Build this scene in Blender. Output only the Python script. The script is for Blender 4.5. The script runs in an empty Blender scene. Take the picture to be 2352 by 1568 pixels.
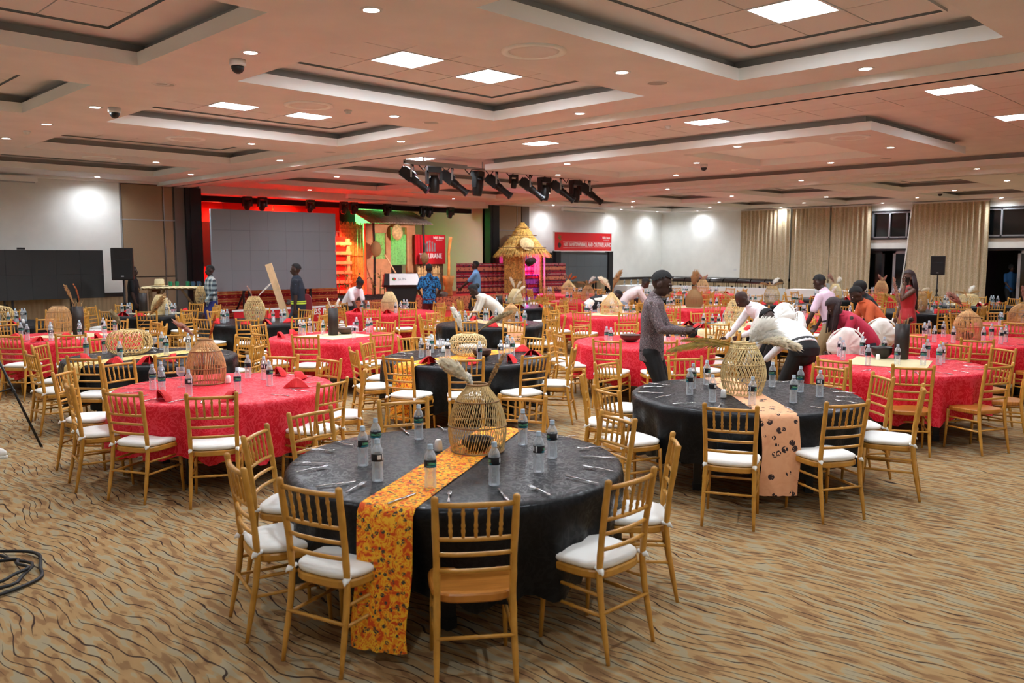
import bpy, bmesh, math, random
from math import sin, cos, pi, radians, atan2, sqrt, hypot
from mathutils import Vector, Matrix

random.seed(7)
scene = bpy.context.scene
COL = scene.collection

# ------------------------------------------------------------------ camera
CAM_H, YAW, PITCH = 2.0, 44.78, -5.86
cam_d = bpy.data.cameras.new('camera')
cam_d.sensor_width = 36.0
cam_d.lens = 29.52
cam_d.clip_end = 200
cam_d.dof.use_dof = True
cam_d.dof.focus_distance = 8.2
cam_d.dof.aperture_fstop = 2.8
cam = bpy.data.objects.new('camera', cam_d)
cam.location = (0, 0, CAM_H)
cam.rotation_euler = (radians(90 + PITCH), 0, radians(-YAW))
COL.objects.link(cam)
scene.camera = cam

# ------------------------------------------------------------------ world, exposure
w = bpy.data.worlds.new('world')
scene.world = w
w.use_nodes = True
w.node_tree.nodes['Background'].inputs[0].default_value = (0.02, 0.025, 0.035, 1)
w.node_tree.nodes['Background'].inputs[1].default_value = 0.4
vs = scene.view_settings
vs.view_transform = 'Standard'
vs.look = 'None'
vs.gamma = 1.0
vs.use_curve_mapping = False
vs.exposure = 1.2
cy = scene.cycles
cy.max_bounces = 5; cy.diffuse_bounces = 3; cy.glossy_bounces = 2; cy.transmission_bounces = 5; cy.transparent_max_bounces = 8
cy.caustics_reflective = False; cy.caustics_refractive = False; cy.use_adaptive_sampling = True; cy.adaptive_threshold = 0.2; cy.sample_clamp_indirect = 6.0
PANEL_W = 26.0        # emission strength of the lit ceiling panels
DOWN_W = 55.0         # base watts of a downlight, before the power steps

FWD = Vector((sin(radians(YAW)), cos(radians(YAW)), 0))
RGT = Vector((cos(radians(YAW)), -sin(radians(YAW)), 0))
def depth(p): return p[0] * FWD.x + p[1] * FWD.y
def lateral(p): return p[0] * RGT.x + p[1] * RGT.y
def imgx(p): return lateral(p) / max(depth(p), .1)

# ------------------------------------------------------------------ materials
def lin(c):
    return tuple(((v / 255.0) / 12.92 if v / 255.0 <= 0.04045 else ((v / 255.0 + 0.055) / 1.055) ** 2.4) for v in c[:3]) + (1.0,)

MATS = {}
class NT:
    """small helper round a node tree"""
    def __init__(s, name):
        s.m = bpy.data.materials.new(name); s.m.use_nodes = True
        s.t = s.m.node_tree; s.n = s.t.nodes; s.l = s.t.links
        s.b = s.n['Principled BSDF']
        MATS[name] = s.m
    def node(s, typ, **kw):
        nd = s.n.new(typ)
        ins = kw.pop('ins', {})
        for k, v in kw.items(): setattr(nd, k, v)
        for k, v in ins.items(): s.set(nd, k, v)
        return nd
    def set(s, nd, k, v):
        sock = nd.inputs[k]
        if hasattr(v, 'is_output') or isinstance(v, bpy.types.NodeSocket): s.l.new(v, sock)
        else: sock.default_value = v
    def coord(s, kind='Object', scale=(1, 1, 1), rot=(0, 0, 0), loc=(0, 0, 0)):
        tc = s.node('ShaderNodeTexCoord'); mp = s.node('ShaderNodeMapping')
        s.l.new(tc.outputs[kind], mp.inputs[0])
        mp.inputs['Scale'].default_value = scale; mp.inputs['Rotation'].default_value = rot; mp.inputs['Location'].default_value = loc
        return mp.outputs[0]
    def math(s, op, a, b=None, c=None, clamp=False):
        nd = s.node('ShaderNodeMath', operation=op); nd.use_clamp = clamp
        s.set(nd, 0, a)
        if b is not None: s.set(nd, 1, b)
        if c is not None: s.set(nd, 2, c)
        return nd.outputs[0]
    def noise(s, vec, scale, detail=2, rough=.5, dist=0, out='Fac'):
        nd = s.node('ShaderNodeTexNoise'); s.l.new(vec, nd.inputs['Vector'])
        nd.inputs['Scale'].default_value = scale; nd.inputs['Detail'].default_value = detail
        nd.inputs['Roughness'].default_value = rough; nd.inputs['Distortion'].default_value = dist
        return nd.outputs[out]
    def ramp(s, fac, stops, interp='LINEAR'):
        nd = s.node('ShaderNodeValToRGB'); nd.color_ramp.interpolation = interp
        e = nd.color_ramp.elements
        while len(e) < len(stops): e.new(.5)
        for i, (p, c) in enumerate(stops): e[i].position = p; e[i].color = lin(c) if max(c[:3]) > 1.0 or True else c
        s.l.new(fac, nd.inputs[0]); return nd.outputs[0]
    def mix(s, fac, a, b):
        nd = s.node('ShaderNodeMix', data_type='RGBA')
        s.set(nd, 0, fac); s.set(nd, 6, a if not isinstance(a, tuple) else lin(a)); s.set(nd, 7, b if not isinstance(b, tuple) else lin(b))
        return nd.outputs[2]
    def bump(s, h, strength=.2, dist=.01):
        nd = s.node('ShaderNodeBump'); s.l.new(h, nd.inputs['Height'])
        nd.inputs['Strength'].default_value = strength; nd.inputs['Distance'].default_value = dist
        s.l.new(nd.outputs[0], s.b.inputs['Normal'])
    def col(s, v): s.set(s.b, 'Base Color', v if not isinstance(v, tuple) else lin(v))
    def p(s, **kw):
        for k, v in kw.items(): s.set(s.b, {'rough': 'Roughness', 'metal': 'Metallic', 'spec': 'Specular IOR Level', 'coat': 'Coat Weight', 'sheen': 'Sheen Weight', 'trans': 'Transmission Weight', 'ior': 'IOR', 'alpha': 'Alpha'}[k], v)
        return s

def M(name): return MATS[name]
def plain(name, c, rough=.6, var=.0, vscale=6, bump=0, bscale=60, bdist=.002, coord='Object', **kw):
    t = NT(name)
    if var or bump: vec = t.coord(coord)
    if var:
        n = t.noise(vec, vscale, 3)
        lo = tuple(max(0, v * (1 - var)) for v in c); hi = tuple(min(255, v * (1 + var)) for v in c)
        t.col(t.ramp(n, [(.3, lo), (.7, hi)]))
    else: t.col(tuple(c))
    if bump: t.bump(t.noise(vec, bscale, 3), bump, bdist)
    t.p(rough=rough, **kw)
    return t.m
def emit(name, c, strength, bw=None):
    t = NT(name); t.col((255, 255, 255))
    t.b.inputs['Emission Color'].default_value = lin(c); t.b.inputs['Emission Strength'].default_value = strength
    return t.m

# ------------------------------------------------------------------ mesh builder
class MB:
    def __init__(s): s.v = []; s.f = []; s.mi = []; s.cm = 0
    def add(s, vs, fs):
        o = len(s.v); s.v += [tuple(v) for v in vs]
        for f in fs: s.f.append(tuple(i + o for i in f)); s.mi.append(s.cm)
        return s
    def box(s, x0, x1, y0, y1, z0, z1, mt=None):
        vs = [Vector((x, y, z)) for z in (z0, z1) for y in (y0, y1) for x in (x0, x1)]
        if mt: vs = [mt @ v for v in vs]
        return s.add(vs, [(0, 2, 3, 1), (4, 5, 7, 6), (0, 1, 5, 4), (2, 6, 7, 3), (0, 4, 6, 2), (1, 3, 7, 5)])
    def quad(s, a, b, c, d): return s.add([a, b, c, d], [(0, 1, 2, 3)])
    def tube(s, pts, r, n=6, caps=True, side=None):
        """swept tube; r is a number, or a list of numbers / (ra, rb) pairs"""
        pts = [Vector(p) for p in pts]; k = len(pts)
        rs = r if isinstance(r, (list, tuple)) and len(r) == k else [r] * k
        t0 = (pts[1] - pts[0]).normalized()
        ref = Vector(side) if side is not None else (Vector((0, 0, 1)) if abs(t0.z) < .9 else Vector((1, 0, 0)))
        vs = []; u = None
        for i in range(k):
            t = (pts[min(i + 1, k - 1)] - pts[max(i - 1, 0)])
            t = t.normalized() if t.length > 1e-9 else t0
            u = (ref - t * ref.dot(t)) if (u is None or side is not None) else (u - t * u.dot(t))
            if u.length < 1e-6: u = t.orthogonal()
            u.normalize(); w_ = t.cross(u)
            ra, rb = rs[i] if isinstance(rs[i], (list, tuple)) else (rs[i], rs[i])
            for j in range(n):
                a = 2 * pi * j / n
                vs.append(pts[i] + u * (cos(a) * ra) + w_ * (sin(a) * rb))
        fs = [(i * n + j, i * n + (j + 1) % n, (i + 1) * n + (j + 1) % n, (i + 1) * n + j) for i in range(k - 1) for j in range(n)]
        if caps: fs += [tuple(range(n - 1, -1, -1)), tuple((k - 1) * n + j for j in range(n))]
        return s.add(vs, fs)
    def lathe(s, prof, n=24, c=(0, 0, 0), caps=True, jag=0, seed=0):
        vs = []; c = Vector(c)
        for (r, z) in prof:
            for j in range(n):
                a = 2 * pi * j / n
                vs.append(c + Vector((r * cos(a), r * sin(a), z)))
        k = len(prof)
        fs = [(i * n + j, i * n + (j + 1) % n, (i + 1) * n + (j + 1) % n, (i + 1) * n + j) for i in range(k - 1) for j in range(n)]
        if caps:
            if prof[0][0] > 1e-5: fs.append(tuple(range(n - 1, -1, -1)))
            if prof[-1][0] > 1e-5: fs.append(tuple((k - 1) * n + j for j in range(n)))
        return s.add(vs, fs)
    def ball(s, c, r, n=12, m=8, mt=None):
        r = r if isinstance(r, (list, tuple)) else (r, r, r); c = Vector(c); vs = []
        for i in range(m + 1):
            ph = pi * i / m
            for j in range(n):
                a = 2 * pi * j / n
                v = Vector((r[0] * sin(ph) * cos(a), r[1] * sin(ph) * sin(a), -r[2] * cos(ph)))
                if mt: v = mt @ v
                vs.append(c + v)
        fs = [(i * n + j, i * n + (j + 1) % n, (i + 1) * n + (j + 1) % n, (i + 1) * n + j) for i in range(m) for j in range(n)]
        return s.add(vs, fs)
    def sheet(s, grid, thick=0, wrap=False):
        """grid[i][j] of points -> surface, doubled with a small thickness when asked"""
        a, b = len(grid), len(grid[0])
        vs = [Vector(p) for row in grid for p in row]
        nb = b if wrap else b - 1
        fs = [(i * b + j, i * b + (j + 1) % b, (i + 1) * b + (j + 1) % b, (i + 1) * b + j) for i in range(a - 1) for j in range(nb)]
        return s.add(vs, fs)
    def mesh(s, name, mats, smooth=False, weld=False):
        me = bpy.data.meshes.new(name)
        me.from_pydata([tuple(v) for v in s.v], [], s.f)
        for m_ in (mats if isinstance(mats, (list, tuple)) else [mats]):
            me.materials.append(M(m_) if isinstance(m_, str) else m_)
        if any(s.mi): me.polygons.foreach_set('material_index', s.mi)
        if weld:
            bm = bmesh.new(); bm.from_mesh(me); bmesh.ops.remove_doubles(bm, verts=bm.verts, dist=1e-5); bm.to_mesh(me); bm.free()
        if smooth: me.polygons.foreach_set('use_smooth', [True] * len(me.polygons))
        me.update(); return me
    def build(s, name, mats, parent=None, smooth=False, **kw):
        return place(name, s.mesh(name, mats, smooth), parent, **kw)

def place(name, data, parent=None, loc=(0, 0, 0), rz=0, rot=None, scale=None):
    o = bpy.data.objects.new(name, data); COL.objects.link(o)
    o.location = loc; o.rotation_euler = rot if rot else (0, 0, rz)
    if scale: o.scale = scale if isinstance(scale, (tuple, list)) else (scale,) * 3
    if parent: o.parent = parent
    return o
def tag(o, label=None, cat=None, group=None, kind=None):
    if label: o['label'] = label
    if cat: o['category'] = cat
    if group: o['group'] = group
    if kind: o['kind'] = kind
    return o
def thing(name, label, cat, loc=(0, 0, 0), rz=0, group=None):
    o = bpy.data.objects.new(name, None); COL.objects.link(o); o.empty_display_size = .1
    o.location = loc; o.rotation_euler = (0, 0, rz)
    return tag(o, label, cat, group)
def struct(o, label=None):
    o['kind'] = 'structure'
    if label: o['label'] = label
    return o
def copy_tree(o, parent=None):
    kids = list(o.children)
    c = o.copy(); COL.objects.link(c); c.parent = parent
    for k in kids: copy_tree(k, c)
    return c
SIDE = bpy.data.scenes.new('workbench')          # small side scene in which modifiers and text are turned into meshes
def evalmesh(o):
    SIDE.collection.objects.link(o)
    vl = SIDE.view_layers[0]
    with bpy.context.temp_override(scene=SIDE, view_layer=vl): dg = bpy.context.evaluated_depsgraph_get()
    dg.update()
    me = bpy.data.meshes.new_from_object(o.evaluated_get(dg))
    SIDE.collection.objects.unlink(o); return me
def text_mesh(s, size, mat, extrude=.002, align='CENTER', sx=1.0, bold=0.0):
    cu = bpy.data.curves.new('lettering', 'FONT'); cu.body = s; cu.size = size; cu.extrude = extrude
    cu.align_x = align; cu.align_y = 'CENTER'; cu.resolution_u = 2; cu.offset = bold
    o = bpy.data.objects.new('lettering', cu)
    me = evalmesh(o); bpy.data.objects.remove(o)
    for v in me.vertices: v.co.x *= sx
    me.materials.clear(); me.materials.append(M(mat)); return me
ORD = ['first', 'second', 'third', 'fourth', 'fifth', 'sixth', 'seventh', 'eighth', 'ninth', 'tenth', 'eleventh', 'twelfth', 'thirteenth', 'fourteenth', 'fifteenth', 'sixteenth']
# ------------------------------------------------------------------ material library
plain('ceiling_paint', (233, 224, 219), .75, var=.02, vscale=2)
plain('ceiling_white', (252, 252, 247), .7)
plain('ceiling_cove', (186, 184, 178), .8)  # grey puts the shade of the recess above the lips into the colour
plain('ceiling_tile', (230, 221, 216), .85, bump=.25, bscale=180, bdist=.001)
plain('dark_gap', (60, 54, 50), .9)
plain('wall_paint', (242, 242, 235), .8, var=.015, vscale=2.5, bump=.08, bscale=30)
plain('wall_white', (232, 230, 224), .75)
plain('stage_wall', (226, 200, 190), .8)
plain('beige_panel', (164, 140, 110), .7, var=.03, vscale=60, bump=.1, bscale=400)
plain('aluminium', (170, 172, 172), .35, metal=.8)
plain('white_metal', (228, 228, 226), .4)
plain('black_paint', (14, 14, 16), .45)
plain('black_matte', (10, 10, 11), .7)
plain('black_plastic', (13, 13, 14), .42, bump=.1, bscale=300)
plain('grey_column', (118, 112, 104), .7)
plain('dado_black', (38, 30, 24), .5)
plain('screen_dark', (46, 46, 46), .75)
plain('screen_grey', (120, 122, 126), .7)
plain('screen_grey2', (84, 92, 96), .7)
plain('steel', (200, 200, 200), .22, metal=1)
plain('chrome', (220, 220, 222), .12, metal=1)
plain('chafing', (70, 66, 64), .2, metal=.9)
plain('china', (236, 238, 234), .25)
plain('glass_night', (9, 11, 12), .08, spec=.8)
plain('frame_grey', (160, 162, 164), .4, metal=.5)
emit('panel_light', (236, 246, 255), PANEL_W)
emit('down_lens', (255, 250, 244), 30.0).cycles.emission_sampling = 'NONE'
emit('red_lens', (255, 30, 20), 8.0).cycles.emission_sampling = 'NONE'

t = NT('wainscot')
v = t.coord('Object', (1, 1, 1))
sx = t.node('ShaderNodeSeparateXYZ'); t.l.new(v, sx.inputs[0])
u = t.math('ADD', sx.outputs[0], sx.outputs[1])
s_ = t.math('SINE', t.math('MULTIPLY', u, 60))
n = t.noise(t.coord('Object', (8, 8, 1)), 5, 4)
t.col(t.mix(t.math('MULTIPLY', n, .6), (196, 172, 134), (150, 122, 88)))
t.bump(s_, .5, .01); t.p(rough=.65)

# carpet: tan ground with lighter and darker flames and broken dark wavy lines
t = NT('carpet')
base = t.coord('Object', (1, 1, 1), (0, 0, radians(-6)))
st_ = t.coord('Object', (1, .5, 1), (0, 0, radians(-6)))
wn = t.node('ShaderNodeTexNoise', noise_dimensions='2D'); t.l.new(st_, wn.inputs['Vector']); wn.inputs['Scale'].default_value = 4.2; wn.inputs['Detail'].default_value = 2.2; wn.inputs['Roughness'].default_value = .45
wn2 = t.node('ShaderNodeTexNoise', noise_dimensions='2D'); t.l.new(base, wn2.inputs['Vector']); wn2.inputs['Scale'].default_value = 1.3; wn2.inputs['Detail'].default_value = 0
sx = t.node('ShaderNodeSeparateXYZ'); t.l.new(base, sx.inputs[0])
su = t.math('ADD', sx.outputs[0], t.math('ADD', t.math('MULTIPLY', wn.outputs['Fac'], .155), t.math('MULTIPLY', wn2.outputs['Fac'], .22)))
vv = t.math('MULTIPLY', su, 18.0)
row = t.math('FLOOR', vv)
fr = t.math('ABSOLUTE', t.math('SUBTRACT', t.math('FRACT', vv), .5))
wh = t.node('ShaderNodeTexWhiteNoise', noise_dimensions='1D'); t.l.new(row, wh.inputs['W'])
al = t.math('ADD', t.math('MULTIPLY', sx.outputs[1], 1.1), t.math('MULTIPLY', wh.outputs['Value'], 7.0))
dash = t.math('ABSOLUTE', t.math('SUBTRACT', t.math('FRACT', al), .5))
width = t.math('MINIMUM', t.math('MULTIPLY', t.math('SUBTRACT', .46, dash), .34), .066)
line = t.math('LESS_THAN', fr, width)
wf = t.node('ShaderNodeTexNoise', noise_dimensions='2D'); t.l.new(t.coord('Object', (8.0, 2.2, 1), (0, 0, radians(-10))), wf.inputs['Vector']); wf.inputs['Scale'].default_value = 2.2; wf.inputs['Detail'].default_value = 1.5
c1 = t.ramp(wf.outputs['Fac'], [(.33, (140, 106, 72)), (.40, (145, 111, 75)), (.42, (163, 130, 88)), (.555, (168, 135, 92)), (.58, (162, 145, 113)), (.7, (158, 143, 115))])
t.col(t.mix(t.math('MULTIPLY', line, .93), c1, (52, 36, 32)))
t.p(rough=.95, spec=.1)

# gilded chair wood
t = NT('gold_wood')
v = t.coord('Object', (1, 1, 1)); n = t.noise(v, 14, 3)
t.col(t.ramp(n, [(.3, (184, 128, 42)), (.7, (210, 152, 62))])); t.p(rough=.38, spec=.5, coat=.15)
t = NT('gold_wood_dark')
v = t.coord('Object', (2, 30, 2)); n = t.noise(v, 3, 3)
t.col(t.ramp(n, [(.3, (170, 104, 36)), (.7, (196, 126, 48))])); t.p(rough=.35, spec=.5)
plain('cushion', (250, 248, 242), .9, bump=.3, bscale=9, bdist=.01, sheen=.2)
plain('sack_cloth', (248, 246, 238), .92, bump=.6, bscale=12, bdist=.02)

def damask(name, c, hi, rough):
    t = NT(name)
    v = t.coord('Object', (1, 1, 1))
    w1 = t.noise(v, 7.5, 1.5, .5, 3.2)
    w2 = t.math('ABSOLUTE', t.math('SUBTRACT', w1, .5))
    m1 = t.math('LESS_THAN', w2, .045)
    w3 = t.noise(v, 5, 1, .5, 5.0)
    m2 = t.math('GREATER_THAN', w3, .6)
    m = t.math('MAXIMUM', m1, m2)
    t.col(t.mix(m, c, hi))
    t.p(rough=t.math('SUBTRACT', rough, t.math('MULTIPLY', m, .2)), spec=.22)
    fold = t.noise(v, 5, 3, .6)
    t.bump(fold, .14, .03)
damask('cloth_red', (212, 22, 42), (226, 56, 72), .55)
damask('cloth_black', (5, 6, 8), (15, 17, 20), .5)
plain('napkin', (206, 16, 22), .75, bump=.15, bscale=40)
plain('skirt_white', (232, 230, 226), .8)
plain('salt_white', (252, 250, 246), .35)

def wax(name, cols, scale, dark, seed=0, dot=.2):
    """bright printed cotton: patches of colour with dark motifs"""
    t = NT(name); v = t.coord('Object', (1, 1, 1), loc=(seed, seed * 2, seed))
    n = t.noise(v, scale, 2, .6, 1.0)
    k = len(cols)
    c = t.ramp(n, [(.32 + .36 * i / max(k - 1, 1), cc) for i, cc in enumerate(cols)], 'CONSTANT' if k > 3 else 'LINEAR')
    vo = t.node('ShaderNodeTexVoronoi'); t.l.new(t.coord('Object', (1, 1, 1.0)), vo.inputs['Vector']); vo.inputs['Scale'].default_value = scale * 1.3
    d = t.math('LESS_THAN', vo.outputs['Distance'], dot)
    n2 = t.noise(v, scale * 3.2, 1, .5, 1.5)
    d = t.math('MULTIPLY', d, t.math('GREATER_THAN', n2, .45))
    t.col(t.mix(d, c, dark)); t.p(rough=.85)
    return t
wax('wax_orange', [(222, 80, 14), (244, 146, 18), (252, 190, 44), (232, 104, 18), (250, 172, 30)], 24, (70, 66, 54), 1, .33)
wax('wax_peach', [(226, 160, 118), (236, 176, 132), (232, 168, 124)], 9, (52, 34, 34), 3, .3)
wax('wax_leaf', [(206, 170, 96), (224, 192, 120), (214, 180, 104)], 11, (26, 66, 54), 5, .3)
wax('wax_beige', [(206, 184, 136), (224, 206, 160)], 10, (70, 60, 48), 7, .34)

def stripes(name, bands, period, motif=None, mscale=9, axis=2):
    """printed cotton in horizontal bands"""
    t = NT(name); v = t.coord('Object')
    sx = t.node('ShaderNodeSeparateXYZ'); t.l.new(v, sx.inputs[0])
    f = t.math('FRACT', t.math('DIVIDE', sx.outputs[axis], period))
    c = t.ramp(f, bands, 'CONSTANT')
    if motif:
        ck = t.node('ShaderNodeTexVoronoi'); t.l.new(v, ck.inputs['Vector']); ck.inputs['Scale'].default_value = mscale
        d = t.math('LESS_THAN', ck.outputs['Distance'], .3)
        c = t.mix(d, c, motif)
    t.col(c); t.p(rough=.85)
stripes('chitenje_red', [(0, (132, 20, 40)), (.08, (196, 120, 90)), (.42, (30, 24, 34)), (.48, (150, 22, 44)), (.62, (170, 130, 130)), (.7, (150, 22, 44)), (.92, (30, 24, 34))], .36, (60, 26, 40), 14)
stripes('chitenje_strip', [(0, (150, 24, 26)), (.3, (214, 180, 90)), (.38, (176, 84, 58)), (.62, (214, 180, 90)), (.7, (150, 24, 26)), (.9, (80, 30, 26))], .19, (190, 110, 80), 16)
stripes('chitenje_pink', [(0, (200, 20, 60)), (.22, (40, 20, 60)), (.3, (168, 80, 190)), (.85, (40, 20, 60)), (.92, (200, 20, 60))], .3, (90, 20, 60), 10)
wax('skirt_orange', [(206, 120, 84), (222, 142, 102)], 11, (60, 26, 30), 9, .38)
tg = wax('cloth_greenprint', [(150, 200, 150), (180, 220, 170)], 14, (50, 90, 60), 11, .4)
tl = tg.node('ShaderNodeBsdfTranslucent'); tl.inputs[0].default_value = (.55, .8, .5, 1); mx = tg.node('ShaderNodeMixShader'); mx.inputs[0].default_value = .6
tg.l.new(tg.b.outputs[0], mx.inputs[1]); tg.l.new(tl.outputs[0], mx.inputs[2]); tg.l.new(mx.outputs[0], tg.n['Material Output'].inputs['Surface'])
plain('carpet_red', (214, 40, 30), .9)
plain('banner_red', (222, 24, 30), .5)
plain('banner_red2', (200, 14, 30), .5)
plain('print_white', (244, 240, 236), .5)
plain('print_blue', (70, 40, 120), .5)
plain('print_green', (60, 140, 50), .5)
plain('print_brown', (70, 26, 20), .5)
plain('set_red', (190, 26, 22), .7)
plain('set_dark', (26, 12, 12), .9)
plain('mud_wall', (196, 140, 100), .85, var=.08, vscale=4)
plain('tin_roof', (148, 132, 120), .45, metal=.4, var=.15, vscale=3)
plain('soil', (34, 26, 22), .95, bump=1, bscale=14, bdist=.05)
plain('rock', (120, 112, 100), .9, var=.2, vscale=5, bump=.6, bscale=8, bdist=.04)
plain('plant_green', (92, 112, 44), .7, var=.25, vscale=9)
plain('reed', (200, 160, 96), .8, var=.2, vscale=14)
plain('thatch', (206, 160, 84), .85, var=.28, vscale=20)
plain('bamboo_mat', (206, 176, 122), .75, var=.15, vscale=14)
plain('rattan', (218, 188, 130), .65, var=.1, vscale=30)
plain('rattan_tan', (206, 162, 108), .65, var=.12, vscale=30)
plain('rattan_pale', (222, 200, 148), .65, var=.08, vscale=30)
plain('rattan_dark', (150, 112, 70), .7)
plain('wood_dark', (30, 20, 14), .5, var=.3, vscale=18)
plain('wood_rust', (112, 84, 52), .8, var=.2, vscale=9)
plain('wood_log', (196, 132, 66), .7, var=.15, vscale=7)
plain('wood_plank', (222, 184, 140), .7, var=.06, vscale=8)
plain('clay', (84, 54, 40), .5, var=.15, vscale=10)
plain('clay_dark', (36, 28, 22), .35, var=.3, vscale=8)
plain('mat_weave', (216, 200, 156), .85, bump=.5, bscale=120, bdist=.004)
plain('pampas', (250, 240, 218), .95)
plain('pampas_white', (255, 252, 244), .95)
plain('pampas_tan', (200, 164, 116), .95)
plain('pampas_grey', (176, 158, 122), .95)
plain('pampas_pink', (206, 164, 146), .95)
plain('pampas_rust', (196, 112, 62), .95)
plain('palm_dry', (150, 124, 44), .8, var=.2, vscale=20)
plain('straw_hat', (222, 204, 158), .85, var=.06, vscale=40)
plain('cup_green', (20, 120, 84), .35)
plain('cup_blue', (44, 84, 116), .35)
plain('chair_maroon', (118, 14, 28), .8, sheen=.2)
plain('bag_maroon', (66, 22, 28), .5)
plain('lectern_black', (26, 24, 26), .5)
plain('lectern_grey', (92, 104, 98), .5)
plain('rubber', (12, 12, 13), .6)
plain('shoe_white', (226, 224, 216), .6)
plain('curtain_lining', (214, 210, 200), .8)

t = NT('curtain')
v = t.coord('Object'); n = t.noise(v, 16, 2, .5, 2.5)
m = t.math('GREATER_THAN', n, .52)
t.col(t.mix(m, (194, 174, 140), (214, 196, 164))); t.p(rough=.75, sheen=.2)
t.bump(t.noise(v, 120, 2), .15, .003)

# bottle: clear plastic full of water, cap, printed band
t = NT('water'); t.col((238, 244, 248)); t.p(rough=.12, spec=.8)
tr_ = t.node('ShaderNodeBsdfTransparent'); tr_.inputs[0].default_value = (.93, .95, .97, 1)
lw = t.node('ShaderNodeLayerWeight'); lw.inputs['Blend'].default_value = .35
mx = t.node('ShaderNodeMixShader'); fc = t.math('ADD', t.math('MULTIPLY', lw.outputs['Facing'], .55), .22, clamp=True)
t.l.new(fc, mx.inputs[0]); t.l.new(tr_.outputs[0], mx.inputs[1]); t.l.new(t.b.outputs[0], mx.inputs[2])
t.l.new(mx.outputs[0], t.n['Material Output'].inputs['Surface'])
plain('bottle_cap', (168, 184, 196), .35)
t = NT('bottle_band')
tc = t.coord('Object'); sx = t.node('ShaderNodeSeparateXYZ'); t.l.new(tc, sx.inputs[0])
ang = t.math('ARCTAN2', sx.outputs[1], sx.outputs[0])
z = sx.outputs[2]
def band(a, lo, hi): return t.math('MULTIPLY', t.math('GREATER_THAN', a, lo), t.math('LESS_THAN', a, hi))
whiteblk = t.math('MULTIPLY', band(ang, -.35, .3), band(z, .128, .152))
whiteblk2 = t.math('MULTIPLY', band(ang, .55, .85), band(z, .122, .156))
n = t.noise(t.coord('Object', (40, 40, 160)), 1, 1)
word = t.math('MULTIPLY', t.math('MULTIPLY', band(t.math('ABSOLUTE', ang), 1.9, 3.2), band(z, .132, .146)), t.math('GREATER_THAN', n, .42))
teal = t.math('MULTIPLY', band(t.math('ABSOLUTE', ang), 1.7, 3.2), band(z, .120, .128))
c = t.mix(t.math('MAXIMUM', whiteblk, whiteblk2), (18, 24, 34), (220, 224, 226))
c = t.mix(teal, c, (24, 130, 150)); c = t.mix(word, c, (90, 170, 130))
t.col(c); t.p(rough=.35)
t = NT('wineglass'); t.col((238, 242, 246)); t.p(rough=.05, spec=.9)
tr_ = t.node('ShaderNodeBsdfTransparent'); tr_.inputs[0].default_value = (.96, .97, .98, 1)
lw = t.node('ShaderNodeLayerWeight'); lw.inputs['Blend'].default_value = .3
mx = t.node('ShaderNodeMixShader'); fc = t.math('ADD', t.math('MULTIPLY', lw.outputs['Facing'], .5), .1, clamp=True)
t.l.new(fc, mx.inputs[0]); t.l.new(tr_.outputs[0], mx.inputs[1]); t.l.new(t.b.outputs[0], mx.inputs[2])
t.l.new(mx.outputs[0], t.n['Material Output'].inputs['Surface'])

for nm in ('pampas', 'pampas_white', 'pampas_tan', 'pampas_grey', 'pampas_pink', 'pampas_rust', 'palm_dry'):     # light shines through the fluff
    m_ = M(nm); nt = m_.node_tree; b_ = nt.nodes['Principled BSDF']; tl = nt.nodes.new('ShaderNodeBsdfTranslucent'); mx = nt.nodes.new('ShaderNodeMixShader'); mx.inputs[0].default_value = .5
    if b_.inputs['Base Color'].is_linked: nt.links.new(b_.inputs['Base Color'].links[0].from_socket, tl.inputs[0])
    else: tl.inputs[0].default_value = b_.inputs['Base Color'].default_value
    nt.links.new(b_.outputs[0], mx.inputs[1]); nt.links.new(tl.outputs[0], mx.inputs[2]); nt.links.new(mx.outputs[0], nt.nodes['Material Output'].inputs['Surface'])
# ------------------------------------------------------------------ room shell
ZC, ZH, ZL = 3.86, 4.09, 3.99           # main ceiling, raised ceiling, top of the coffer lips
X0, X1, Y0, Y1 = -1.6, 31.2, -3.2, 22.0
PX0, PX1 = 10.07, 20.65                 # stage opening

fl = MB(); fl.box(X0 - .3, X1 + 3.2, Y0 - .3, 26.2, -.12, 0)
struct(fl.build('floor', 'carpet'), 'tan hotel carpet with broken dark wavy lines')

def holes_plane(mb, x0, x1, y0, y1, z, holes, down=True):
    xs = sorted({x0, x1} | {c for h in holes for c in (h[0], h[1]) if x0 < c < x1})
    ys = sorted({y0, y1} | {c for h in holes for c in (h[2], h[3]) if y0 < c < y1})
    for i in range(len(xs) - 1):
        for j in range(len(ys) - 1):
            cx, cy = (xs[i] + xs[i + 1]) / 2, (ys[j] + ys[j + 1]) / 2
            if any(h[0] < cx < h[1] and h[2] < cy < h[3] for h in holes): continue
            a, b, c, d = (xs[i], ys[j], z), (xs[i], ys[j + 1], z), (xs[i + 1], ys[j + 1], z), (xs[i + 1], ys[j], z)
            mb.quad(a, b, c, d) if down else mb.quad(d, c, b, a)
def ring(mb, r, z0, z1):
    """vertical faces of a rectangular well, seen from inside"""
    x0, x1, y0, y1 = r
    P = [(x0, y0), (x1, y0), (x1, y1), (x0, y1)]
    for i in range(4):
        a, b = P[i], P[(i + 1) % 4]
        mb.quad((a[0], a[1], z0), (a[0], a[1], z1), (b[0], b[1], z1), (b[0], b[1], z0))

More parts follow.
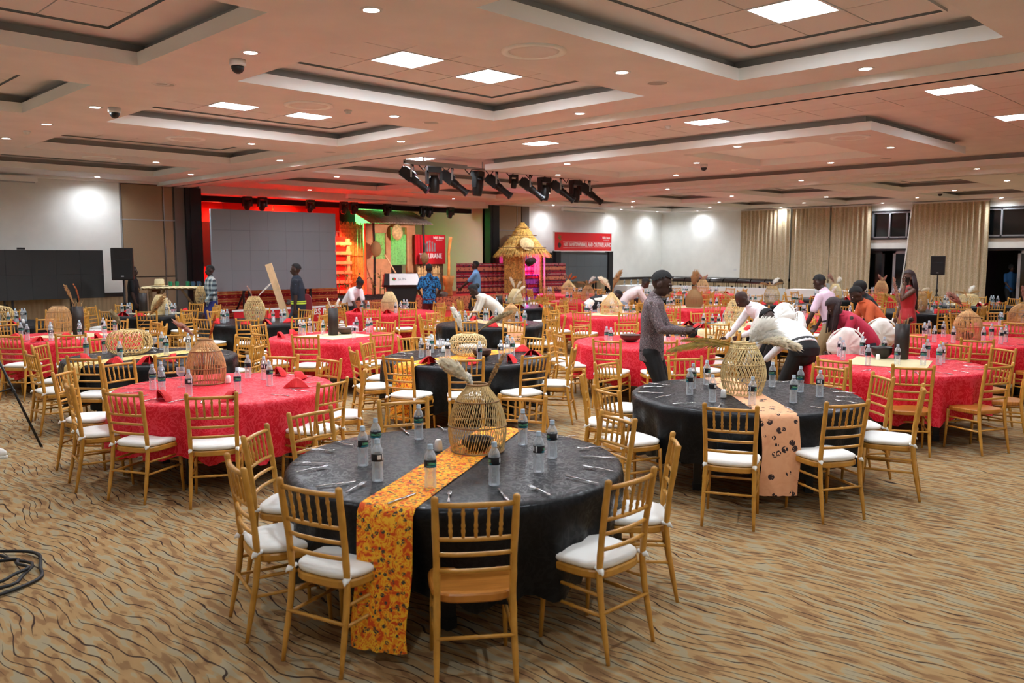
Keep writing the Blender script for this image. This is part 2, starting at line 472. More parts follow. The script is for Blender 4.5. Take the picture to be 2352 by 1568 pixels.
# coffers as (x0, x1, y0, y1)
LEFT_Y = [(-1.6, .95), (2.3, 4.85), (6.08, 8.65), (9.96, 12.55), (13.87, 16.5), (17.8, 20.4)]
COF_L = [(a, b, c, d) for (a, b) in ((-.42, 3.38), (4.43, 8.23)) for (c, d) in LEFT_Y]
RIGHT_Y = [(-.7, 1.85), (3.2, 5.75), (7.1, 9.65), (10.95, 13.45), (14.8, 17.3), (18.6, 21.1)]
COF_R = [(a, b, c, d) for (a, b) in ((21.9, 25.7), (26.8, 30.6)) for (c, d) in RIGHT_Y]
ISL = (12.8, 17.05, 5.3, 13.75)
COF_I = [(13.45, 16.3, 6.5, 9.05), (13.45, 16.3, 10.2, 12.75)]
COF_S = [(10.8, 14.6, 18.0, 20.3), (15.6, 19.4, 18.0, 20.3)]
TRAY = (9.75, 19.6, Y0, 16.75)
LIT = {}                                 # coffer index -> columns with a lit panel

ce = MB()                                # material slots: paint, white lip, cove, gap
SL = {'p': 0, 'w': 1, 'c': 2, 'g': 3}
def slot(k): ce.cm = SL[k]
slot('p')
holes_plane(ce, X0, 8.95, Y0, Y1, ZC, COF_L)
holes_plane(ce, 20.95, X1, Y0, Y1, ZC, COF_R)
holes_plane(ce, 19.6, 20.5, Y0, Y1, ZC, [])
holes_plane(ce, 9.75, 19.6, 16.75, Y1, ZC, COF_S)
holes_plane(ce, ISL[0], ISL[1], ISL[2], ISL[3], ZC, COF_I)
# partition beams with their track slots
for (a, b, tr) in ((8.95, 9.75, 9.33), (20.5, 20.95, 20.75)):
    slot('w'); ce.quad((a, Y0, ZC), (a, Y1, ZC), (a, Y1, ZC - .09), (a, Y0, ZC - .09))
    slot('p'); holes_plane(ce, a, b, Y0, Y1, ZC - .09, [(tr - .035, tr + .035, Y0 - 1, Y1 + 1)])
    slot('g'); ce.quad((tr - .035, Y0, ZC - .06), (tr - .035, Y1, ZC - .06), (tr + .035, Y1, ZC - .06), (tr + .035, Y0, ZC - .06))
    slot('w'); ce.quad((b, Y0, ZC - .09), (b, Y1, ZC - .09), (b, Y1, ZC), (b, Y0, ZC))
slot('w'); ce.quad((9.75, Y0, ZC), (9.75, 16.75, ZC), (9.75, 16.75, ZH), (9.75, Y0, ZH))
# tray: raised ceiling of the middle bay
slot('w'); ce.quad((19.6, Y0, ZC), (19.6, 16.75, ZC), (19.6, 16.75, ZL), (19.6, Y0, ZL))
ce.quad((9.75, 16.75, ZC), (19.6, 16.75, ZC), (19.6, 16.75, ZL), (9.75, 16.75, ZL))
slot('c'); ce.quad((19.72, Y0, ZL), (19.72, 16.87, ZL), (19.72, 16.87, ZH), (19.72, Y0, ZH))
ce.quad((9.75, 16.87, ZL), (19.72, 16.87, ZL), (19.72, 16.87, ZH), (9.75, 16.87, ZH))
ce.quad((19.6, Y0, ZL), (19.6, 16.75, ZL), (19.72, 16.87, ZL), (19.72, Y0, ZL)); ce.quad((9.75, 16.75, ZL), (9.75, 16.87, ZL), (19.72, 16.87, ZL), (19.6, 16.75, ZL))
# dropped island in the tray
x0, x1, y0, y1 = ISL
slot('w')
for (a, b) in (((x0, y1), (x0, y0)), ((x0, y0), (x1, y0)), ((x1, y0), (x1, y1)), ((x1, y1), (x0, y1))):
    ce.quad((*a, ZC), (*b, ZC), (*b, ZL), (*a, ZL))
ce.quad((x0, y0, ZL), (x1, y0, ZL), (x1, y1, ZL), (x0, y1, ZL))
slot('c'); i_ = .14
for (a, b) in (((x0 + i_, y1 - i_), (x0 + i_, y0 + i_)), ((x0 + i_, y0 + i_), (x1 - i_, y0 + i_)), ((x1 - i_, y0 + i_), (x1 - i_, y1 - i_)), ((x1 - i_, y1 - i_), (x0 + i_, y1 - i_))):
    ce.quad((*a, ZL), (*b, ZL), (*b, ZH), (*a, ZH))

TILES = []                               # (x, y) centres of ceiling tiles
PANELS = []                              # (x, y, lit)
def coffer(r, cols, rows, panels, lit):
    x0, x1, y0, y1 = r
    slot('w'); ring(ce, r, ZC, ZL)
    o = (x0 - .13, x1 + .13, y0 - .13, y1 + .13)
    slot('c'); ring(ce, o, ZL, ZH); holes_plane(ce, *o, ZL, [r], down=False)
    fw, fh = cols * .6, rows * .6
    cx, cy = (x0 + x1) / 2, (y0 + y1) / 2
    f = (cx - fw / 2, cx + fw / 2, cy - fh / 2, cy + fh / 2)
    g = (f[0] - .03, f[1] + .03, f[2] - .03, f[3] + .03)
    slot('p'); holes_plane(ce, *o, ZH, [g])
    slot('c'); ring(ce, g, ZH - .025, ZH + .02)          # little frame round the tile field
    slot('p'); holes_plane(ce, *g, ZH - .025, [(f[0] - .005, f[1] + .005, f[2] - .005, f[3] + .005)])
    k = g[0] - .012, g[1] + .012, g[2] - .012, g[3] + .012
    slot('g'); holes_plane(ce, *f, ZH + .012, [])
    for i in range(cols):
        for j in range(rows):
            px, py = f[0] + .3 + .6 * i, f[2] + .3 + .6 * j
            if (i, j) in panels: PANELS.append((px, py, lit))
            else: TILES.append((px, py))
for k, r in enumerate(COF_L):
    lit = r[0] > 0 and 1 < r[2] < 13
    coffer(r, 5, 3, ({(3, 1)} if r[2] < 5 else {(1, 1), (3, 1)}) if lit else set(), lit)
for r in COF_R: coffer(r, 5, 3, set(), False)
for r in COF_I: coffer(r, 3, 3, set(), False)
for r in COF_S: coffer(r, 5, 2, set(), False)

# tray ceiling with two fields of tiles
ta = (10.1, 12.5, 1.7, 16.1); tb = (12.5, 18.5, 1.7, 4.7)
slot('p'); holes_plane(ce, 9.75, 19.72, Y0, 16.87, ZH, [ta, tb])
slot('g'); holes_plane(ce, *ta, ZH + .012, []); holes_plane(ce, *tb, ZH + .012, [])
TRAY_PANEL = {(2, 3), (2, 9), (2, 15), (2, 21)}
for i in range(4):
    for j in range(24):
        px, py = ta[0] + .3 + .6 * i, ta[2] + .3 + .6 * j
        if (i, j) in TRAY_PANEL: PANELS.append((px, py, True))
        else: TILES.append((px, py))
for i in range(10):
    for j in range(5):
        px, py = tb[0] + .3 + .6 * i, tb[2] + .3 + .6 * j
        if (i, j) in ((3, 3),): PANELS.append((px, py, True))
        else: TILES.append((px, py))
# lid so that no outside light leaks in
slot('p'); ce.box(X0 - .3, X1 + .3, Y0 - .3, 26.2, 4.2, 4.3)
CE = struct(ce.build('ceiling', ['ceiling_paint', 'ceiling_white', 'ceiling_cove', 'dark_gap']), 'white coffered ceiling with raised tile fields')
tm = MB(); e = .293
tm.add([(-e, -e, -.006), (-e, e, -.006), (e, e, -.006), (e, -e, -.006), (-e, -e, .012), (-e, e, .012), (e, e, .012), (e, -e, .012)],
       [(0, 1, 2, 3), (0, 4, 5, 1), (1, 5, 6, 2), (2, 6, 7, 3), (3, 7, 4, 0), (7, 6, 5, 4)])
tile_me = tm.mesh('ceiling_tile', 'ceiling_tile')
TILES.sort(key=lambda p: hypot(p[0], p[1]))
TILES = [p for p in TILES if depth(p) > 1 and abs(imgx(p)) < .72]
for p in TILES[:300]: place('ceiling_tile', tile_me, CE, (p[0], p[1], ZH))
rest = MB()
for p in TILES[300:]:
    rest.add([(p[0] + sx * e, p[1] + sy * e, ZH - .006) for sx, sy in ((-1, -1), (-1, 1), (1, 1), (1, -1))], [(0, 1, 2, 3)])
if TILES[300:]: tag(rest.build('ceiling_tile_field', 'ceiling_tile', CE), kind='stuff')

# ---- walls
def wall(name, boxes, mat, label):
    mb = MB()
    for b in boxes: mb.box(*b)
    return struct(mb.build(name, mat), label)
WS = wall('wall_stage', [(X0, 8.0, Y1, Y1 + .2, 0, 4.2), (22.72, X1 + .2, Y1, Y1 + .2, 0, 4.2), (8.0, 22.72, Y1, Y1 + .2, 3.86, 4.2), (PX0, PX1, Y1, Y1 + .2, 3.65, 3.87)], 'wall_paint', 'pale papered wall either side of the stage opening')
WR = wall('wall_right', [(X1, X1 + .2, 13.3, Y1 + .2, 0, 4.2), (X1, X1 + .2, 9.2, 10.9, 0, 4.2), (X1, X1 + .2, Y0, 5.6, 0, 4.2),
     (X1, X1 + .2, 10.9, 13.3, 2.2, 2.62), (X1, X1 + .2, 10.9, 13.3, 3.58, 4.2), (X1, X1 + .2, 5.6, 9.2, 2.2, 2.62), (X1, X1 + .2, 5.6, 9.2, 3.58, 4.2)], 'wall_paint', 'pale wall with curtained doors and high windows')
wall('wall_left', [(X0 - .2, X0, Y0, Y1, 0, 4.2)], 'wall_paint', 'pale side wall')
wall('wall_back', [(X0 - .2, X1 + .2, Y0 - .2, Y0, 0, 4.2)], 'wall_paint', 'pale rear wall')
# wainscot and dado
wz = MB(); wz.box(X0, 8.0, Y1 - .03, Y1, .1, .98); wz.box(22.72, X1, Y1 - .03, Y1, .1, .98); wz.box(X1 - .03, X1, 13.3, Y1, .1, .98)
struct(wz.build('trim_1', 'wainscot'), 'light wood grooved wainscot under the dado rail')
dz = MB(); dz.box(X0, 8.0, Y1 - .05, Y1, .97, 1.07); dz.box(22.72, X1 - .05, Y1 - .05, Y1, .97, 1.07); dz.box(X1 - .05, X1, 13.3, Y1, .97, 1.07)
struct(dz.build('trim_2', 'dado_black'), 'dark dado rail')
bb = MB(); bb.box(X0, 8.0, Y1 - .04, Y1, 0, .1); bb.box(22.72, X1, Y1 - .04, Y1, 0, .1)
struct(bb.build('baseboard_stage', 'dado_black'), 'dark skirting board')
# crown moulding along the stage wall
cr = MB(); cr.box(X0, 8.95, Y1 - .12, Y1, 3.80, 3.86); cr.box(20.95, X1, Y1 - .12, Y1, 3.80, 3.86); cr.box(X1 - .12, X1, Y0, Y1 - .12, 3.80, 3.86)
struct(cr.build('trim_3', 'ceiling_white'), 'white cornice')

# ---- partition pockets and black jambs beside the stage
def pocket(n, xa, xb, label):
    d = thing('door_%d' % n, None, None); struct(d, label)
    m = MB(); m.box(xa, xb, Y1 + .04, Y1 + .14, 0, 3.86); m.build('pocket_back', 'grey_column', d)
    cuts = [0.02, 1.45, 2.90, 3.80]
    wdt = xb - xa
    for j in range(3):
        for (a, b) in ((0, .8), (.8, 1)):
            m = MB(); m.box(xa + .04 + a * (wdt - .08) + .012, xa + .04 + b * (wdt - .08) - .012, Y1, Y1 + .05, cuts[j] + .015, cuts[j + 1] - .015)
            m.build('panel', 'beige_panel', d)
    m = MB()
    m.box(xa, xa + .035, Y1 - .015, Y1 + .04, 0, 3.82); m.box(xa, xb, Y1 - .015, Y1 + .04, 3.80, 3.84); m.box(xa, xb, Y1 - .008, Y1 + .03, 2.885, 2.915)
    m.box(xa + .8 * wdt - .01, xa + .8 * wdt + .01, Y1 - .006, Y1 + .03, 0, 3.8)
    m.build('frame', 'aluminium', d)
    m = MB(); m.ball((xa + .72 * wdt, Y1 - .02, 1.05), .02, 8, 6); m.build('lock', 'black_paint', d)
pocket(1, 8.0, 9.38, 'beige folding partition panels left of the stage')
pocket(2, 21.1, 22.35, 'beige folding partition panels right of the stage')
g = MB(); g.box(9.38, 9.64, Y1 - .02, Y1 + .2, 0, 3.86); g.box(22.35, 22.72, Y1 - .02, Y1 + .2, 0, 3.86)
struct(g.build('trim_4', 'grey_column'), 'grey plaster pier')
g = MB()
for a, b in ((9.64, PX0), (PX1, 21.1)):
    g.box(a, b, Y1 - .1, Y1 + .3, 0, 3.77)
    g.box(a + .12, a + .16, Y1 - .115, Y1 - .1, 0, 3.77)
struct(g.build('trim_5', 'black_paint'), 'black jamb of the stage opening')

# ---- stage recess
SY = 25.6
st = MB(); st.box(PX0 - .2, PX0, Y1 + .2, SY, 0, 4.2); struct(st.build('wall_stage_left', 'stage_wall'), 'left side wall of the stage')
st = MB(); st.box(PX1, PX1 + .2, Y1 + .2, SY, 0, 4.2); struct(st.build('wall_stage_right', 'stage_wall'), 'pink-beige side wall of the stage')
st = MB(); st.box(PX0 - .2, PX1 + .2, SY, SY + .2, 0, 4.2); struct(st.build('wall_stage_back', 'stage_wall'), 'back wall of the stage')
st = MB(); st.box(PX0, PX1, Y1 + .2, SY, 3.66, 3.74); struct(st.build('ceiling_stage', 'ceiling_paint'), 'low ceiling over the stage')
st = MB(); st.box(PX0, PX1, 22.9, 23.1, 3.5, 3.66); struct(st.build('trim_6', 'set_dark'), 'dark valance across the stage ceiling')

# ---- windows and doors of the right wall, dark lobby behind
lob = MB(); lob.box(X1 + 3.0, X1 + 3.1, 4.0, 14.5, 0, 4.2); lob.box(X1 + .2, X1 + 3.1, 4.0, 4.1, 0, 4.2); lob.box(X1 + .2, X1 + 3.1, 14.4, 14.5, 0, 4.2); lob.box(X1 + .2, X1 + 3.1, 4.0, 14.5, 4.2, 4.3)
struct(lob.build('wall_lobby', 'screen_dark'), 'unlit lobby beyond the doors')
def window(n, ya, yb, label):
    o = struct(thing('window_%d' % n, None, None), label)
    X = X1 - .01
    m = MB(); m.box(X + .08, X + .1, ya, yb, 2.66, 3.52); m.build('pane', 'glass_night', o)
    m = MB(); m.box(X, X + .12, ya, yb, 2.62, 2.67); m.box(X, X + .12, ya, yb, 3.50, 3.55)
    k = int((yb - ya) / .75) + 1
    for i in range(k + 1):
        y = ya + (yb - ya) * i / k
        m.box(X, X + .12, y - .025, y + .025, 2.62, 3.55)
    m.build('frame', 'frame_grey', o)
    m = MB(); m.box(X - .03, X + .16, ya, yb, 3.55, 3.60); m.box(X - .03, X + .16, ya, yb, 2.56, 2.62); m.build('surround', 'black_paint', o)
window(1, 10.9, 13.3, 'high window above the door beside the brown curtains')
window(2, 5.6, 9.2, 'high window above the open doorway at right')
def doorleaf(parent, ya, yb, X=X1 + .05, mat='frame_grey'):
    m = MB(); m.box(X + .02, X + .035, ya + .08, yb - .08, .3, 2.1); m.build('pane', 'glass_night', parent)
    m = MB()
    m.box(X, X + .055, ya, ya + .09, 0, 2.16); m.box(X, X + .055, yb - .09, yb, 0, 2.16); m.box(X, X + .055, ya, yb, 2.06, 2.16); m.box(X, X + .055, ya, yb, 0, .3)
    m.build('stile', mat, parent)
    m = MB(); y = yb - .05
    m.tube([(X - .01, y, .95), (X - .06, y, .95), (X - .06, y, 1.25), (X - .01, y, 1.25)], .014, 6); m.build('handle', 'chrome', parent)
d = struct(thing('door_3', None, None), 'glazed door in grey frame next to the brown curtains')
doorleaf(d, 11.0, 11.95, X1 + .06); doorleaf(d, 12.25, 13.2, X1 + .06, 'black_paint')
m = MB(); m.box(X1 - .02, X1 + .2, 10.9, 13.3, 2.16, 2.24); m.box(X1 - .02, X1 + .2, 10.9, 11.0, 0, 2.2); m.box(X1 - .02, X1 + .2, 13.2, 13.3, 0, 2.2); m.build('frame', 'black_paint', d)
d = struct(thing('door_4', None, None), 'open doorway with dark frame at far right')
m = MB(); m.box(X1 - .02, X1 + .2, 5.6, 9.2, 2.16, 2.24); m.box(X1 - .02, X1 + .2, 9.1, 9.2, 0, 2.2); m.box(X1 - .02, X1 + .2, 5.6, 5.7, 0, 2.2); m.build('frame', 'black_paint', d)
doorleaf(d, 7.0, 7.95, X1 + .06)

# ---- curtains
def curtain(ya, yb, zt, label, lean=0.0, group='brown curtains on the right wall', lining=False):
    root = thing('curtain', label, 'curtain', (X1 - .22, ya, 0), 0, group)
    n = max(24, int((yb - ya) * 46)); rows = 7; mb = MB(); g = []
    ph = [random.uniform(-.5, .5) for _ in range(400)]
    for r in range(rows + 1):
        f = r / rows; z = .02 + (zt - .02) * f
        row = []
        for i in range(n + 1):
            u = i / n; y = (yb - ya) * u
            y += lean * (1 - f) ** 1.3 * (u)
            a = y * 2 * pi / .17
            k = int(y / .17)
            amp = .05 + .018 * ph[k % 400]
            x = amp * sin(a + ph[k % 400] * .8 + .3 * sin(f * 3 + k)) - .02 * cos(f * 5 + y * 3)
            row.append((x, y + .02 * sin(2 * a) * .5, z))
        g.append(row)
    mb.sheet(g); mb.sheet([[(p[0] + .012, p[1], p[2]) for p in row] for row in g])
    mb.build('drape', 'curtain', root, True)
    m = MB(); m.box(-.03, .1, 0, yb - ya, zt, zt + .05); m.build('heading', 'curtain_lining', root)
    if lining:
        m = MB(); L = yb - ya
        m.sheet([[(-.02, L + lean * (1 - f) ** 1.3 - .005, .02 + (zt - .02) * f), (.03, L + lean * (1 - f) ** 1.3 + .06, .02 + (zt - .02) * f)] for f in [i / 7 for i in range(8)]])
        m.build('lining', 'curtain_lining', root)
    return root
curtain(15.82, 17.95, 3.78, 'brown damask curtain next to the bare white wall')
curtain(14.22, 15.72, 3.78, 'brown damask curtain, second from the white corner wall')
curtain(12.68, 14.16, 3.78, 'brown damask curtain left of the high window, behind the bending waiters')
curtain(8.8, 11.25, 3.78, 'wide brown damask curtain behind the right loudspeaker', .35, lining=True)
# ------------------------------------------------------------------ ceiling fittings
def sect(p):
    if p[0] < 9.5: return 'left bay'
    if p[0] < 19.6: return 'middle bay'
    return 'right bay'
PANELS.sort(key=lambda p: depth(p))
fm = MB()
for (a, b, c, d) in ((-.3, .3, -.3, -.275), (-.3, .3, .275, .3), (-.3, -.275, -.275, .275), (.275, .3, -.275, .275)): fm.box(a, b, c, d, -.012, .01)
pf = fm.mesh('frame', 'white_metal'); dm = MB(); dm.box(-.275, .275, -.275, .275, -.004, .01); pd = dm.mesh('diffuser', 'panel_light')
PL = {}
names = [((6.9, 3.6), 'square ceiling light panel nearest the camera, at upper right'), ((5.7, 3.6), 'square ceiling light panel out of sight above the camera'),
 ((5.7, 7.4), 'left of two bright square panels in the large central coffer'), ((6.9, 7.4), 'right of two bright square panels in the large central coffer'),
 ((5.7, 11.3), 'left of two square panels in the second coffer row'), ((6.9, 11.3), 'right of two square panels in the second coffer row')]
for (x, y, lit) in PANELS:
    best = [l for (q, l) in names if hypot(q[0] - x, q[1] - y) < .5]
    if best: lab = best[0]
    elif x < 9.5: lab = 'square ceiling panel in a coffer above or behind the camera'
    elif x < 12.5: lab = 'square light panel above the partition track, %s from the right' % ORD[[i for i, yy in enumerate((3.8, 7.4, 11.0, 14.6)) if abs(yy - y) < .5][0]]
    else: lab = 'square light panel at the right edge, beyond the dropped island'
    t_ = thing('ceiling_light', lab, 'ceiling light', (x, y, ZH), 0, 'square ceiling light panels')
    place('frame', pf, t_); place('diffuser', pd, t_)

# downlights: trim ring, lens and lamp
rm = MB(); rm.lathe([(.062, .0), (.062, -.008), (.085, -.008), (.09, 0)], 20, caps=False); ring_me = rm.mesh('trim_ring', 'white_metal', True)
lm = MB(); lm.lathe([(.0, -.003), (.062, -.003)], 20, caps=False); lens_me = lm.mesh('lens', 'down_lens')
DOWN = []
for y in (-2.4, 1.55, 3.5, 5.45, 7.35, 9.35, 11.4, 13.35, 15.4, 17.3, 19.3): DOWN.append((3.9, y, ZC))
for y in (-2.3, 1.6, 5.46, 9.3, 13.25, 17.2): DOWN += [(7.0, y, ZC), (.9, y, ZC)]
for y in (-.3, 3.64, 7.4, 11.25, 15.15, 19.2): DOWN.append((8.6, y, ZC))
for y in (2.0, 5.6, 9.2, 12.8): DOWN.append((11.3, y, ZH))
DOWN += [(13.1, 7.7, ZC), (14.8, 9.62, ZC), (15.1, 5.9, ZC), (16.7, 11.4, ZC), (14.7, 13.3, ZC), (13.1, 11.6, ZC), (16.7, 7.7, ZC)]
DOWN += [(11.3, 17.3, ZC), (15.1, 17.4, ZC), (18.8, 17.4, ZC), (13.0, 21.3, ZC), (18.4, 21.3, ZC), (20.1, 6, ZC), (20.1, 10, ZC), (20.1, 14, ZC)]
for y in (2.5, 6.4, 10.3, 14.15, 18.0): DOWN += [(23.8, y, ZC), (28.7, y, ZC)]
for y in (4.5, 8.4, 12.2, 16.1, 19.9): DOWN += [(21.4, y, ZC), (26.25, y, ZC), (30.75, y, ZC)]
DOWN += [(7.3, 21.4, ZC), (2.5, 21.4, ZC), (23.4, 21.4, ZC), (27.5, 21.4, ZC), (30.0, 21.4, ZC)]
DOWN.sort(key=lambda p: depth(p))
SEEN = {}
def downlabel(p):
    s = sect(p); d = depth(p); ix = imgx(p)
    if d < 1 or abs(ix) > .66:
        key = 'd<1' if d < 1 else ix < 0; SEEN[key] = SEEN.get(key, 0) + 1
        return '%s ' % ORD[SEEN[key] - 1] + 'round recessed downlight out of view above the hall, %s' % ('overhead' if d < 1 else 'beyond the left edge' if ix < 0 else 'beyond the right edge')
    where = 'near' if d < 9 else 'middle' if d < 14 else 'far' if d < 20 else 'farther' if d < 24 else 'deep' if d < 28 else 'farthest'
    key = (s, where); SEEN[key] = SEEN.get(key, 0) + 1
    return 'round recessed downlight in the %s, %s in its %s part counting outward' % (s, ORD[min(SEEN[key] - 1, 15)], where)
def down_lamp(f):
    ld = bpy.data.lights.new('lamp', 'SPOT'); ld.energy = DOWN_W * f; ld.spot_size = radians(165); ld.spot_blend = 1.0; ld.shadow_soft_size = .06; ld.color = (.89, .98, 1.08); return ld
LAMPS = [down_lamp(.8), down_lamp(.95), down_lamp(1.3), down_lamp(1.6), down_lamp(.7)]          # made-up power steps, mostly rising with depth to brighten the far end
for p in DOWN:
    o = thing('downlight', downlabel(p), 'downlight', p, 0, 'round recessed downlights')
    place('trim_ring', ring_me, o); place('lens', lens_me, o)
    d_ = depth(p); l = place('lamp', LAMPS[2 if 12 < p[0] < 19 and p[1] > 21 else 4 if p[1] > 21 or p[0] > 30.5 else 0 if d_ < 6.5 else 1 if d_ < 13 else 2 if d_ < 20 else 3], o, (0, 0, -.03))

# round air diffusers, loudspeaker grilles, cameras, detectors
dm = MB(); dm.lathe([(.30, 0), (.30, -.015), (.25, -.02), (.235, -.004)], 32, caps=False); dif_r = dm.mesh('outer_ring', 'ceiling_white', True)
dm = MB(); dm.lathe([(.0, -.022), (.19, -.02), (.225, -.008), (.225, 0)], 32, caps=False); dif_c = dm.mesh('core', 'ceiling_paint', True)
for (x, y, lab) in ((5.72, 5.48, 'large round air diffuser right of the two brightest panels'), (5.74, 9.38, 'round air diffuser beside the second coffer row panels'), (5.94, 13.4, 'round air diffuser in the third gap between left coffers'),
        (5.9, 17.15, 'round air diffuser near the left white wall'), (13.35, 5.85, 'round air diffuser at the near corner of the dropped island'), (20.1, 7.9, 'round air diffuser on the right beam'), (16.7, 9.6, 'round air diffuser between the island coffers'),
        (23.8, 10.3, 'round air diffuser among the right bay coffers'), (28.7, 6.3, 'round air diffuser close to the right curtains')):
    o = thing('air_diffuser', lab, 'air diffuser', (x, y, ZC), 0, 'round air diffusers'); place('outer_ring', dif_r, o); place('core', dif_c, o)
dm = MB(); dm.lathe([(0, -.006), (.10, -.006), (.105, -.002)], 24, caps=False); sp_c = dm.mesh('grille', 'ceiling_cove', True)
dm = MB(); dm.lathe([(.105, -.001), (.11, -.008), (.125, -.008), (.13, 0)], 24, caps=False); sp_r = dm.mesh('rim', 'ceiling_paint', True)
for (x, y, lab) in ((7.7, 5.52, 'round ceiling speaker grille right of the central coffer'), (3.93, 9.36, 'round ceiling speaker grille between the left coffers'), (7.7, 9.38, 'round ceiling speaker grille below the central coffer'),
        (8.55, 13.3, 'round ceiling speaker grille by the partition track'), (13.2, 6.8, 'round ceiling speaker grille on the dropped island'), (16.7, 6.6, 'round ceiling speaker grille at the right of the island'), (20.1, 4.6, 'round ceiling speaker grille on the right beam')):
    o = thing('ceiling_speaker', lab, 'ceiling speaker', (x, y, ZC), 0, 'round ceiling speakers'); place('grille', sp_c, o); place('rim', sp_r, o)
cm = MB(); cm.lathe([(.075, 0), (.078, -.05), (.066, -.062)], 24); cam_b = cm.mesh('housing', 'white_metal', True)
cm = MB(); cm.lathe([(.062, -.06), (.06, -.085), (.045, -.112), (.02, -.128), (0, -.13)], 20); cam_d2 = cm.mesh('dome', 'black_paint', True)
for (x, y, lab) in ((3.96, 7.72, 'white dome security camera beside the nearest left downlight'), (4.1, 11.3, 'white dome security camera beyond the first, beside a downlight'), (15.2, 9.7, 'small dome security camera on the dropped island'), (26.6, 8.9, 'small dome security camera far right above the curtains')):
    o = thing('security_camera', lab, 'security camera', (x, y, ZC), 0, 'dome security cameras'); place('housing', cam_b, o); place('dome', cam_d2, o)
cm = MB(); cm.lathe([(.05, 0), (.05, -.02), (.035, -.03), (.035, -.045), (.02, -.05)], 16); det = cm.mesh('smoke_detector', 'white_metal', True)
for (x, y, z, lab) in ((6.3, 9.35, ZC, 'small white smoke detector left of the yellowish downlight'), (11.6, 8.1, ZH, 'small white smoke detector in the middle bay tiles'), (6.3, 17.2, ZC, 'small white smoke detector near the left wall'), (3.9, 14.3, ZC, 'small white smoke detector in the left bay')):
    tag(place('smoke_detector', det, None, (x, y, z)), lab, 'smoke detector', 'smoke detectors')
# ------------------------------------------------------------------ banquet chairs
def knob_tube(mb, a, b, r, knobs, n=8):
    """bamboo style turned rod with rings"""
    a, b = Vector(a), Vector(b); L = (b - a).length; pts = [a]; rs = [r]
    for k in knobs:
        for off, f in ((-.012, 1), (-.004, 1.32), (.004, 1.32), (.012, 1)):
            pts.append(a.lerp(b, min(1, max(0, k + off / L)))); rs.append(r * f)
    pts.append(b); rs.append(r)
    mb.tube(pts, rs, n); return mb
def slab(mb, pts, z0, z1, bev=.006):
    """rounded horizontal slab over an outline"""
    n = len(pts); c = Vector((sum(p[0] for p in pts) / n, sum(p[1] for p in pts) / n))
    def rng(s, z): return [(c.x + (p[0] - c.x) * s, c.y + (p[1] - c.y) * s, z) for p in pts]
    L = [rng(.97, z0), rng(1, z0 + bev), rng(1, z1 - bev), rng(.97, z1)]
    vs = [p for r in L for p in r]
    fs = [(i * n + j, i * n + (j + 1) % n, (i + 1) * n + (j + 1) % n, (i + 1) * n + j) for i in range(3) for j in range(n)]
    fs += [tuple(range(n - 1, -1, -1)), tuple(3 * n + j for j in range(n))]
    return mb.add(vs, fs)
def superoval(a, b, e, n, taper=0):
    out = []
    for i in range(n):
        t_ = 2 * pi * i / n; c_, s_ = cos(t_), sin(t_)
        x = a * math.copysign(abs(c_) ** e, c_); y = b * math.copysign(abs(s_) ** e, s_)
        out.append((x * (1 + taper * y / b), y))
    return out
SEAT = superoval(.205, .205, .55, 28, .06)
CH = {}
m = MB(); slab(m, SEAT, .405, .448, .008); CH['seat'] = m.mesh('seat', 'gold_wood')
CH['seat_bare'] = m.mesh('seat', 'gold_wood_dark')
# cushion, softly domed
m = MB(); prof = [(.86, .449), (.97, .453), (1.0, .468), (.985, .481), (.9, .490), (.6, .496), (0.02, .498)]
n = len(SEAT); vs = [(x * 1.0 * s, y * .98 * s, z) for s, z in prof for (x, y) in SEAT]
m.add(vs, [(i * n + j, i * n + (j + 1) % n, (i + 1) * n + (j + 1) % n, (i + 1) * n + j) for i in range(len(prof) - 1) for j in range(n)] + [tuple(range(n - 1, -1, -1)), tuple((len(prof) - 1) * n + j for j in range(n))])
CH['cushion'] = m.mesh('cushion', 'cushion', True)
for s in (-1, 1):
    m = MB(); m.tube([(s * .17, -.165, .468), (s * .177, -.19, .466), (s * .179, -.206, .458), (s * .184, -.218, .452), (s * .188, -.224, .442)], [.010, .017, .017, .008, .003], 8)
    CH['tie%d' % s] = m.mesh('tie', 'cushion', True)
for s in (-1, 1):
    m = MB()
    P = [(s * .186, -.262, 0), (s * .178, -.205, .30), (s * .176, -.19, .44), (s * .178, -.205, .62), (s * .186, -.25, .915)]
    pts = []; rs = []
    for i in range(4):
        a, b = Vector(P[i]), Vector(P[i + 1])
        for k in range(4):
            f = k / 4; pts.append(a.lerp(b, f)); z_ = pts[-1].z
            rs.append((.0105 + .006 * min(1, z_ / .25)) * (1.12 if k == 2 else 1))
    pts += [Vector(P[4]), Vector(P[4]) + Vector((0, -.001, .008)), Vector(P[4]) + Vector((0, -.001, .014))]; rs += [.0175, .015, .006]
    m.tube(pts, rs, 9); CH['post%d' % s] = m.mesh('back_post', 'gold_wood', True)
    m = MB(); m.tube([(s * .19, .19, 0), (s * .184, .178, .22), (s * .18, .17, .41)], [.0105, .0145, .017], 8); CH['leg%d' % s] = m.mesh('leg', 'gold_wood', True)
def back_y(z): return -.205 - .045 * (z - .62) / .295 if z > .62 else -.19 - .015 * (z - .44) / .18
def rail(z, r, bow=.018):
    m = MB(); y = back_y(z); m.tube([(-.178, y, z), (-.09, y - bow * .75, z), (0, y - bow, z), (.09, y - bow * .75, z), (.178, y, z)], [r, r * 1.05, r * 1.1, r * 1.05, r], 8)
    return m.mesh('back_rail', 'gold_wood', True)
for i, z in enumerate((.885, .72, .645, .565)): CH['rail%d' % i] = rail(z, .0125 if i == 0 else .0105)
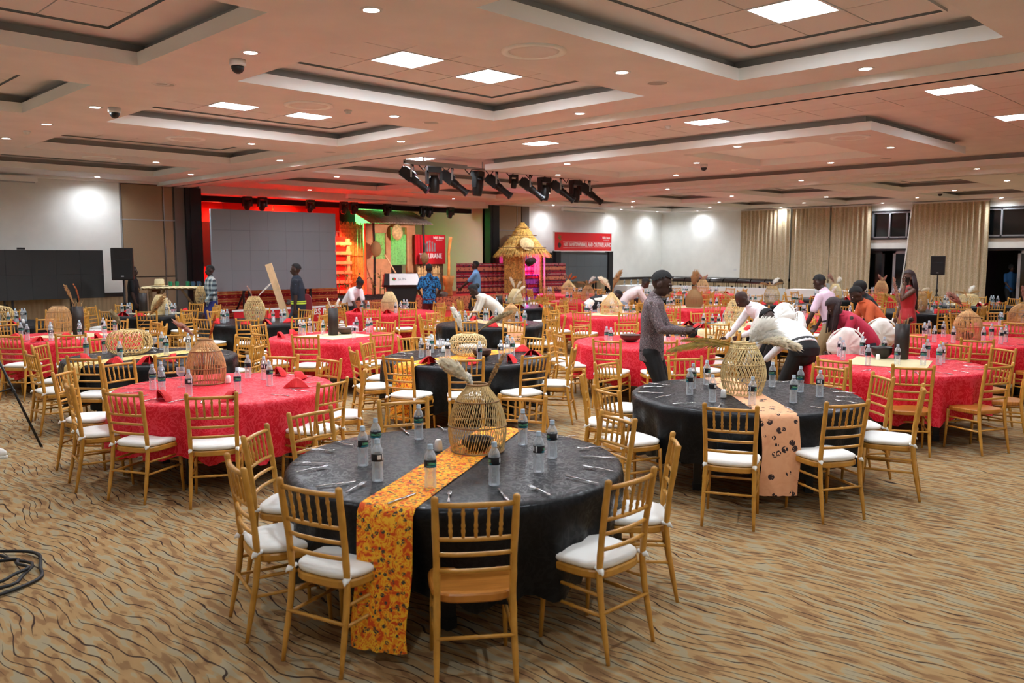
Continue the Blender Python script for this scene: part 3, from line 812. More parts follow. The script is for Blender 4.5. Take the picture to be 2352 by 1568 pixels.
for i in range(5):
    x = -.118 + .059 * i; bow = .018 * (1 - (x / .178) ** 2)
    m = MB(); knob_tube(m, (x * .96, back_y(.72) - bow, .725), (x, back_y(.885) - bow, .88), .0078, (.22, .4, .78), 7); CH['sp%d' % i] = m.mesh('spindle', 'gold_wood', True)
def strut(a, b, r=.0095):
    m = MB(); knob_tube(m, a, b, r, (.5,), 7); return m.mesh('stretcher', 'gold_wood', True)
CH['st0'] = strut((-.183, -.222, .25), (.183, -.222, .25)); CH['st1'] = strut((-.184, .182, .27), (.184, .182, .27))
for k, s in enumerate((-1, 1)):
    CH['st%d' % (2 + 2 * k)] = strut((s * .181, -.208, .335), (s * .183, .178, .335)); CH['st%d' % (3 + 2 * k)] = strut((s * .182, -.222, .235), (s * .186, .182, .235))
def make_chair(bare=False):
    root = thing('banquet_chair', None, 'chair')
    place('seat', CH['seat_bare' if bare else 'seat'], root)
    if not bare:
        c = place('cushion', CH['cushion'], root); place('tie', CH['tie-1'], c); place('tie', CH['tie1'], c)
    for s in (-1, 1): place('back_post', CH['post%d' % s], root); place('leg', CH['leg%d' % s], root)
    for i in range(4): place('back_rail', CH['rail%d' % i], root)
    for i in range(5): place('spindle', CH['sp%d' % i], root)
    for i in range(6): place('stretcher', CH['st%d' % i], root)
    return root
def join_chair(bare):
    keys = ['seat_bare' if bare else 'seat', 'post-1', 'post1', 'leg-1', 'leg1', 'rail0', 'rail1', 'rail2', 'rail3', 'sp0', 'sp1', 'sp2', 'sp3', 'sp4', 'st0', 'st2', 'st4', 'st1'] + ([] if bare else ['cushion'])
    mb = MB()
    for k in keys:
        me = CH[k]; mb.cm = 1 if k == 'cushion' else 0
        mb.add([v.co for v in me.vertices], [tuple(p.vertices) for p in me.polygons])
    return mb.mesh('banquet_chair', ['gold_wood', 'cushion'], True)
FAR = {b: join_chair(b) for b in (False, True)}
CH_USED = {}
ALL_CHAIRS = []     # per table: (mid, facing, bare)
def put_chair(pos, ang, bare, label, group):
    """pos: floor point under the seat centre; ang: direction it faces (radians from +X)"""
    rz = ang - pi / 2
    if depth(pos) > 19.0:
        o = place('banquet_chair', FAR[bare], None, (pos[0], pos[1], 0), rz); tag(o, label, 'chair', group); return o
    if bare not in CH_USED: CH_USED[bare] = o = make_chair(bare)
    else: o = copy_tree(CH_USED[bare])
    o.location = (pos[0], pos[1], 0); o.rotation_euler = (0, 0, rz)
    return tag(o, label, 'chair', group)

# ------------------------------------------------------------------ tables
TB = {  # name: (centre, cloth, short description)
 'T1': ((3.29, 3.80), 'black', 'the nearest black table'), 'T2': ((6.75, 3.83), 'black', 'the black palm-leaf table'),
 'T3': ((3.62, 7.50), 'red', 'the nearest red table'), 'T4': ((6.80, 7.68), 'black', 'the central black table'),
 'T5': ((7.10, 10.98), 'red', 'the central red table'), 'T6': ((9.85, 3.72), 'red', 'the nearest right-hand red table'),
 'T7': ((13.4, 4.0), 'red', 'the second right-hand red table'), 'T7b': ((16.9, 4.0), 'red', 'the red table at right edge'),
 'T8': ((4.10, 10.45), 'black', 'the left-hand black table'), 'T9': ((4.22, 13.9), 'red', 'the left-hand far red table'),
 'T10': ((7.70, 14.6), 'black', 'the black table below the big screen'), 'T11': ((7.15, 18.0), 'black', 'the black table near the left loudspeaker'),
 'P0': ((4.2, 17.4), 'black', 'the black table at left edge'), 'T12': ((11.2, 15.1), 'red', 'the red table before the lectern'),
 'T13': ((10.5, 11.1), 'black', 'the second central black table'), 'T13b': ((14.4, 14.5), 'black', 'the black table before the hut'),
 'T14': ((9.85, 7.22), 'red', 'the red table behind the phone user'), 'T15': ((13.75, 11.0), 'red', 'the red table with house-shaped cage'),
 'T16': ((17.1, 11.2), 'red', 'the red table with raffia bundle'), 'T17': ((13.1, 7.7), 'black', 'the black table behind the palm leaf'),
 'L5': ((16.6, 7.6), 'red', 'the red table behind the waiters'), 'L6': ((19.6, 6.9), 'black', 'the black table beside the red dress'),
 'L7': ((23.0, 6.9), 'black', 'the black table below right loudspeaker'), 'M6': ((20.1, 10.7), 'black', 'the far black table before the buffet'),
 'M8': ((26.4, 10.4), 'red', 'the far red table by the door'), 'M7': ((23.6, 10.6), 'black', 'the far black table by the curtains'),
 'N5': ((17.6, 14.8), 'red', 'the far red table behind the benders'), 'N6': ((20.8, 14.5), 'black', 'the far black table by the buffet'),
 'N7': ((23.6, 15.0), 'red', 'the farthest red table by the buffet'), 'P5': ((20.2, 17.8), 'red', 'the farthest red table by the hut'),
}
TR, TZ = 1.0, .762
def cloth_mesh(seed, mat):
    rnd = random.Random(seed); n = 112
    ph = [rnd.uniform(0, 6.28) for _ in range(6)]; folds = rnd.choice((11, 13, 14)); mb = MB()
    rings = [(0.0, TZ - .001, 0), (.5, TZ - .001, 0), (.93, TZ, 0), (.985, TZ - .004, 0), (1.006, TZ - .02, .0), (1.012, TZ - .06, .1), (1.006, .62, .35), (.992, .48, .65), (.985, .36, .9), (.985, .27, 1.0)]
    g = []
    for k, (r, z, a) in enumerate(rings):
        row = []
        for j in range(n):
            t_ = 2 * pi * j / n
            wv = sin(folds * t_ + ph[0] + .6 * sin(3 * t_ + ph[1])) * .6 + .4 * sin((folds * 2 + 3) * t_ + ph[2])
            sharp = math.copysign(abs(wv) ** .8, wv)
            rr = r + a * .062 * sharp + a * .022 * sin(4 * t_ + ph[3])
            zz = z - (a ** 3) * (.03 * sin(4 * t_ + ph[4]) + .022 * sharp)
            row.append((rr * cos(t_), rr * sin(t_), zz))
        g.append(row)
    mb.sheet(g, wrap=True)
    return mb.mesh('tablecloth', mat, True, weld=True)
CLOTH = {(c, s): cloth_mesh(s * 7 + (c == 'red'), 'cloth_' + c) for c in ('red', 'black') for s in range(3)}
m = MB(); m.lathe([(0, .72), (.97, .72), (.97, .752), (0, .752)], 40, caps=False); top_me = m.mesh('tabletop', 'wood_rust')
m = MB(); m.box(-.03, .03, -.03, .03, .025, .72); m.box(-.034, .034, -.034, .034, 0, .06); tleg_me = m.mesh('leg', 'black_paint')
for i, (k, (c, col, desc)) in enumerate(TB.items()):
    near = depth(c) < 17
    t_ = thing('round_table', 'round black-legged folding table under the cloth of %s' % desc[4:], 'table', (c[0], c[1], 0), i * .7, 'round banquet tables')
    place('tabletop', top_me, t_)
    for a in range(4): place('leg', tleg_me, t_, (.66 * cos(a * pi / 2 + .785), .66 * sin(a * pi / 2 + .785), 0))
    o = place('tablecloth', CLOTH[(col, i % 3)], None, (c[0], c[1], 0), i * 1.3)
    tag(o, '%s damask cloth draped over %s' % (col, desc), 'tablecloth', col + ' damask tablecloths')

# chairs measured one by one at the nearer tables: middle of the back at its top
MEAS = {
 'T1': [(2.48, 2.73, 1), (2.06, 3.45), (2.02, 4.11), (2.48, 4.76), (3.10, 5.14), (3.84, 5.04), (4.59, 4.51), (4.48, 3.49), (4.12, 2.78), (3.29, 2.47)],
 'T2': [(5.36, 3.15), (6.12, 2.62), (7.23, 2.47), (7.72, 2.99), (8.01, 3.62), (7.63, 5.05), (6.71, 5.39), (5.88, 5.0), (5.33, 4.28)],
 'T3': [(2.47, 6.93), (2.92, 6.30), (2.31, 7.71), (2.53, 8.57), (3.15, 8.9), (3.99, 6.23), (4.86, 7.65), (4.64, 8.25), (4.66, 6.71)],
 'T4': [(5.44, 7.23), (5.91, 6.65), (6.62, 6.30), (7.55, 6.55), (5.51, 8.17), (6.13, 8.78), (6.95, 8.95), (8.14, 7.8)],
 'T5': [(6.04, 10.1), (6.98, 9.62), (8.32, 11.35), (6.51, 12.3), (5.77, 10.87), (7.45, 12.3), (8.1, 10.3)],
 'T6': [(9.31, 2.47, 1), (8.62, 3.05, 1), (11.2, 3.47, 1), (8.6, 3.85, 1), (9.4, 5.0, 1), (10.2, 2.42, 1), (11.05, 3.0 - .1, 1), (10.6, 4.9, 1)],
 'T7': [(11.95, 3.45, 1), (12.1, 2.9 + 1.4, 1), (14.8, 4.05, 1), (12.75, 2.75, 1), (13.9, 2.7, 1), (13.2, 5.35, 1), (14.3, 5.0, 1)],
 'T8': [(3.04, 9.61), (3.8, 9.1), (2.75, 10.4), (3.1, 11.35), (4.9, 11.55), (5.4, 10.6), (5.0, 9.45), (4.0, 11.8)],
}
chairs = {}
for k, (c, col, desc) in TB.items():
    L = []
    if k in MEAS:
        for e in MEAS[k]:
            a = atan2(c[1] - e[1], c[0] - e[0]); L.append((e[0] + cos(a) * .25, e[1] + sin(a) * .25, a, len(e) > 2))
    else:
        a0 = random.uniform(0, .6)
        n_ = 10 if depth(c) < 24 else 9
        for j in range(n_):
            a = a0 + 2 * pi * j / n_ + random.uniform(-.06, .06); R_ = 1.10 + random.uniform(-.03, .07)
            L.append((c[0] - R_ * cos(a), c[1] - R_ * sin(a), a + random.uniform(-.08, .08), k in ('T7b', 'L6', 'L7')))
    chairs[k] = L
placed = []
KEEP_OUT = [(7.66, 5.5, .42), (9.24, 4.63, .5), (11.03, 5.96, .42), (12.64, 5.77, .4), (10.9, 4.7, .45), (12.49, 5.07, .4), (15.56, 5.7, .4), (9.1, 15.62, .4), (13.0, 15.98, .4)]
for k, L in chairs.items():
    c, col, desc = TB[k]; keep = []
    for e in L:
        if any(hypot(e[0] - q[0], e[1] - q[1]) < .40 for q in placed): continue
        if k not in ('T1', 'T2', 'T3', 'T4') and any(hypot(e[0] - q[0], e[1] - q[1]) < q[2] for q in KEEP_OUT): continue
        if abs(imgx(e)) > .68 or depth(e) < .5: continue
        keep.append(e); placed.append(e)
    for side in ('near', 'far'):
        S = sorted([e for e in keep if (depth(e) < depth(c)) == (side == 'near')], key=imgx)
        for i, e in enumerate(S):
            put_chair((e[0], e[1]), e[2], e[3], 'gold %s chair %s from left, %s side of %s' % ('bare-seated' if e[3] else 'cushioned', ORD[i], side, desc), 'gold chairs at ' + desc)

# ------------------------------------------------------------------ things on the tables
prof = [(.0, .003), (.022, .0), (.031, .004), (.0325, .012), (.030, .024), (.0322, .034), (.0300, .046), (.0318, .058), (.0295, .07), (.0280, .082), (.0298, .094), (.0325, .106), (.0328, .116), (.0328, .158), (.0318, .168), (.0275, .184), (.020, .198), (.0135, .207), (.0125, .216)]
m = MB(); m.lathe(prof, 18); BOT = m.mesh('body', 'water', True)
m = MB(); m.lathe([(.0333, .117), (.0336, .118), (.0336, .157), (.0333, .158)], 20, caps=False); LAB = m.mesh('label_band', 'bottle_band', True)
m = MB(); m.lathe([(.0, .238), (.0135, .238), (.0148, .235), (.0148, .217), (.0165, .216), (.0165, .212), (.0148, .211)], 14, caps=False); CAP = m.mesh('cap', 'bottle_cap', True)
def make_bottle():
    o = thing('water_bottle', None, 'bottle'); place('body', BOT, o); place('label_band', LAB, o); place('cap', CAP, o); return o
B0 = [None]
def bottle(x, y, label, group, rz):
    if B0[0] is None: B0[0] = o = make_bottle()
    else: o = copy_tree(B0[0])
    o.location = (x, y, TZ + .001); o.rotation_euler = (0, 0, rz); tag(o, label, 'bottle', group)
m = MB()   # fork lying along +X, tines at +X
m.tube([(-.1, 0, .004), (-.05, 0, .006), (0, 0, .008), (.03, 0, .006)], [(.003, .008), (.003, .006), (.003, .0035), (.003, .006)], 6, side=(0, 0, 1))
m.tube([(.03, 0, .006), (.05, 0, .004)], [(.002, .011), (.002, .0125)], 6, side=(0, 0, 1))
for q in (-1, -.33, .33, 1): m.tube([(.048, q * .010, .004), (.075, q * .011, .004), (.1, q * .0095, .010)], [.0024, .0022, .0014], 5)
FORK = m.mesh('fork', 'steel', True)
m = MB(); m.tube([(-.11, 0, .004), (-.02, 0, .005), (0, 0, .004)], [(.004, .007), (.004, .006), (.003, .005)], 6, side=(0, 0, 1)); m.tube([(0, 0, .004), (.06, .002, .004), (.1, .003, .004), (.112, .006, .004)], [(.0015, .007), (.0013, .010), (.0012, .009), (.001, .002)], 6, side=(0, 0, 1))
KNIFE = m.mesh('knife', 'steel', True)
def napkin_mesh(seed):
    """square napkin folded to a standing fan: two wings meeting at a ridge"""
    r = random.Random(seed); m = MB(); w_, h = .105, .085
    f = r.uniform(.9, 1.1)
    ridge = [(-.01, .055, h * f), (.0, .0, h * f * .96), (.005, -.07, .012)]
    for s in (-1, 1):
        g = []
        for i in range(6):
            a = i / 5
            row = []
            for j, (rx, ry, rz_) in enumerate(ridge):
                out = (w_ + .02 * (j == 1)) * s * a
                z_ = rz_ * (1 - a ** 1.25) + .004 + .012 * sin(a * pi) * (1 - j / 2)
                row.append((rx + out, ry * (1 - .25 * a) + (.03 * a if j == 2 else -.02 * a), z_))
            g.append(row)
        m.sheet(g if s > 0 else [row[::-1] for row in g])
        m.sheet([[(p[0], p[1] + .008, max(.002, p[2] - .007)) for p in row] for row in g])
    m.add([(-.02, .06, .002), (.02, .06, .002), (0, .056, h * f * .97)], [(0, 1, 2)])
    return m.mesh('napkin', 'napkin', False)
NAP = [napkin_mesh(s) for s in range(3)]
m = MB(); m.lathe([(.0, 0), (.022, 0), (.026, .006), (.024, .05), (.021, .068), (.014, .075), (0, .076)], 18); SALT = m.mesh('salt_shaker', 'salt_white', True)
m = MB(); m.lathe([(.036, 0), (.034, .003), (.006, .008), (.0045, .03), (.0045, .085), (.012, .095), (.032, .115), (.04, .145), (.038, .175), (.035, .19), (.0335, .19), (.036, .17), (.038, .145), (.03, .118), (.0, .1)], 20, caps=False); GLASS = m.mesh('wine_glass', 'wineglass', True)

ITEMS = {
 'T1': dict(b=[(2.8, 4.07), (2.66, 3.73), (3.0, 4.22), (3.48, 4.4), (2.78, 3.42), (3.06, 3.22), (3.43, 3.24), (3.73, 3.41), (3.86, 3.79)], salt=(3.36, 4.05),
   k=[(3.03, 4.65, -85), (2.6, 4.32, -49), (2.45, 3.82, -17), (2.54, 3.35, 12), (3.56, 4.66, -114), (3.93, 3.21, -52), (3.46, 2.94, -88), (2.95, 3.04, -121), (4.22, 3.74, -18)],
   f=[(2.82, 4.57, -59), (2.53, 4.19, -2), (2.49, 3.69, 27), (2.73, 3.21, 48), (3.8, 4.54, -113), (4.1, 3.4, 155), (3.71, 3.03, 98), (3.14, 2.96, 76)]),
 'T2': dict(b=[(6.34, 4.14), (6.65, 4.31), (6.95, 4.35), (6.15, 3.79), (6.26, 3.48), (7.27, 3.84), (6.6, 3.29), (7.17, 3.51), (7.05, 3.27)], salt=(6.41, 3.84),
   k=[(6.15, 4.43, -56), (5.9, 3.9, -28), (6.62, 4.67, -80), (6.49, 2.98, -97), (7.18, 3.06, -55), (7.53, 3.41, -27), (7.6, 3.92, -27)],
   f=[(6.44, 4.60, -37), (6.05, 4.22, -4), (6.03, 3.64, 22), (6.28, 3.16, 47), (7.39, 3.21, 115), (6.93, 4.65, -78), (6.93, 2.98, 84)]),
 'T3': dict(b=[(3.05, 7.78), (3.02, 7.5), (3.19, 7.93), (3.13, 7.19), (3.5, 7.02), (4.03, 7.85), (4.09, 7.63), (3.93, 7.23)], salt=(3.74, 7.69), g=[(3.31, 7.77)], n=[(2.90, 7.17), (3.30, 6.78), (4.37, 7.8), (4.06, 6.96), (4.38, 7.43)]),
 'T4': dict(b=[(6.37, 7.99), (6.33, 7.80), (6.78, 8.29), (6.54, 7.69), (6.59, 7.18), (6.88, 7.12), (7.4, 7.54), (7.25, 7.3)], salt=(6.9, 8.2), g=[(6.78, 8.09), (6.66, 8.0)], n=[(6.05, 7.45), (6.40, 7.08), (6.83, 6.88), (7.65, 7.51), (7.43, 7.13)]),
 'T5': dict(b=[(7.14, 10.56), (7.8, 11.45), (7.75, 11.07), (7.9, 11.2), (6.86, 11.51), (6.9, 11.68), (7.13, 11.77), (7.08, 11.3)], n=[(6.41, 11.40), (6.82, 11.75), (7.95, 11.3)]),
 'T6': dict(b=[(10.08, 4.44), (9.76, 4.26), (10.41, 4.3), (9.46, 3.84), (10.55, 4.09), (9.73, 3.62), (9.9, 3.4), (10.6, 3.6), (10.07, 3.29), (10.3, 3.33)], salt=(10.02, 3.95)),
 'T7': dict(b=[(13.21, 4.54), (13.62, 4.62), (12.71, 4.23), (13.63, 4.41), (12.78, 4.0), (13.01, 3.68), (13.7, 3.77), (13.13, 3.49), (13.43, 3.51)]),
 'T8': dict(b=[(3.49, 10.91), (3.78, 11.13), (3.61, 10.14), (4.46, 11.02), (4.28, 10.45), (4.64, 10.62)], g=[(4.32, 10.94)], n=[(3.35, 10.5), (3.5, 9.98), (3.75, 9.75), (4.05, 9.75)]),
 'T9': dict(b=[(3.6, 14.07), (3.59, 13.71), (3.8, 13.34), (3.96, 13.9), (4.16, 13.24), (4.39, 13.97), (4.84, 14.26), (4.59, 13.47), (5.0, 14.2)], salt=(4.32, 13.45), n=[(3.48, 13.92), (3.6, 13.3), (4.38, 13.12), (4.05, 13.44)]),
}
def nth(L, f): return [(i, e) for i, e in enumerate(sorted(L, key=imgx))]
for k, (c, col, desc) in TB.items():
    d_ = depth(c); it = ITEMS.get(k)
    if it is None:
        rnd = random.Random(hash(k) % 1000 if False else sum(ord(ch) for ch in k) * 13)
        it = dict(b=[], n=[], k=[], f=[])
        for j in range(3):
            a = rnd.uniform(0, .8) + j * 2.1
            for q in range(rnd.choice((2, 3, 3))):
                it['b'].append((c[0] + (.55 + rnd.uniform(-.1, .12)) * cos(a + q * .22), c[1] + (.55 + rnd.uniform(-.1, .12)) * sin(a + q * .22)))
        if col == 'black' or k in ('T12', 'T14', 'N7', 'M8'):
            for j in range(5):
                a = rnd.uniform(0, 6.28) if j else -2.3
                it['n'].append((c[0] + .78 * cos(a), c[1] + .78 * sin(a)))
        it['salt'] = (c[0] + .25, c[1] - .2)
    if 'k' not in it and d_ < 14:
        it['k'] = []; it['f'] = []
        for e in chairs[k]:
            a = atan2(e[1] - c[1], e[0] - c[0]); ca, sa = cos(a), sin(a)
            it['k'].append((c[0] + .82 * ca + .13 * sa, c[1] + .82 * sa - .13 * ca, math.degrees(a) + 180)); it['f'].append((c[0] + .82 * ca - .13 * sa, c[1] + .82 * sa + .13 * ca, math.degrees(a) + 180))
    for i, e in nth(it['b'], 0): bottle(e[0], e[1], '%s water bottle from the left on %s' % (ORD[i], desc), 'water bottles on ' + desc, random.uniform(0, 6.28))
    for i, e in nth(it.get('n', []), 0): tag(place('napkin', NAP[i % 3], None, (e[0], e[1], TZ + .001), random.uniform(0, 6.28)), '%s folded red napkin from the left on %s' % (ORD[i], desc), 'napkin', 'red napkins on ' + desc)
    for nm, me, key in (('knife', KNIFE, 'k'), ('fork', FORK, 'f')):
        for i, e in nth(it.get(key, []), 0): tag(place(nm, me, None, (e[0], e[1], TZ + (.006 if k in ('T1', 'T2') else .002)), radians(e[2])), '%s steel %s from the left on %s' % (ORD[i], nm, desc), nm, nm.replace('knife', 'knive') + 's on ' + desc)
    if it.get('salt'): tag(place('salt_shaker', SALT, None, (*it['salt'], TZ + .001)), 'white salt shaker on %s' % desc, 'salt shaker', 'white salt shakers')
    for i, e in nth(it.get('g', []), 0): tag(place('wine_glass', GLASS, None, (*e, TZ + .001)), '%s wine glass from the left on %s' % (ORD[i], desc), 'wine glass', 'wine glasses')

# runners: strip across the top, over the edge, hanging down
def runner(k, ang, half, mat, label, drop=(.6, .6), shift=0):
    c = TB[k][0]; mb = MB(); a = radians(ang)
    du, dv = Vector((cos(a), sin(a), 0)), Vector((-sin(a), cos(a), 0))
    pts = []
    def prof(side, dr):
        out = [(side * .97, TZ + .004), (side * 1.0, TZ + .002), (side * 1.035, TZ - .03), (side * 1.045, TZ - .12)]
        n_ = 7
        for i in range(1, n_ + 1): out.append((side * (1.05 + .045 * (i / n_)), TZ - .12 - (dr - .12) * i / n_))
        return out
    line = prof(-1, drop[0])[::-1] + [(-.9 + .2 * i, TZ + .0045) for i in range(10)] + prof(1, drop[1])
    g = []
    for (u, z) in line:
        row = []
        for j in range(9):
            v = (-half + 2 * half * j / 8) + shift
            hang = max(0, (TZ - z) / .6)
            p = Vector((c[0], c[1], 0)) + du * (u - math.copysign(.5 * v * v, u) * (1 if abs(u) > .9 else 0)) + dv * (v + .02 * sin(z * 9) * hang)
            q = p + du * math.copysign(.02 * sin(j * 1.9 + z * 3) * hang, u)
            row.append((q.x, q.y, z - .0 + (.006 * sin(j * 2 + u * 9) * .3 if hang < .01 else 0)))
        g.append(row)
    mb.sheet(g); mb.sheet([[(p[0], p[1], p[2] - .0025) for p in row] for row in g])
    return tag(mb.build('table_runner', mat, None, True), label, 'table runner')
runner('T1', 29, .15, 'wax_orange', 'orange printed wax-cloth runner across the nearest black table', (.70, .35))
runner('T2', 45, .15, 'wax_peach', 'peach printed runner with dark animal motifs hanging off a black table', (.62, .4))
runner('T4', 6, .16, 'wax_orange', 'orange printed wax-cloth runner across the central black table', (.62, .4))
runner('T8', 14, .16, 'wax_leaf', 'yellow runner with green leaf print on the left-hand black table', (.3, .3))
runner('T17', 20, .4, 'wax_beige', 'beige runner with dark markings on the table behind the palm leaf', (.3, .3))
runner('T13', 70, .16, 'wax_peach', 'peach printed runner on the second central black table', (.45, .4))
def mat_on(k, s, rz, label):
    m = MB(); m.box(-s, s, -s, s, 0, .006); c = TB[k][0]
    tag(m.build('woven_mat', 'mat_weave', None, loc=(c[0] + .05, c[1] + .05, TZ + .001), rz=rz), label, 'mat', 'woven table mats')
mat_on('T5', .42, .1, 'square woven straw mat on the central red table'); mat_on('T6', .42, .25, 'square woven straw mat on the nearest right-hand red table')
mat_on('T9', .42, .5, 'square woven straw mat on the left-hand far red table'); mat_on('T15', .4, .4, 'square woven straw mat under the house-shaped cage'); mat_on('T11', .42, .2, 'square woven straw mat on the table near the left loudspeaker')
mat_on('T16', .4, .3, 'square woven straw mat under the raffia bundle'); mat_on('L7', .45, .3, 'pale mat on the table below the right loudspeaker')
# ------------------------------------------------------------------ centrepieces
def rprof(P, t):
    """piecewise smooth radius/height profile; P is a list of (r, z)"""
    n = len(P) - 1; x = t * n; i = min(int(x), n - 1); f = x - i; f = f * f * (3 - 2 * f) if False else f
    p0, p1, p2, p3 = P[max(i - 1, 0)], P[i], P[i + 1], P[min(i + 2, n)]
    def cr(a, b, c, d): return .5 * ((2 * b) + (-a + c) * f + (2 * a - 5 * b + 4 * c - d) * f * f + (-a + 3 * b - 3 * c + d) * f ** 3)
    return cr(p0[0], p1[0], p2[0], p3[0]), cr(p0[1], p1[1], p2[1], p3[1])
GOURD = [(.165, 0), (.183, .10), (.178, .2), (.14, .31), (.085, .385), (.062, .42)]
GOURD2 = [(.155, 0), (.195, .14), (.185, .26), (.14, .37), (.095, .44), (.09, .455)]
SQUAT = [(.12, 0), (.20, .04), (.235, .13), (.20, .225), (.13, .255), (.085, .262)]
BARREL = [(.15, 0), (.185, .12), (.185, .25), (.15, .38), (.09, .44)]
TIED = [(.17, 0), (.185, .12), (.175, .24), (.12, .34), (.045, .4), (.03, .43)]
CONE = [(.17, 0), (.19, .12), (.16, .26), (.1, .38), (.06, .43)]
DOME = [(.2, 0), (.215, .12), (.18, .24), (.1, .31), (.05, .33)]
def weave_mesh(P, style, n, rw, mat, seg=12):
    mb = MB()
    if style in ('ribs', 'slant'):
        tw = .55 if style == 'slant' else 0
        for i in range(n):
            a0 = 2 * pi * i / n + random.uniform(-.015, .015); pts = []
            for k in range(seg + 1):
                r, z = rprof(P, k / seg); a = a0 + tw * (k / seg - .5) * 1.4
                pts.append((r * cos(a), r * sin(a), z))
            mb.tube(pts, rw * random.uniform(.8, 1.15), 4, caps=False)
    else:
        for d in (-1, 1):
            for i in range(n):
                a0 = 2 * pi * i / n; pts = []
                for k in range(seg + 1):
                    r, z = rprof(P, k / seg); a = a0 + d * 1.25 * (k / seg - .5)
                    q = r + d * .0016
                    pts.append((q * cos(a), q * sin(a), z))
                mb.tube(pts, rw, 4, caps=False)
    return mb.mesh('weave', mat)
def hoop_mesh(r, z, tr, mat):
    mb = MB(); n = 28
    mb.tube([(r * cos(2 * pi * j / n), r * sin(2 * pi * j / n), z) for j in range(n)] + [(r, 0, z), (r * cos(.22), r * sin(.22), z)], tr, 5, caps=False)
    return mb.mesh('hoop', mat, True)
LK = {}
def lantern_kind(key, P, style, n, rw, mat, hoops, hm):
    LK[key] = (weave_mesh(P, style, n, rw, mat), [hoop_mesh(rprof(P, t)[0] + .003, rprof(P, t)[1], .0045 if 0 < t < 1 else .007, hm) for t in hoops])
lantern_kind('slant', GOURD, 'slant', 66, .0031, 'rattan', (0, .33, .62, 1), 'rattan_dark')
lantern_kind('hexweave', GOURD2, 'diag', 34, .0036, 'rattan_pale', (0, .18, .42, .7, 1), 'rattan')
lantern_kind('ribbed', GOURD, 'ribs', 72, .0030, 'rattan_tan', (0, .3, .6, 1), 'rattan_dark')
lantern_kind('squat', SQUAT, 'diag', 32, .0036, 'rattan_pale', (0, .5, 1), 'rattan')
lantern_kind('squat_tan', SQUAT, 'diag', 26, .0036, 'rattan', (0, 1), 'rattan')
lantern_kind('barrel', BARREL, 'ribs', 70, .0036, 'rattan_tan', (0, .25, .7, 1), 'rattan_dark')
lantern_kind('tied', TIED, 'ribs', 70, .0036, 'rattan_tan', (0, .3, .55, .86), 'rattan_dark')
lantern_kind('cone', CONE, 'slant', 90, .0038, 'rattan_pale', (0, .4, 1), 'rattan_dark')
lantern_kind('diamond', GOURD2, 'diag', 30, .0042, 'rattan', (0, .3, .6, 1), 'rattan_dark')
lantern_kind('dome', DOME, 'slant', 80, .0036, 'rattan_tan', (0, .4, 1), 'rattan_dark')
def lantern(kind, x, y, label, s=1.0):
    o = thing('rattan_lantern', label, 'lantern', (x, y, TZ + .006), random.uniform(0, 6), 'woven rattan lanterns'); o.scale = (s, s, s)
    w_, hs = LK[kind]; tag(place('weave', w_, o), kind='stuff')
    for h in hs: place('hoop', h, o)
    return o

def plume_meshes(bend, L, fluff, dens, mat, mstem, seed, head=.55):
    """a dried grass stem with a feathery head, rising along +Z and bending towards +X"""
    rnd = random.Random(seed)
    def P(t): return Vector((bend * t * t * L, .02 * sin(3 * t) * L, L * t * (1 - .35 * abs(bend) * t)))
    st = MB(); st.tube([P(i / 10) for i in range(11)], [.0035 * (1 - .6 * i / 10) for i in range(11)], 5)
    pl = MB()
    for i in range(dens):
        t_ = 1 - head * rnd.random() ** .8; p = P(t_); tan = (P(min(1.02, t_ + .02)) - P(t_ - .02)).normalized()
        k = (1 - t_) / head; wdt = fluff * (sin(pi * min(1, .12 + .88 * k)) ** .7)
        a = rnd.uniform(0, 2 * pi); side = tan.orthogonal().normalized(); side = Matrix.Rotation(a, 3, tan) @ side
        tip = p + tan * fluff * rnd.uniform(.5, 1.2) + side * wdt * rnd.uniform(.5, 1.0) + Vector((0, 0, -.15 * fluff * rnd.random()))
        mid = p.lerp(tip, .5) + side * wdt * .22
        q = tan.cross(side) * rnd.uniform(.004, .008) * (1 + fluff * 10)
        pl.add([p - q * .5, p + q * .5, mid + q, tip, mid - q], [(0, 1, 2, 4), (4, 2, 3)])
    return st.mesh('stem', mstem), pl.mesh('plume', mat)
def plume(x, y, z, rz, tilt, L, bend, fluff, dens, mat, label, head=.55):
    s, p = plume_meshes(bend, L, fluff, dens, mat, 'pampas_tan', int(x * 100 + y * 37 + rz * 11), head)
    o = thing('pampas_stem', label, 'dried grass', (x, y, z), 0, 'dried grass stems'); o.rotation_euler = (0, tilt, rz)
    place('stem', s, o); tag(place('plume', p, o), kind='stuff'); return o
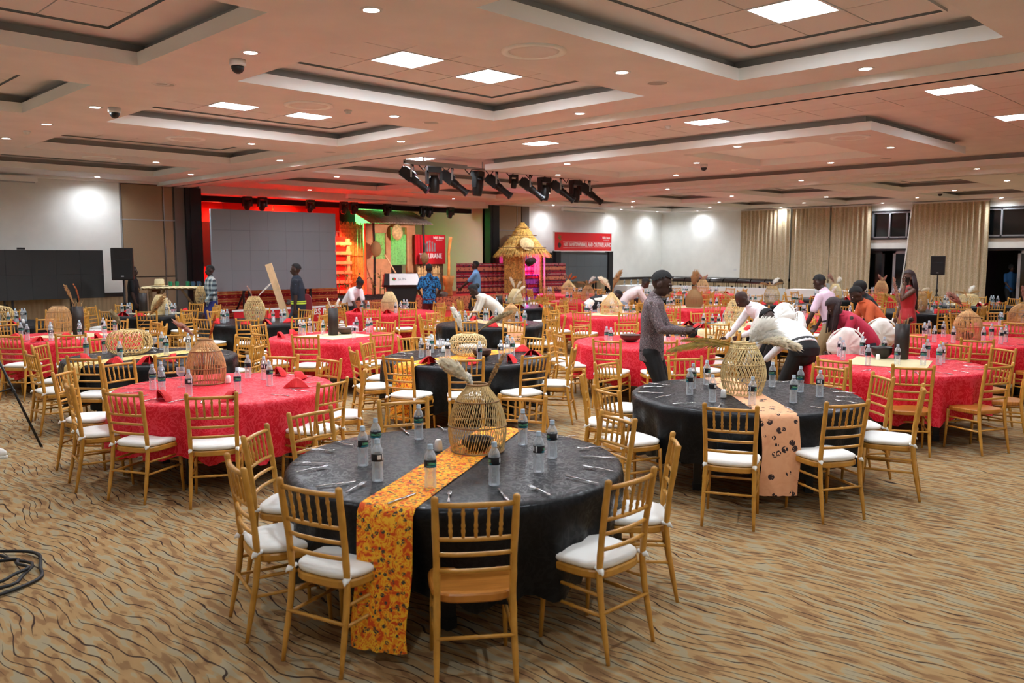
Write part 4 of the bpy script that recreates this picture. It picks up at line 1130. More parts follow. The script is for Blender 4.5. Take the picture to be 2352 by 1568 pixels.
# direction helper: rz so that +X of the plume points to image right (0), left (180), towards viewer (270)
def irz(deg): return radians(-YAW + deg)
def vase(x, y, label, h=.42, r=.078, kind='square'):
    o = thing('wooden_vase', label, 'vase', (x, y, TZ + .008), .3, 'dark wooden vases')
    m = MB(); m.lathe([(r * .96, 0), (r, .01), (r * 1.02, h * .5), (r, h), (r * .86, h), (r * .84, .04), (0, .04)], 12); m.build('body', 'wood_dark', o, True)
    m = MB()
    for i in range(7):
        a = i * .9; m.tube([(r * .5 * cos(a), r * .5 * sin(a), h - .12), (r * .8 * cos(a), r * .8 * sin(a), h + .03 + .02 * (i % 3)), (r * 1.2 * cos(a + .3), r * 1.2 * sin(a + .3), h + .05 + .03 * (i % 4))], [.004, .006, .001], 4)
    tag(m.build('dried_leaves', 'pampas_tan', o), kind='stuff'); return o
def bowl(x, y, label, r=.11, mat='clay', h=.09):
    o = thing('clay_bowl', label, 'bowl', (x, y, TZ + .008), 0, 'clay bowls')
    m = MB(); m.lathe([(0, .004), (r * .5, 0), (r * .82, h * .3), (r, h * .62), (r * .96, h * .85), (r * 1.02, h), (r * .95, h), (r * .88, h * .8), (r * .8, h * .4), (0, h * .15)], 26, caps=False); m.build('pot', mat, o, True)
    m = MB(); m.lathe([(r * 1.0, h * .98), (r * 1.05, h), (r * 1.0, h * 1.05), (r * .95, h)], 26, caps=False); m.build('rim', mat, o, True); return o

# --- nearest black table
lantern('slant', 3.55, 3.89, 'slanted-rib rattan lantern standing on the orange runner, nearest of all')
bowl(3.55, 3.89, 'dark clay bowl inside the nearest rattan lantern', .1, 'clay_dark', .07)
z0 = TZ + .30
plume(3.55, 3.87, z0, irz(180), .25, .36, .4, .06, 700, 'pampas', 'cream pampas plume leaning left in the nearest lantern')
plume(3.58, 3.88, z0, irz(0), .3, .36, .12, .022, 160, 'pampas_tan', 'thin tan grass head leaning right in the nearest lantern', .7)
plume(3.54, 3.90, z0 + .04, irz(150), .1, .17, .3, .03, 120, 'pampas_white', 'short pale tuft at the mouth of the nearest lantern')
# --- black table with palm leaf
lantern('hexweave', 6.72, 3.83, 'tall diamond-weave rattan lantern holding a dry palm leaf')
z0 = TZ + .40
def palm(x, y, z, rz, L, bend, label, n=30):
    o = thing('palm_leaf', label, 'palm leaf', (x, y, z), rz, 'dry palm leaves')
    def P(t): return Vector((L * t, 0, L * (.42 * t - bend * t * t)))
    m = MB(); m.tube([P(i / 12) for i in range(13)], [.006 * (1 - .8 * i / 12) for i in range(13)], 5); m.build('rachis', 'palm_dry', o)
    m = MB(); rnd = random.Random(int(L * 100))
    for i in range(n * 2):
        t_ = .14 + .86 * i / (2 * n); s = 1 if i % 2 else -1; p = P(t_); tan = (P(t_ + .02) - P(t_)).normalized()
        ll = (.20 * sin(pi * min(.95, .2 + t_ * .75)) + .03) * rnd.uniform(.85, 1.1) * L / .6
        side = Vector((0, s, 0)); tip = p + tan * ll * .75 + side * ll * .5 + Vector((0, 0, -.35 * ll))
        mid = p.lerp(tip, .5) + Vector((0, 0, .06 * ll)); q = Vector((0, 0, 1)).cross(tip - p).normalized() * .016
        m.add([p - q * .3, p + q * .3, mid + q, tip, mid - q], [(0, 1, 2, 4), (4, 2, 3)])
    tag(m.build('leaflets', 'palm_dry', o), kind='stuff'); return o
palm(6.70, 3.85, z0, irz(172), .62, .42, 'long dry palm leaf arching left from the tall diamond-weave lantern')
palm(6.70, 3.86, z0 + .02, irz(160), .5, .30, 'shorter dry palm leaf behind the long arching one', 24)
plume(6.74, 3.82, z0, irz(10), .55, .34, .6, .085, 620, 'pampas_white', 'big white pampas plume drooping right beside the dry palm leaf', .75)
plume(6.76, 3.80, z0, irz(-12), .75, .40, .7, .07, 480, 'pampas', 'cream pampas plume drooping right, below the white one', .75)
plume(6.74, 3.84, z0 - .02, irz(15), .45, .34, .3, .11, 900, 'pampas_white', 'upright white pampas tuft between palm leaf and bending waiter', .7)
# --- nearest red table
lantern('ribbed', 3.59, 7.84, 'vertical-rib rattan lantern on the nearest red table')
z0 = TZ + .34
plume(3.58, 7.84, z0, irz(180), .55, .40, .25, .04, 200, 'pampas_pink', 'pinkish feathery grass leaning left on the nearest red table', .6)
plume(3.61, 7.83, z0, irz(10), .2, .34, .05, .02, 160, 'pampas_rust', 'rust-coloured upright grass head on the nearest red table', .75)
# --- central black table
lantern('squat', 6.92, 7.75, 'squat pumpkin-shaped woven basket on the central black table')
bowl(6.87, 7.44, 'brown clay bowl beside the squat basket on the central black table', .115)
z0 = TZ + .22
plume(6.88, 7.78, z0, irz(180), .2, .40, .15, .055, 420, 'pampas_white', 'white upright pampas plume in the squat central basket', .8)
plume(6.96, 7.74, z0, irz(5), .85, .62, .15, .05, 420, 'pampas_grey', 'long grey-green pampas plume lying right over the central basket', .72)
# --- left-hand black table
lantern('squat_tan', 3.97, 10.81, 'wide open-weave basket on the left-hand black table', 1.15)
z0 = TZ + .26
plume(3.93, 10.83, z0, irz(180), .3, .33, .2, .05, 300, 'pampas_grey', 'grey-green pampas plume leaning left on the left-hand black table', .7)
plume(4.02, 10.80, z0, irz(5), .75, .62, -.05, .055, 320, 'pampas_tan', 'long beige pampas plume leaning far right on the left-hand black table', .5)
# --- vases and bowls
vase(7.15, 11.13, 'dark wooden vase on the straw mat of the central red table'); bowl(7.42, 11.2, 'brown clay bowl right of the vase on the central red table', .13)
plume(7.13, 11.13, TZ + .36, irz(180), .2, .24, .1, .025, 120, 'pampas', 'pale grass tuft in the vase of the central red table', .8); plume(7.17, 11.12, TZ + .36, irz(0), .25, .22, .1, .03, 120, 'pampas_white', 'white grass tuft in the vase of the central red table', .8)
vase(10.3, 3.79, 'dark wooden vase on the nearest right-hand red table', .42, .08); bowl(10.22, 3.99, 'black clay pot beside the vase on the nearest right-hand red table', .12, 'clay_dark', .13)
plume(10.28, 3.79, TZ + .38, irz(180), .22, .62, -.02, .03, 240, 'pampas_pink', 'tall pinkish grass stem in the right-hand vase', .6); plume(10.33, 3.80, TZ + .36, irz(20), .5, .18, .3, .05, 140, 'wood_dark', 'dark dried seed heads at the mouth of the right-hand vase', .8)
lantern('barrel', 4.17, 14.19, 'brown ribbed lantern left of the vase on the left-hand far red table'); vase(4.40, 14.05, 'dark wooden vase right of the ribbed lantern, left-hand far red table', .44, .08)
plume(4.38, 14.05, TZ + .4, irz(180), .3, .42, .1, .04, 180, 'pampas_tan', 'tan feather grass leaning left in the far left vase', .7); plume(4.42, 14.05, TZ + .4, irz(0), .15, .42, -.3, .02, 120, 'pampas_rust', 'curved brown grass stem in the far left vase', .7)
# --- second right-hand red table and beyond
lantern('tied', 13.45, 4.02, 'rattan lantern tied at its top on the second right-hand red table', 1.05); bowl(13.45, 4.02, 'brown bowl inside the tied rattan lantern', .09)
plume(13.44, 4.03, TZ + .42, irz(180), .75, .40, .1, .07, 300, 'pampas_pink', 'pink pampas plume flopping left from the tied lantern', .7); plume(13.46, 4.02, TZ + .42, irz(180), .15, .28, .1, .01, 60, 'pampas_tan', 'bare straw stalk in the tied lantern', .3)
lantern('dome', 16.9, 4.15, 'domed rattan cover on the red table at right edge', 1.15); plume(16.88, 4.15, TZ + .34, irz(180), .1, .36, .05, .04, 220, 'pampas_pink', 'upright pink grass on the domed cover at right edge', .8); plume(16.93, 4.14, TZ + .34, irz(0), .5, .36, .1, .015, 80, 'wood_dark', 'dark feather stalk on the domed cover at right edge', .8)
lantern('diamond', 7.72, 14.7, 'diamond-weave gourd lantern before the big grey screen', 1.0); plume(7.7, 14.7, TZ + .42, irz(180), .3, .26, .1, .03, 120, 'pampas_pink', 'pale grass tuft leaning left before the big screen', .8); plume(7.74, 14.69, TZ + .42, irz(0), .8, .42, .0, .025, 140, 'pampas_white', 'cream grass stem leaning right before the big screen', .8)
lantern('cone', 11.2, 15.15, 'cone-topped rattan lantern before the lectern')
lantern('cone', 7.2, 17.8, 'pale cone-topped lantern near the left loudspeaker', .95); vase(6.95, 18.05, 'dark wooden vase beside the pale cone-topped lantern', .44, .08)
plume(7.45, 17.7, TZ + .1, irz(180), .3, .36, .4, .05, 160, 'pampas', 'cream pampas on the table near the left loudspeaker', .8)
lantern('squat_tan', 4.05, 17.3, 'wide open-weave basket on the black table at left edge', 1.2)
lantern('tied', 10.75, 10.85, 'yellowish tied lantern on the second central black table', .85); plume(10.76, 10.85, TZ + .34, irz(20), .3, .42, .3, .05, 260, 'pampas', 'cream grass spray on the second central black table', .8); palm(10.78, 10.84, TZ + .34, irz(15), .5, .25, 'dry palm leaf arching right on the second central black table', 20)
# house-shaped cage
def cage(x, y, label):
    o = thing('bamboo_cage', label, 'cage', (x, y, TZ + .008), .4)
    R_, h, H = .23, .2, .46; n = 6
    m = MB()
    for s in range(n):
        a, b = 2 * pi * s / n, 2 * pi * (s + 1) / n; A = Vector((R_ * cos(a), R_ * sin(a), 0)); B = Vector((R_ * cos(b), R_ * sin(b), 0))
        for i in range(9):
            p = A.lerp(B, i / 9); m.tube([p, p + Vector((0, 0, h))], .004, 4, caps=False); m.tube([p * 1.08 + Vector((0, 0, h)), Vector((p.x * .1, p.y * .1, H))], .0045, 4, caps=False)
    tag(m.build('bars', 'rattan', o), kind='stuff')
    for z in (0, .1, h): 
        m = MB(); P_ = [(R_ * cos(2 * pi * s / n), R_ * sin(2 * pi * s / n), z) for s in range(n)]; m.tube(P_ + P_[:2], .008, 5, caps=False); m.build('rail', 'rattan', o)
    return o
cage(13.85, 11.0, 'hexagonal bamboo cage with pointed roof on a far red table'); plume(13.85, 11.0, TZ + .44, irz(180), .3, .42, .3, .09, 260, 'pampas', 'cream grass spray on top of the house-shaped cage', .8); plume(13.87, 11.0, TZ + .44, irz(10), .15, .5, .2, .08, 260, 'pampas_tan', 'tan grass spray on top of the house-shaped cage', .8)
# raffia bundle
o = thing('raffia_bundle', 'raffia bundle shaped like a gourd with a loose tuft', 'centrepiece', (17.1, 11.1, TZ + .008)); 
tag(place('strands', weave_mesh([(.17, 0), (.2, .12), (.19, .24), (.12, .36), (.05, .44), (.06, .5)], 'ribs', 110, .006, 'pampas_tan'), o), kind='stuff')
s_, p_ = plume_meshes(.15, .36, .13, 420, 'pampas_tan', 'pampas_tan', 5, .9); tag(place('tuft', p_, o, (0, 0, .44)), kind='stuff')
for (k, kind, lab, dx) in (('T17', 'hexweave', 'diamond-weave lantern on the table behind the palm leaf', .1), ('L5', 'diamond', 'diamond-weave lantern on the red table behind the waiters', 0), ('M6', 'diamond', 'wide gourd lantern on the far black table before the buffet', 0), ('M8', 'diamond', 'gourd lantern on the far red table by the door', 0),
        ('N5', 'ribbed', 'ribbed lantern on the far red table behind the benders', 0), ('N6', 'tied', 'tied lantern on the far black table by the buffet', 0), ('N7', 'diamond', 'gourd lantern on the farthest red table by the buffet', 0), ('P5', 'cage', '', 0), ('L6', 'barrel', 'ribbed lantern on the black table beside the red dress', 0), ('L7', 'squat', 'drum-shaped basket on the black table below right loudspeaker', 0), ('M7', 'cone', 'cone lantern on the far black table by the curtains', 0), ('T13b', 'cone', 'cone lantern on the black table before the hut', .1)):
    c = TB[k][0]
    if kind == 'cage': cage(c[0], c[1], 'pale hexagonal cage on the farthest red table by the hut')
    else: lantern(kind, c[0] + dx, c[1], lab)
    zz = TZ + {'squat': .24, 'cage': .44}.get(kind, .42)
    d_ = TB[k][2]
    rq = random.Random(sum(map(ord, k)) * 7)
    for q, w_ in enumerate(('left', 'right', 'upright', 'back')[:rq.choice((2, 3, 4))]):
        L_ = rq.uniform(.22, .42); mt_ = 'pampas_rust' if k == 'P5' and q else rq.choice(('pampas_tan', 'pampas', 'pampas_white', 'pampas_pink'))
        plume(c[0] + dx, c[1], zz - .05, irz((180, 0, 60, 110)[q] + rq.uniform(-25, 25)), rq.uniform(.15, .8), L_, rq.uniform(-.1, .6), rq.uniform(.025, .08), 150, mt_, 'dried grass leaning %s on %s' % (w_, d_), rq.uniform(.6, .95))
bowl(9.7, 7.35, 'wide brown clay bowl on the red table behind the phone user', .15, 'clay', .09)
vase(14.2, 14.75, 'small dark vase on the black table before the hut', .25, .08); bowl(14.1, 14.3, 'brown bowl on the black table before the hut', .13)
# ------------------------------------------------------------------ stage
SZ, LZ = .68, .26                    # upper and lower stage height
m = MB(); m.box(PX0 + .02, PX1 - .02, 20.35, SY, 0, SZ); struct(m.build('floor_stage', 'set_red'), 'raised stage deck')
m = MB(); m.box(9.2, 17.6, 18.1, 20.33, 0, LZ); struct(m.build('floor_stage_step', 'carpet_red'), 'low red-carpeted front step of the stage')
m = MB(); m.box(12.6, 17.65, 18.05, 18.1, 0, LZ + .01); struct(m.build('trim_7', 'wax_orange'), 'printed trim along the front step')
# pleated printed skirt along the deck front
m = MB(); n = 240
m.sheet([[(13.2 + 7.6 * j / n, 20.30 + .018 * sin(j * 1.3), z) for j in range(n + 1)] for z in (LZ + .005, .5, SZ + .02)])
m.sheet([[(13.2 + 7.6 * j / n, 20.33, z) for j in range(n + 1)] for z in (LZ + .005, SZ + .02)])
tag(m.build('stage_skirt', 'skirt_orange', None, True), 'orange printed cloth skirt along the stage front', 'stage skirt')
m = MB(); m.sheet([[(9.3 + 3.9 * j / 100, 20.28 + .015 * sin(j * 1.1), z) for j in range(101)] for z in (.55, .85, 1.12)]); m.box(9.3, 13.2, 20.3, 20.34, LZ, 1.12)
tag(m.build('stage_cloth', 'chitenje_strip', None, True), 'red and gold patterned cloth hung under the big screen', 'stage skirt')

def led_wall(name, x0, x1, y, z0, z1, cols, rows, mat, label, legs=2, foot=0.0):
    o = thing(name, label, 'screen', ((x0 + x1) / 2, y, foot)); w_, h = (x1 - x0) / cols, (z1 - z0) / rows
    me = MB(); me.box(-w_ / 2 + .0015, w_ / 2 - .0015, 0, .06, -h / 2 + .0015, h / 2 - .0015); mm = me.mesh('panel', mat)
    for i in range(cols):
        for j in range(rows): place('panel', mm, o, (x0 + w_ * (i + .5) - (x0 + x1) / 2, 0, z0 + h * (j + .5) - foot))
    fr = MB(); fr.box(-(x1 - x0) / 2 + .02, (x1 - x0) / 2 - .02, .06, .12, z0 + .03 - foot, z1 - .03 - foot); fr.build('back_frame', 'black_matte', o)
    for i in range(legs):
        x = -(x1 - x0) / 2 + (x1 - x0) * (i + .5) / legs
        l = MB(); l.box(x - .05, x - .02, .08, .14, 0, z1 - .3 - foot); l.box(x + .1, x + .14, .08, .14, 0, z1 - .3 - foot); l.tube([(x, .1, .9), (x, .9, 0)], .025, 6); l.box(x - .12, x + .2, -.05, 1.0, 0, .04); l.build('stand_leg', 'black_paint', o)
    return o
led_wall('video_wall', 9.02, 12.44, 19.15, 1.14, 3.09, 7, 4, 'screen_grey', 'big grey video wall in front of the stage', 2, LZ)
led_wall('video_wall', 3.1, 7.2, 21.0, 1.0, 2.12, 8, 2, 'screen_dark', 'dark video wall before the left white wall', 3)
m = MB(); m.box(5.4, 5.55, 20.98, 21.05, 2.125, 2.17); tag(m.build('camera_box', 'black_plastic'), 'small black box on top of the left video wall', 'box')
led_wall('video_wall', 23.6, 26.4, 21.2, 1.0, 2.12, 6, 2, 'screen_grey2', 'grey video wall below the red banner on the right', 2)
m = MB()
for x in (23.35, 26.45): m.box(x, x + .22, 21.1, 21.3, 0, 2.15)
for k, x in enumerate((23.3, 26.42)):
    m = MB(); m.box(x, x + .26, 21.14, 21.34, 0, 2.16); m.box(x - .1, x + .36, 21.0, 21.5, 0, .05)
    tag(m.build('screen_post', 'black_matte'), 'black upright %s of the right video wall' % ('at left', 'at right')[k], 'post')

# ---- banners
def sprout(o, x, y, z, s, r):
    """seedling print: brown seed, stem and green leaves"""
    m = MB(); m.add([(x + r * s * .16 * cos(a * pi / 6), y, z - .2 * s + s * .16 * sin(a * pi / 6)) for a in range(12)], [tuple(range(12))]); m.build('seed_print', 'print_brown', o)
    m = MB(); m.box(x - .012 * s, x + .012 * s, y - .001, y, z - .08 * s, z + .35 * s)
    for (dx, dz, q) in ((.13, .33, 1), (-.12, .28, -1), (.16, .18, 1), (-.1, .42, -1)):
        m.add([(x, y - .001, z + dz * s - .1 * s), (x + dx * s * .7, y - .001, z + dz * s - .08 * s), (x + dx * s * 1.2, y - .001, z + dz * s + .05 * s), (x + dx * s * .4, y - .001, z + dz * s)], [(0, 1, 2, 3)])
    m.build('leaf_print', 'print_green', o)
def logo(o, x, y, z, s):
    m = MB()
    for i in range(5):
        a = i * 2 * pi / 5; m.add([(x + s * .1 * cos(a), y, z + s * .1 * sin(a)), (x + s * .22 * cos(a - .4), y, z + s * .22 * sin(a - .4)), (x + s * .26 * cos(a), y, z + s * .26 * sin(a)), (x + s * .22 * cos(a + .4), y, z + s * .22 * sin(a + .4))], [(0, 1, 2, 3)])
    m.build('emblem', 'print_blue', o)
def put_text(o, s, size, x, y, z, mat='print_white', sx=1.0, align='CENTER', bold=0.0):
    t_ = place('lettering', text_mesh(s, size, mat, .001, align, sx, bold), o, (x, y, z)); t_.rotation_euler = (pi / 2, 0, 0); return t_
o = thing('event_banner', 'red wall banner reading NBS BANK TOWNHALL AND CULTURE LAUNCH', 'banner', (24.85, 21.12, 0))
m = MB(); m.box(-1.68, 1.68, 0, .04, 2.17, 2.86); m.build('sheet', 'banner_red', o)
m = MB(); m.box(-1.70, 1.70, -.01, .045, 2.15, 2.175); m.box(-1.70, 1.70, -.01, .045, 2.855, 2.875); m.box(-1.70, -1.68, -.01, .045, 2.15, 2.875); m.box(1.68, 1.70, -.01, .045, 2.15, 2.875); m.build('edge', 'white_metal', o)
put_text(o, 'NBS BANK', .21, -1.17, -.004, 2.40, sx=.66, align='LEFT'); put_text(o, 'TOWNHALL AND CULTURE LAUNCH', .21, -.55, -.004, 2.40, sx=.64, align='LEFT', bold=.004)
put_text(o, 'NBS Bank', .13, 1.36, -.004, 2.68, bold=.002, sx=.9); put_text(o, 'Your Caring Bank', .05, 1.36, -.004, 2.59); logo(o, 1.0, -.004, 2.68, .28)
sprout(o, -1.4, -.004, 2.5, .62, 1)
m = MB()
for (a, b, c, d) in ((-1.2, 1.55, 2.505, 2.512), (-1.2, 1.55, 2.285, 2.292), (1.55, 1.557, 2.285, 2.512)): m.box(a, b, -.004, 0, c, d)
m.build('border_line', 'print_white', o)
# low banner on the front step, partly hidden
o = thing('event_banner', 'low red banner standing at the foot of the stage, lettered CULTURE LAUNCH', 'banner', (10.7, 17.98, 0))
m = MB(); m.box(-1.75, 1.4, 0, .05, .02, .74); m.build('sheet', 'banner_red2', o)
m = MB(); m.box(-1.78, 1.43, -.01, .06, .72, .76); m.build('edge', 'white_metal', o)
put_text(o, 'NBS Bank', .2, .55, -.004, .62, bold=.003); put_text(o, 'Your Caring Bank', .06, .6, -.004, .50); logo(o, -.05, -.004, .6, .3)
put_text(o, 'TOWNHALL AND CULTURE LAUNCH', .24, -.35, -.004, .28, sx=.8, bold=.005); sprout(o, -1.35, -.004, .45, .6, 1)

# ---- lectern
o = thing('lectern', 'black lectern with slanted white name board in front of the stage', 'lectern', (14.35, 18.85, LZ), irz(0) + radians(14))
m = MB(); m.add([(-.30, -.2, 0), (.30, -.2, 0), (.30, .2, 0), (-.30, .2, 0), (-.42, -.24, .86), (.42, -.24, .86), (.42, .24, .86), (-.42, .24, .86)], [(3, 2, 1, 0), (4, 5, 6, 7), (0, 1, 5, 4), (1, 2, 6, 5), (2, 3, 7, 6), (3, 0, 4, 7)]); m.build('pedestal', 'lectern_black', o)
m = MB(); m.add([(-.52, -.30, .86), (.52, -.30, .86), (.52, .3, .86), (-.52, .3, .86), (-.52, -.34, .93), (.52, -.34, .93), (.46, -.05, 1.24), (-.46, -.05, 1.24), (.46, .3, 1.2), (-.46, .3, 1.2)], [(3, 2, 1, 0), (0, 1, 5, 4), (4, 5, 6, 7), (7, 6, 8, 9), (1, 2, 8, 6, 5), (0, 4, 7, 9, 3), (2, 3, 9, 8)]); m.build('top', 'lectern_black', o)
m = MB(); m.add([(-.36, -.352, .93), (.5, -.352, .93), (.44, -.068, 1.235), (-.33, -.068, 1.235), (-.36, -.34, .925), (.5, -.34, .925), (.44, -.058, 1.228), (-.33, -.058, 1.228)], [(0, 1, 2, 3), (4, 7, 6, 5), (0, 4, 5, 1), (1, 5, 6, 2), (2, 6, 7, 3), (3, 7, 4, 0)]); nb = m.build('name_board', 'print_white', o)
t_ = place('lettering', text_mesh('SUN', .12, 'frame_grey', .001), nb, (.0, -.222, 1.085)); t_.rotation_euler = (radians(47), 0, 0)
m = MB(); m.lathe([(.0, .002), (.055, .002)], 16, caps=False); e_ = m.build('round_logo', 'print_green', nb, loc=(-.22, -.216, 1.085)); e_.rotation_euler = (radians(47), 0, 0)
m = MB(); m.lathe([(.0, .003), (.03, .003)], 16, caps=False); e_ = m.build('logo_heart', 'banner_red', nb, loc=(-.205, -.22, 1.09)); e_.rotation_euler = (radians(47), 0, 0)

# ---- painted set on the deck
o = thing('bank_panel', 'tall red stage panel lettered NBS Bank behind the big screen', 'stage panel', (14.6, 24.0, SZ))
m = MB(); m.box(-3.8, 1.75, 0, .08, 0, 2.9); m.build('board', 'set_red', o)
m = MB(); m.box(-3.75, -3.3, -.03, 0, 1.0, 2.3); m.build('dark_window', 'set_dark', o)
m = MB(); m.box(1.15, 1.75, -.03, 0, 2.3, 2.85); m.build('dark_recess', 'set_dark', o)
put_text(o, 'NBS Bank', .36, .62, -.01, 2.06, bold=.004)
# stacked shelving lit red
o = thing('pallet_shelf', 'red-lit stacked wooden shelf beside the big screen', 'shelf', (15.15, 23.3, SZ))
for x in (-.6, .42):
    m = MB(); m.box(x, x + .1, 0, .1, 0, 1.85); m.build('upright', 'wood_plank', o)
for i in range(6):
    m = MB(); m.box(-.65, .57, -.02, .3, .1 + .31 * i, .2 + .31 * i); m.build('board', 'wood_plank', o)
    m = MB(); m.box(.0, .35, .02, .25, .2 + .31 * i, .36 + .31 * i); m.build('block', 'set_red', o)
# reed screen
o = thing('reed_screen', 'tall reed screen glowing orange left of the tin-roofed hut', 'reed screen', (16.05, 23.75, SZ))
for i in range(28):
    m = MB(); x = -.45 + .033 * i; m.tube([(x, random.uniform(-.01, .01), 0), (x + random.uniform(-.02, .02), 0, 1.2), (x, 0, 2.4 + random.uniform(-.08, .05))], .016, 5); m.build('reed', 'reed', o)
for z in (.4, 1.3, 2.2):
    m = MB(); m.tube([(-.48, -.03, z), (.48, -.03, z)], .012, 5); m.build('tie_rail', 'rattan_dark', o)
# hut facade with tin roof
o = thing('stage_hut', 'tin-roofed hut front with curtained window and door on the stage', 'hut', (17.0, 22.85, SZ))
m = MB(); W_, H_ = 1.02, 2.36
for b in ((-W_, -.76, 0, .1, 0, H_), (-.22, -.02, 0, .1, 0, H_), (.66, W_, 0, .1, 0, H_), (-.76, -.22, 0, .1, 0, 1.2), (-.76, -.22, 0, .1, 2.06, H_), (-.02, .66, 0, .1, 2.25, H_)): m.box(*b)
m.build('front_wall', 'mud_wall', o)
m = MB(); m.sheet([[(-.76 + .54 * j / 20, .04 + .015 * sin(j * 1.6), z) for j in range(21)] for z in (1.2, 1.6, 2.06)]); m.build('window_cloth', 'cloth_greenprint', o, True)
m = MB(); m.sheet([[(-.02 + .68 * j / 22, .04 + .015 * sin(j * 1.5), z) for j in range(23)] for z in (1.0, 1.5, 2.02)]); m.build('door_cloth', 'cloth_greenprint', o, True)
m = MB(); m.box(-.02, .66, .3, .34, 0, .98); m.build('dark_inside', 'set_dark', o)
for i in range(22):
    x = -1.22 + .118 * i
    m = MB(); m.tube([(x, .5, H_ + .44), (x, -.6, H_ + .0)], [(.03, .062), (.03, .062)], 6, side=(0, 0, 1)); m.build('corrugation', 'tin_roof', o)
for x in (-1.04, 1.0):
    m = MB(); m.tube([(x, -.46, 0), (x + .03, -.46, 1.2), (x, -.46, H_)], .04, 7); m.build('post', 'wood_dark', o)
def hung_basket(x, y, z, r, mat, label, kind='woven basket'):
    o = thing('hanging_basket', label, 'basket', (x, y, z)); m = MB()
    m.lathe([(0, .09), (r * .5, .07), (r * .85, .03), (r, -.01), (r * 1.02, -.02), (r * .8, .01), (0, .06)], 20, caps=False); b_ = m.build('bowl', mat, o, True); b_.rotation_euler = (pi / 2, 0, .2)
    m = MB()
    for i in range(14):
        a = i * 2 * pi / 14; m.tube([(r * .98 * cos(a), .02, r * .98 * sin(a)), (r * 1.12 * cos(a + .1), .03, r * 1.12 * sin(a + .1))], [.008, .002], 4)
    tag(m.build('fringe', mat, o), kind='stuff')
    m = MB(); m.tube([(0, .02, r), (0, .05, r + .25)], .006, 4); m.build('cord', 'wood_dark', o)
hung_basket(16.0, 22.3, 2.2, .25, 'rattan_dark', 'brown basket hung on the left post of the tin-roofed hut')
hung_basket(17.05, 22.55, 2.76, .26, 'bamboo_mat', 'pale oval winnowing basket under the tin roof')
hung_basket(17.98, 22.28, 1.9, .19, 'wood_rust', 'small brown basket hung on the right post of the tin-roofed hut')
# TILALIRANE poster
o = thing('poster_board', 'red poster board reading TILALIRANE with a group drawing', 'poster', (18.5, 22.62, SZ))
m = MB(); m.box(-.66, .66, 0, .05, 1.02, 2.02); m.build('board', 'banner_red2', o)
put_text(o, 'TILALIRANE', .23, 0, -.004, 1.29, bold=.006, sx=.82); put_text(o, 'NBS Bank', .12, .36, -.004, 1.92, bold=.002); logo(o, .05, -.004, 1.92, .17); put_text(o, 'Your Caring Bank', .04, .38, -.004, 1.84)
m = MB()
for i, (dx, hh) in enumerate(((-.22, .22), (-.11, .28), (0, .32), (.11, .28), (.22, .22))):
    m.add([(dx - .04 + .042 * cos(a * pi / 5), -.004, 1.47 + hh + .05 * sin(a * pi / 5)) for a in range(10)], [tuple(range(10))])
    m.add([(dx - .08, -.004, 1.45), (dx, -.004, 1.45), (dx - .015, -.004, 1.42 + hh), (dx - .065, -.004, 1.42 + hh)], [(0, 1, 2, 3)])
tag(m.build('group_drawing', 'frame_grey', o), kind='stuff')
m = MB(); m.box(-.6, .6, .05, .12, .0, 1.05); m.build('support', 'wood_rust', o)
# reed fence below the poster
o = thing('reed_fence', 'pale split-reed fence below the red poster', 'fence', (18.0, 22.1, SZ))
for i in range(28):
    m = MB(); x = -.48 + .035 * i; m.tube([(x, random.uniform(-.01, .01), 0), (x + random.uniform(-.015, .015), 0, .93 + random.uniform(-.05, .04))], .017, 5); m.build('reed', 'bamboo_mat', o)
for z in (.25, .7):
    m = MB(); m.tube([(-.5, -.03, z), (.5, -.03, z)], .01, 5); m.build('tie_rail', 'rattan_dark', o)
# printed cloth wall
m = MB(); n = 200
m.sheet([[(18.9 + 4.6 * j / n, 21.75 - .9 * j / n + .02 * sin(j * .8), z) for j in range(n + 1)] for z in (.5, 1.0, 1.4, 1.72)])
tag(m.build('cloth_partition', 'chitenje_red', None, True), 'red and black patterned cloth wall beside the thatched hut', 'cloth wall')
# mortar and pestle
o = thing('mortar', 'tall wooden mortar on the stage', 'mortar', (17.78, 20.85, SZ)); m = MB(); m.lathe([(.13, 0), (.14, .04), (.12, .3), (.15, .36), (.2, .66), (.17, .66), (.12, .4), (0, .35)], 20); m.build('body', 'wood_log', o, True)
o = thing('pestle', 'long curved wooden pestle standing in the mortar', 'pestle', (17.78, 20.85, SZ + .41)); m = MB(); m.tube([(0, 0, 0), (.03, 0, .6), (.02, 0, 1.0), (.1, 0, 1.5)], [.05, .045, .045, .06], 9); m.build('shaft', 'wood_log', o, True)
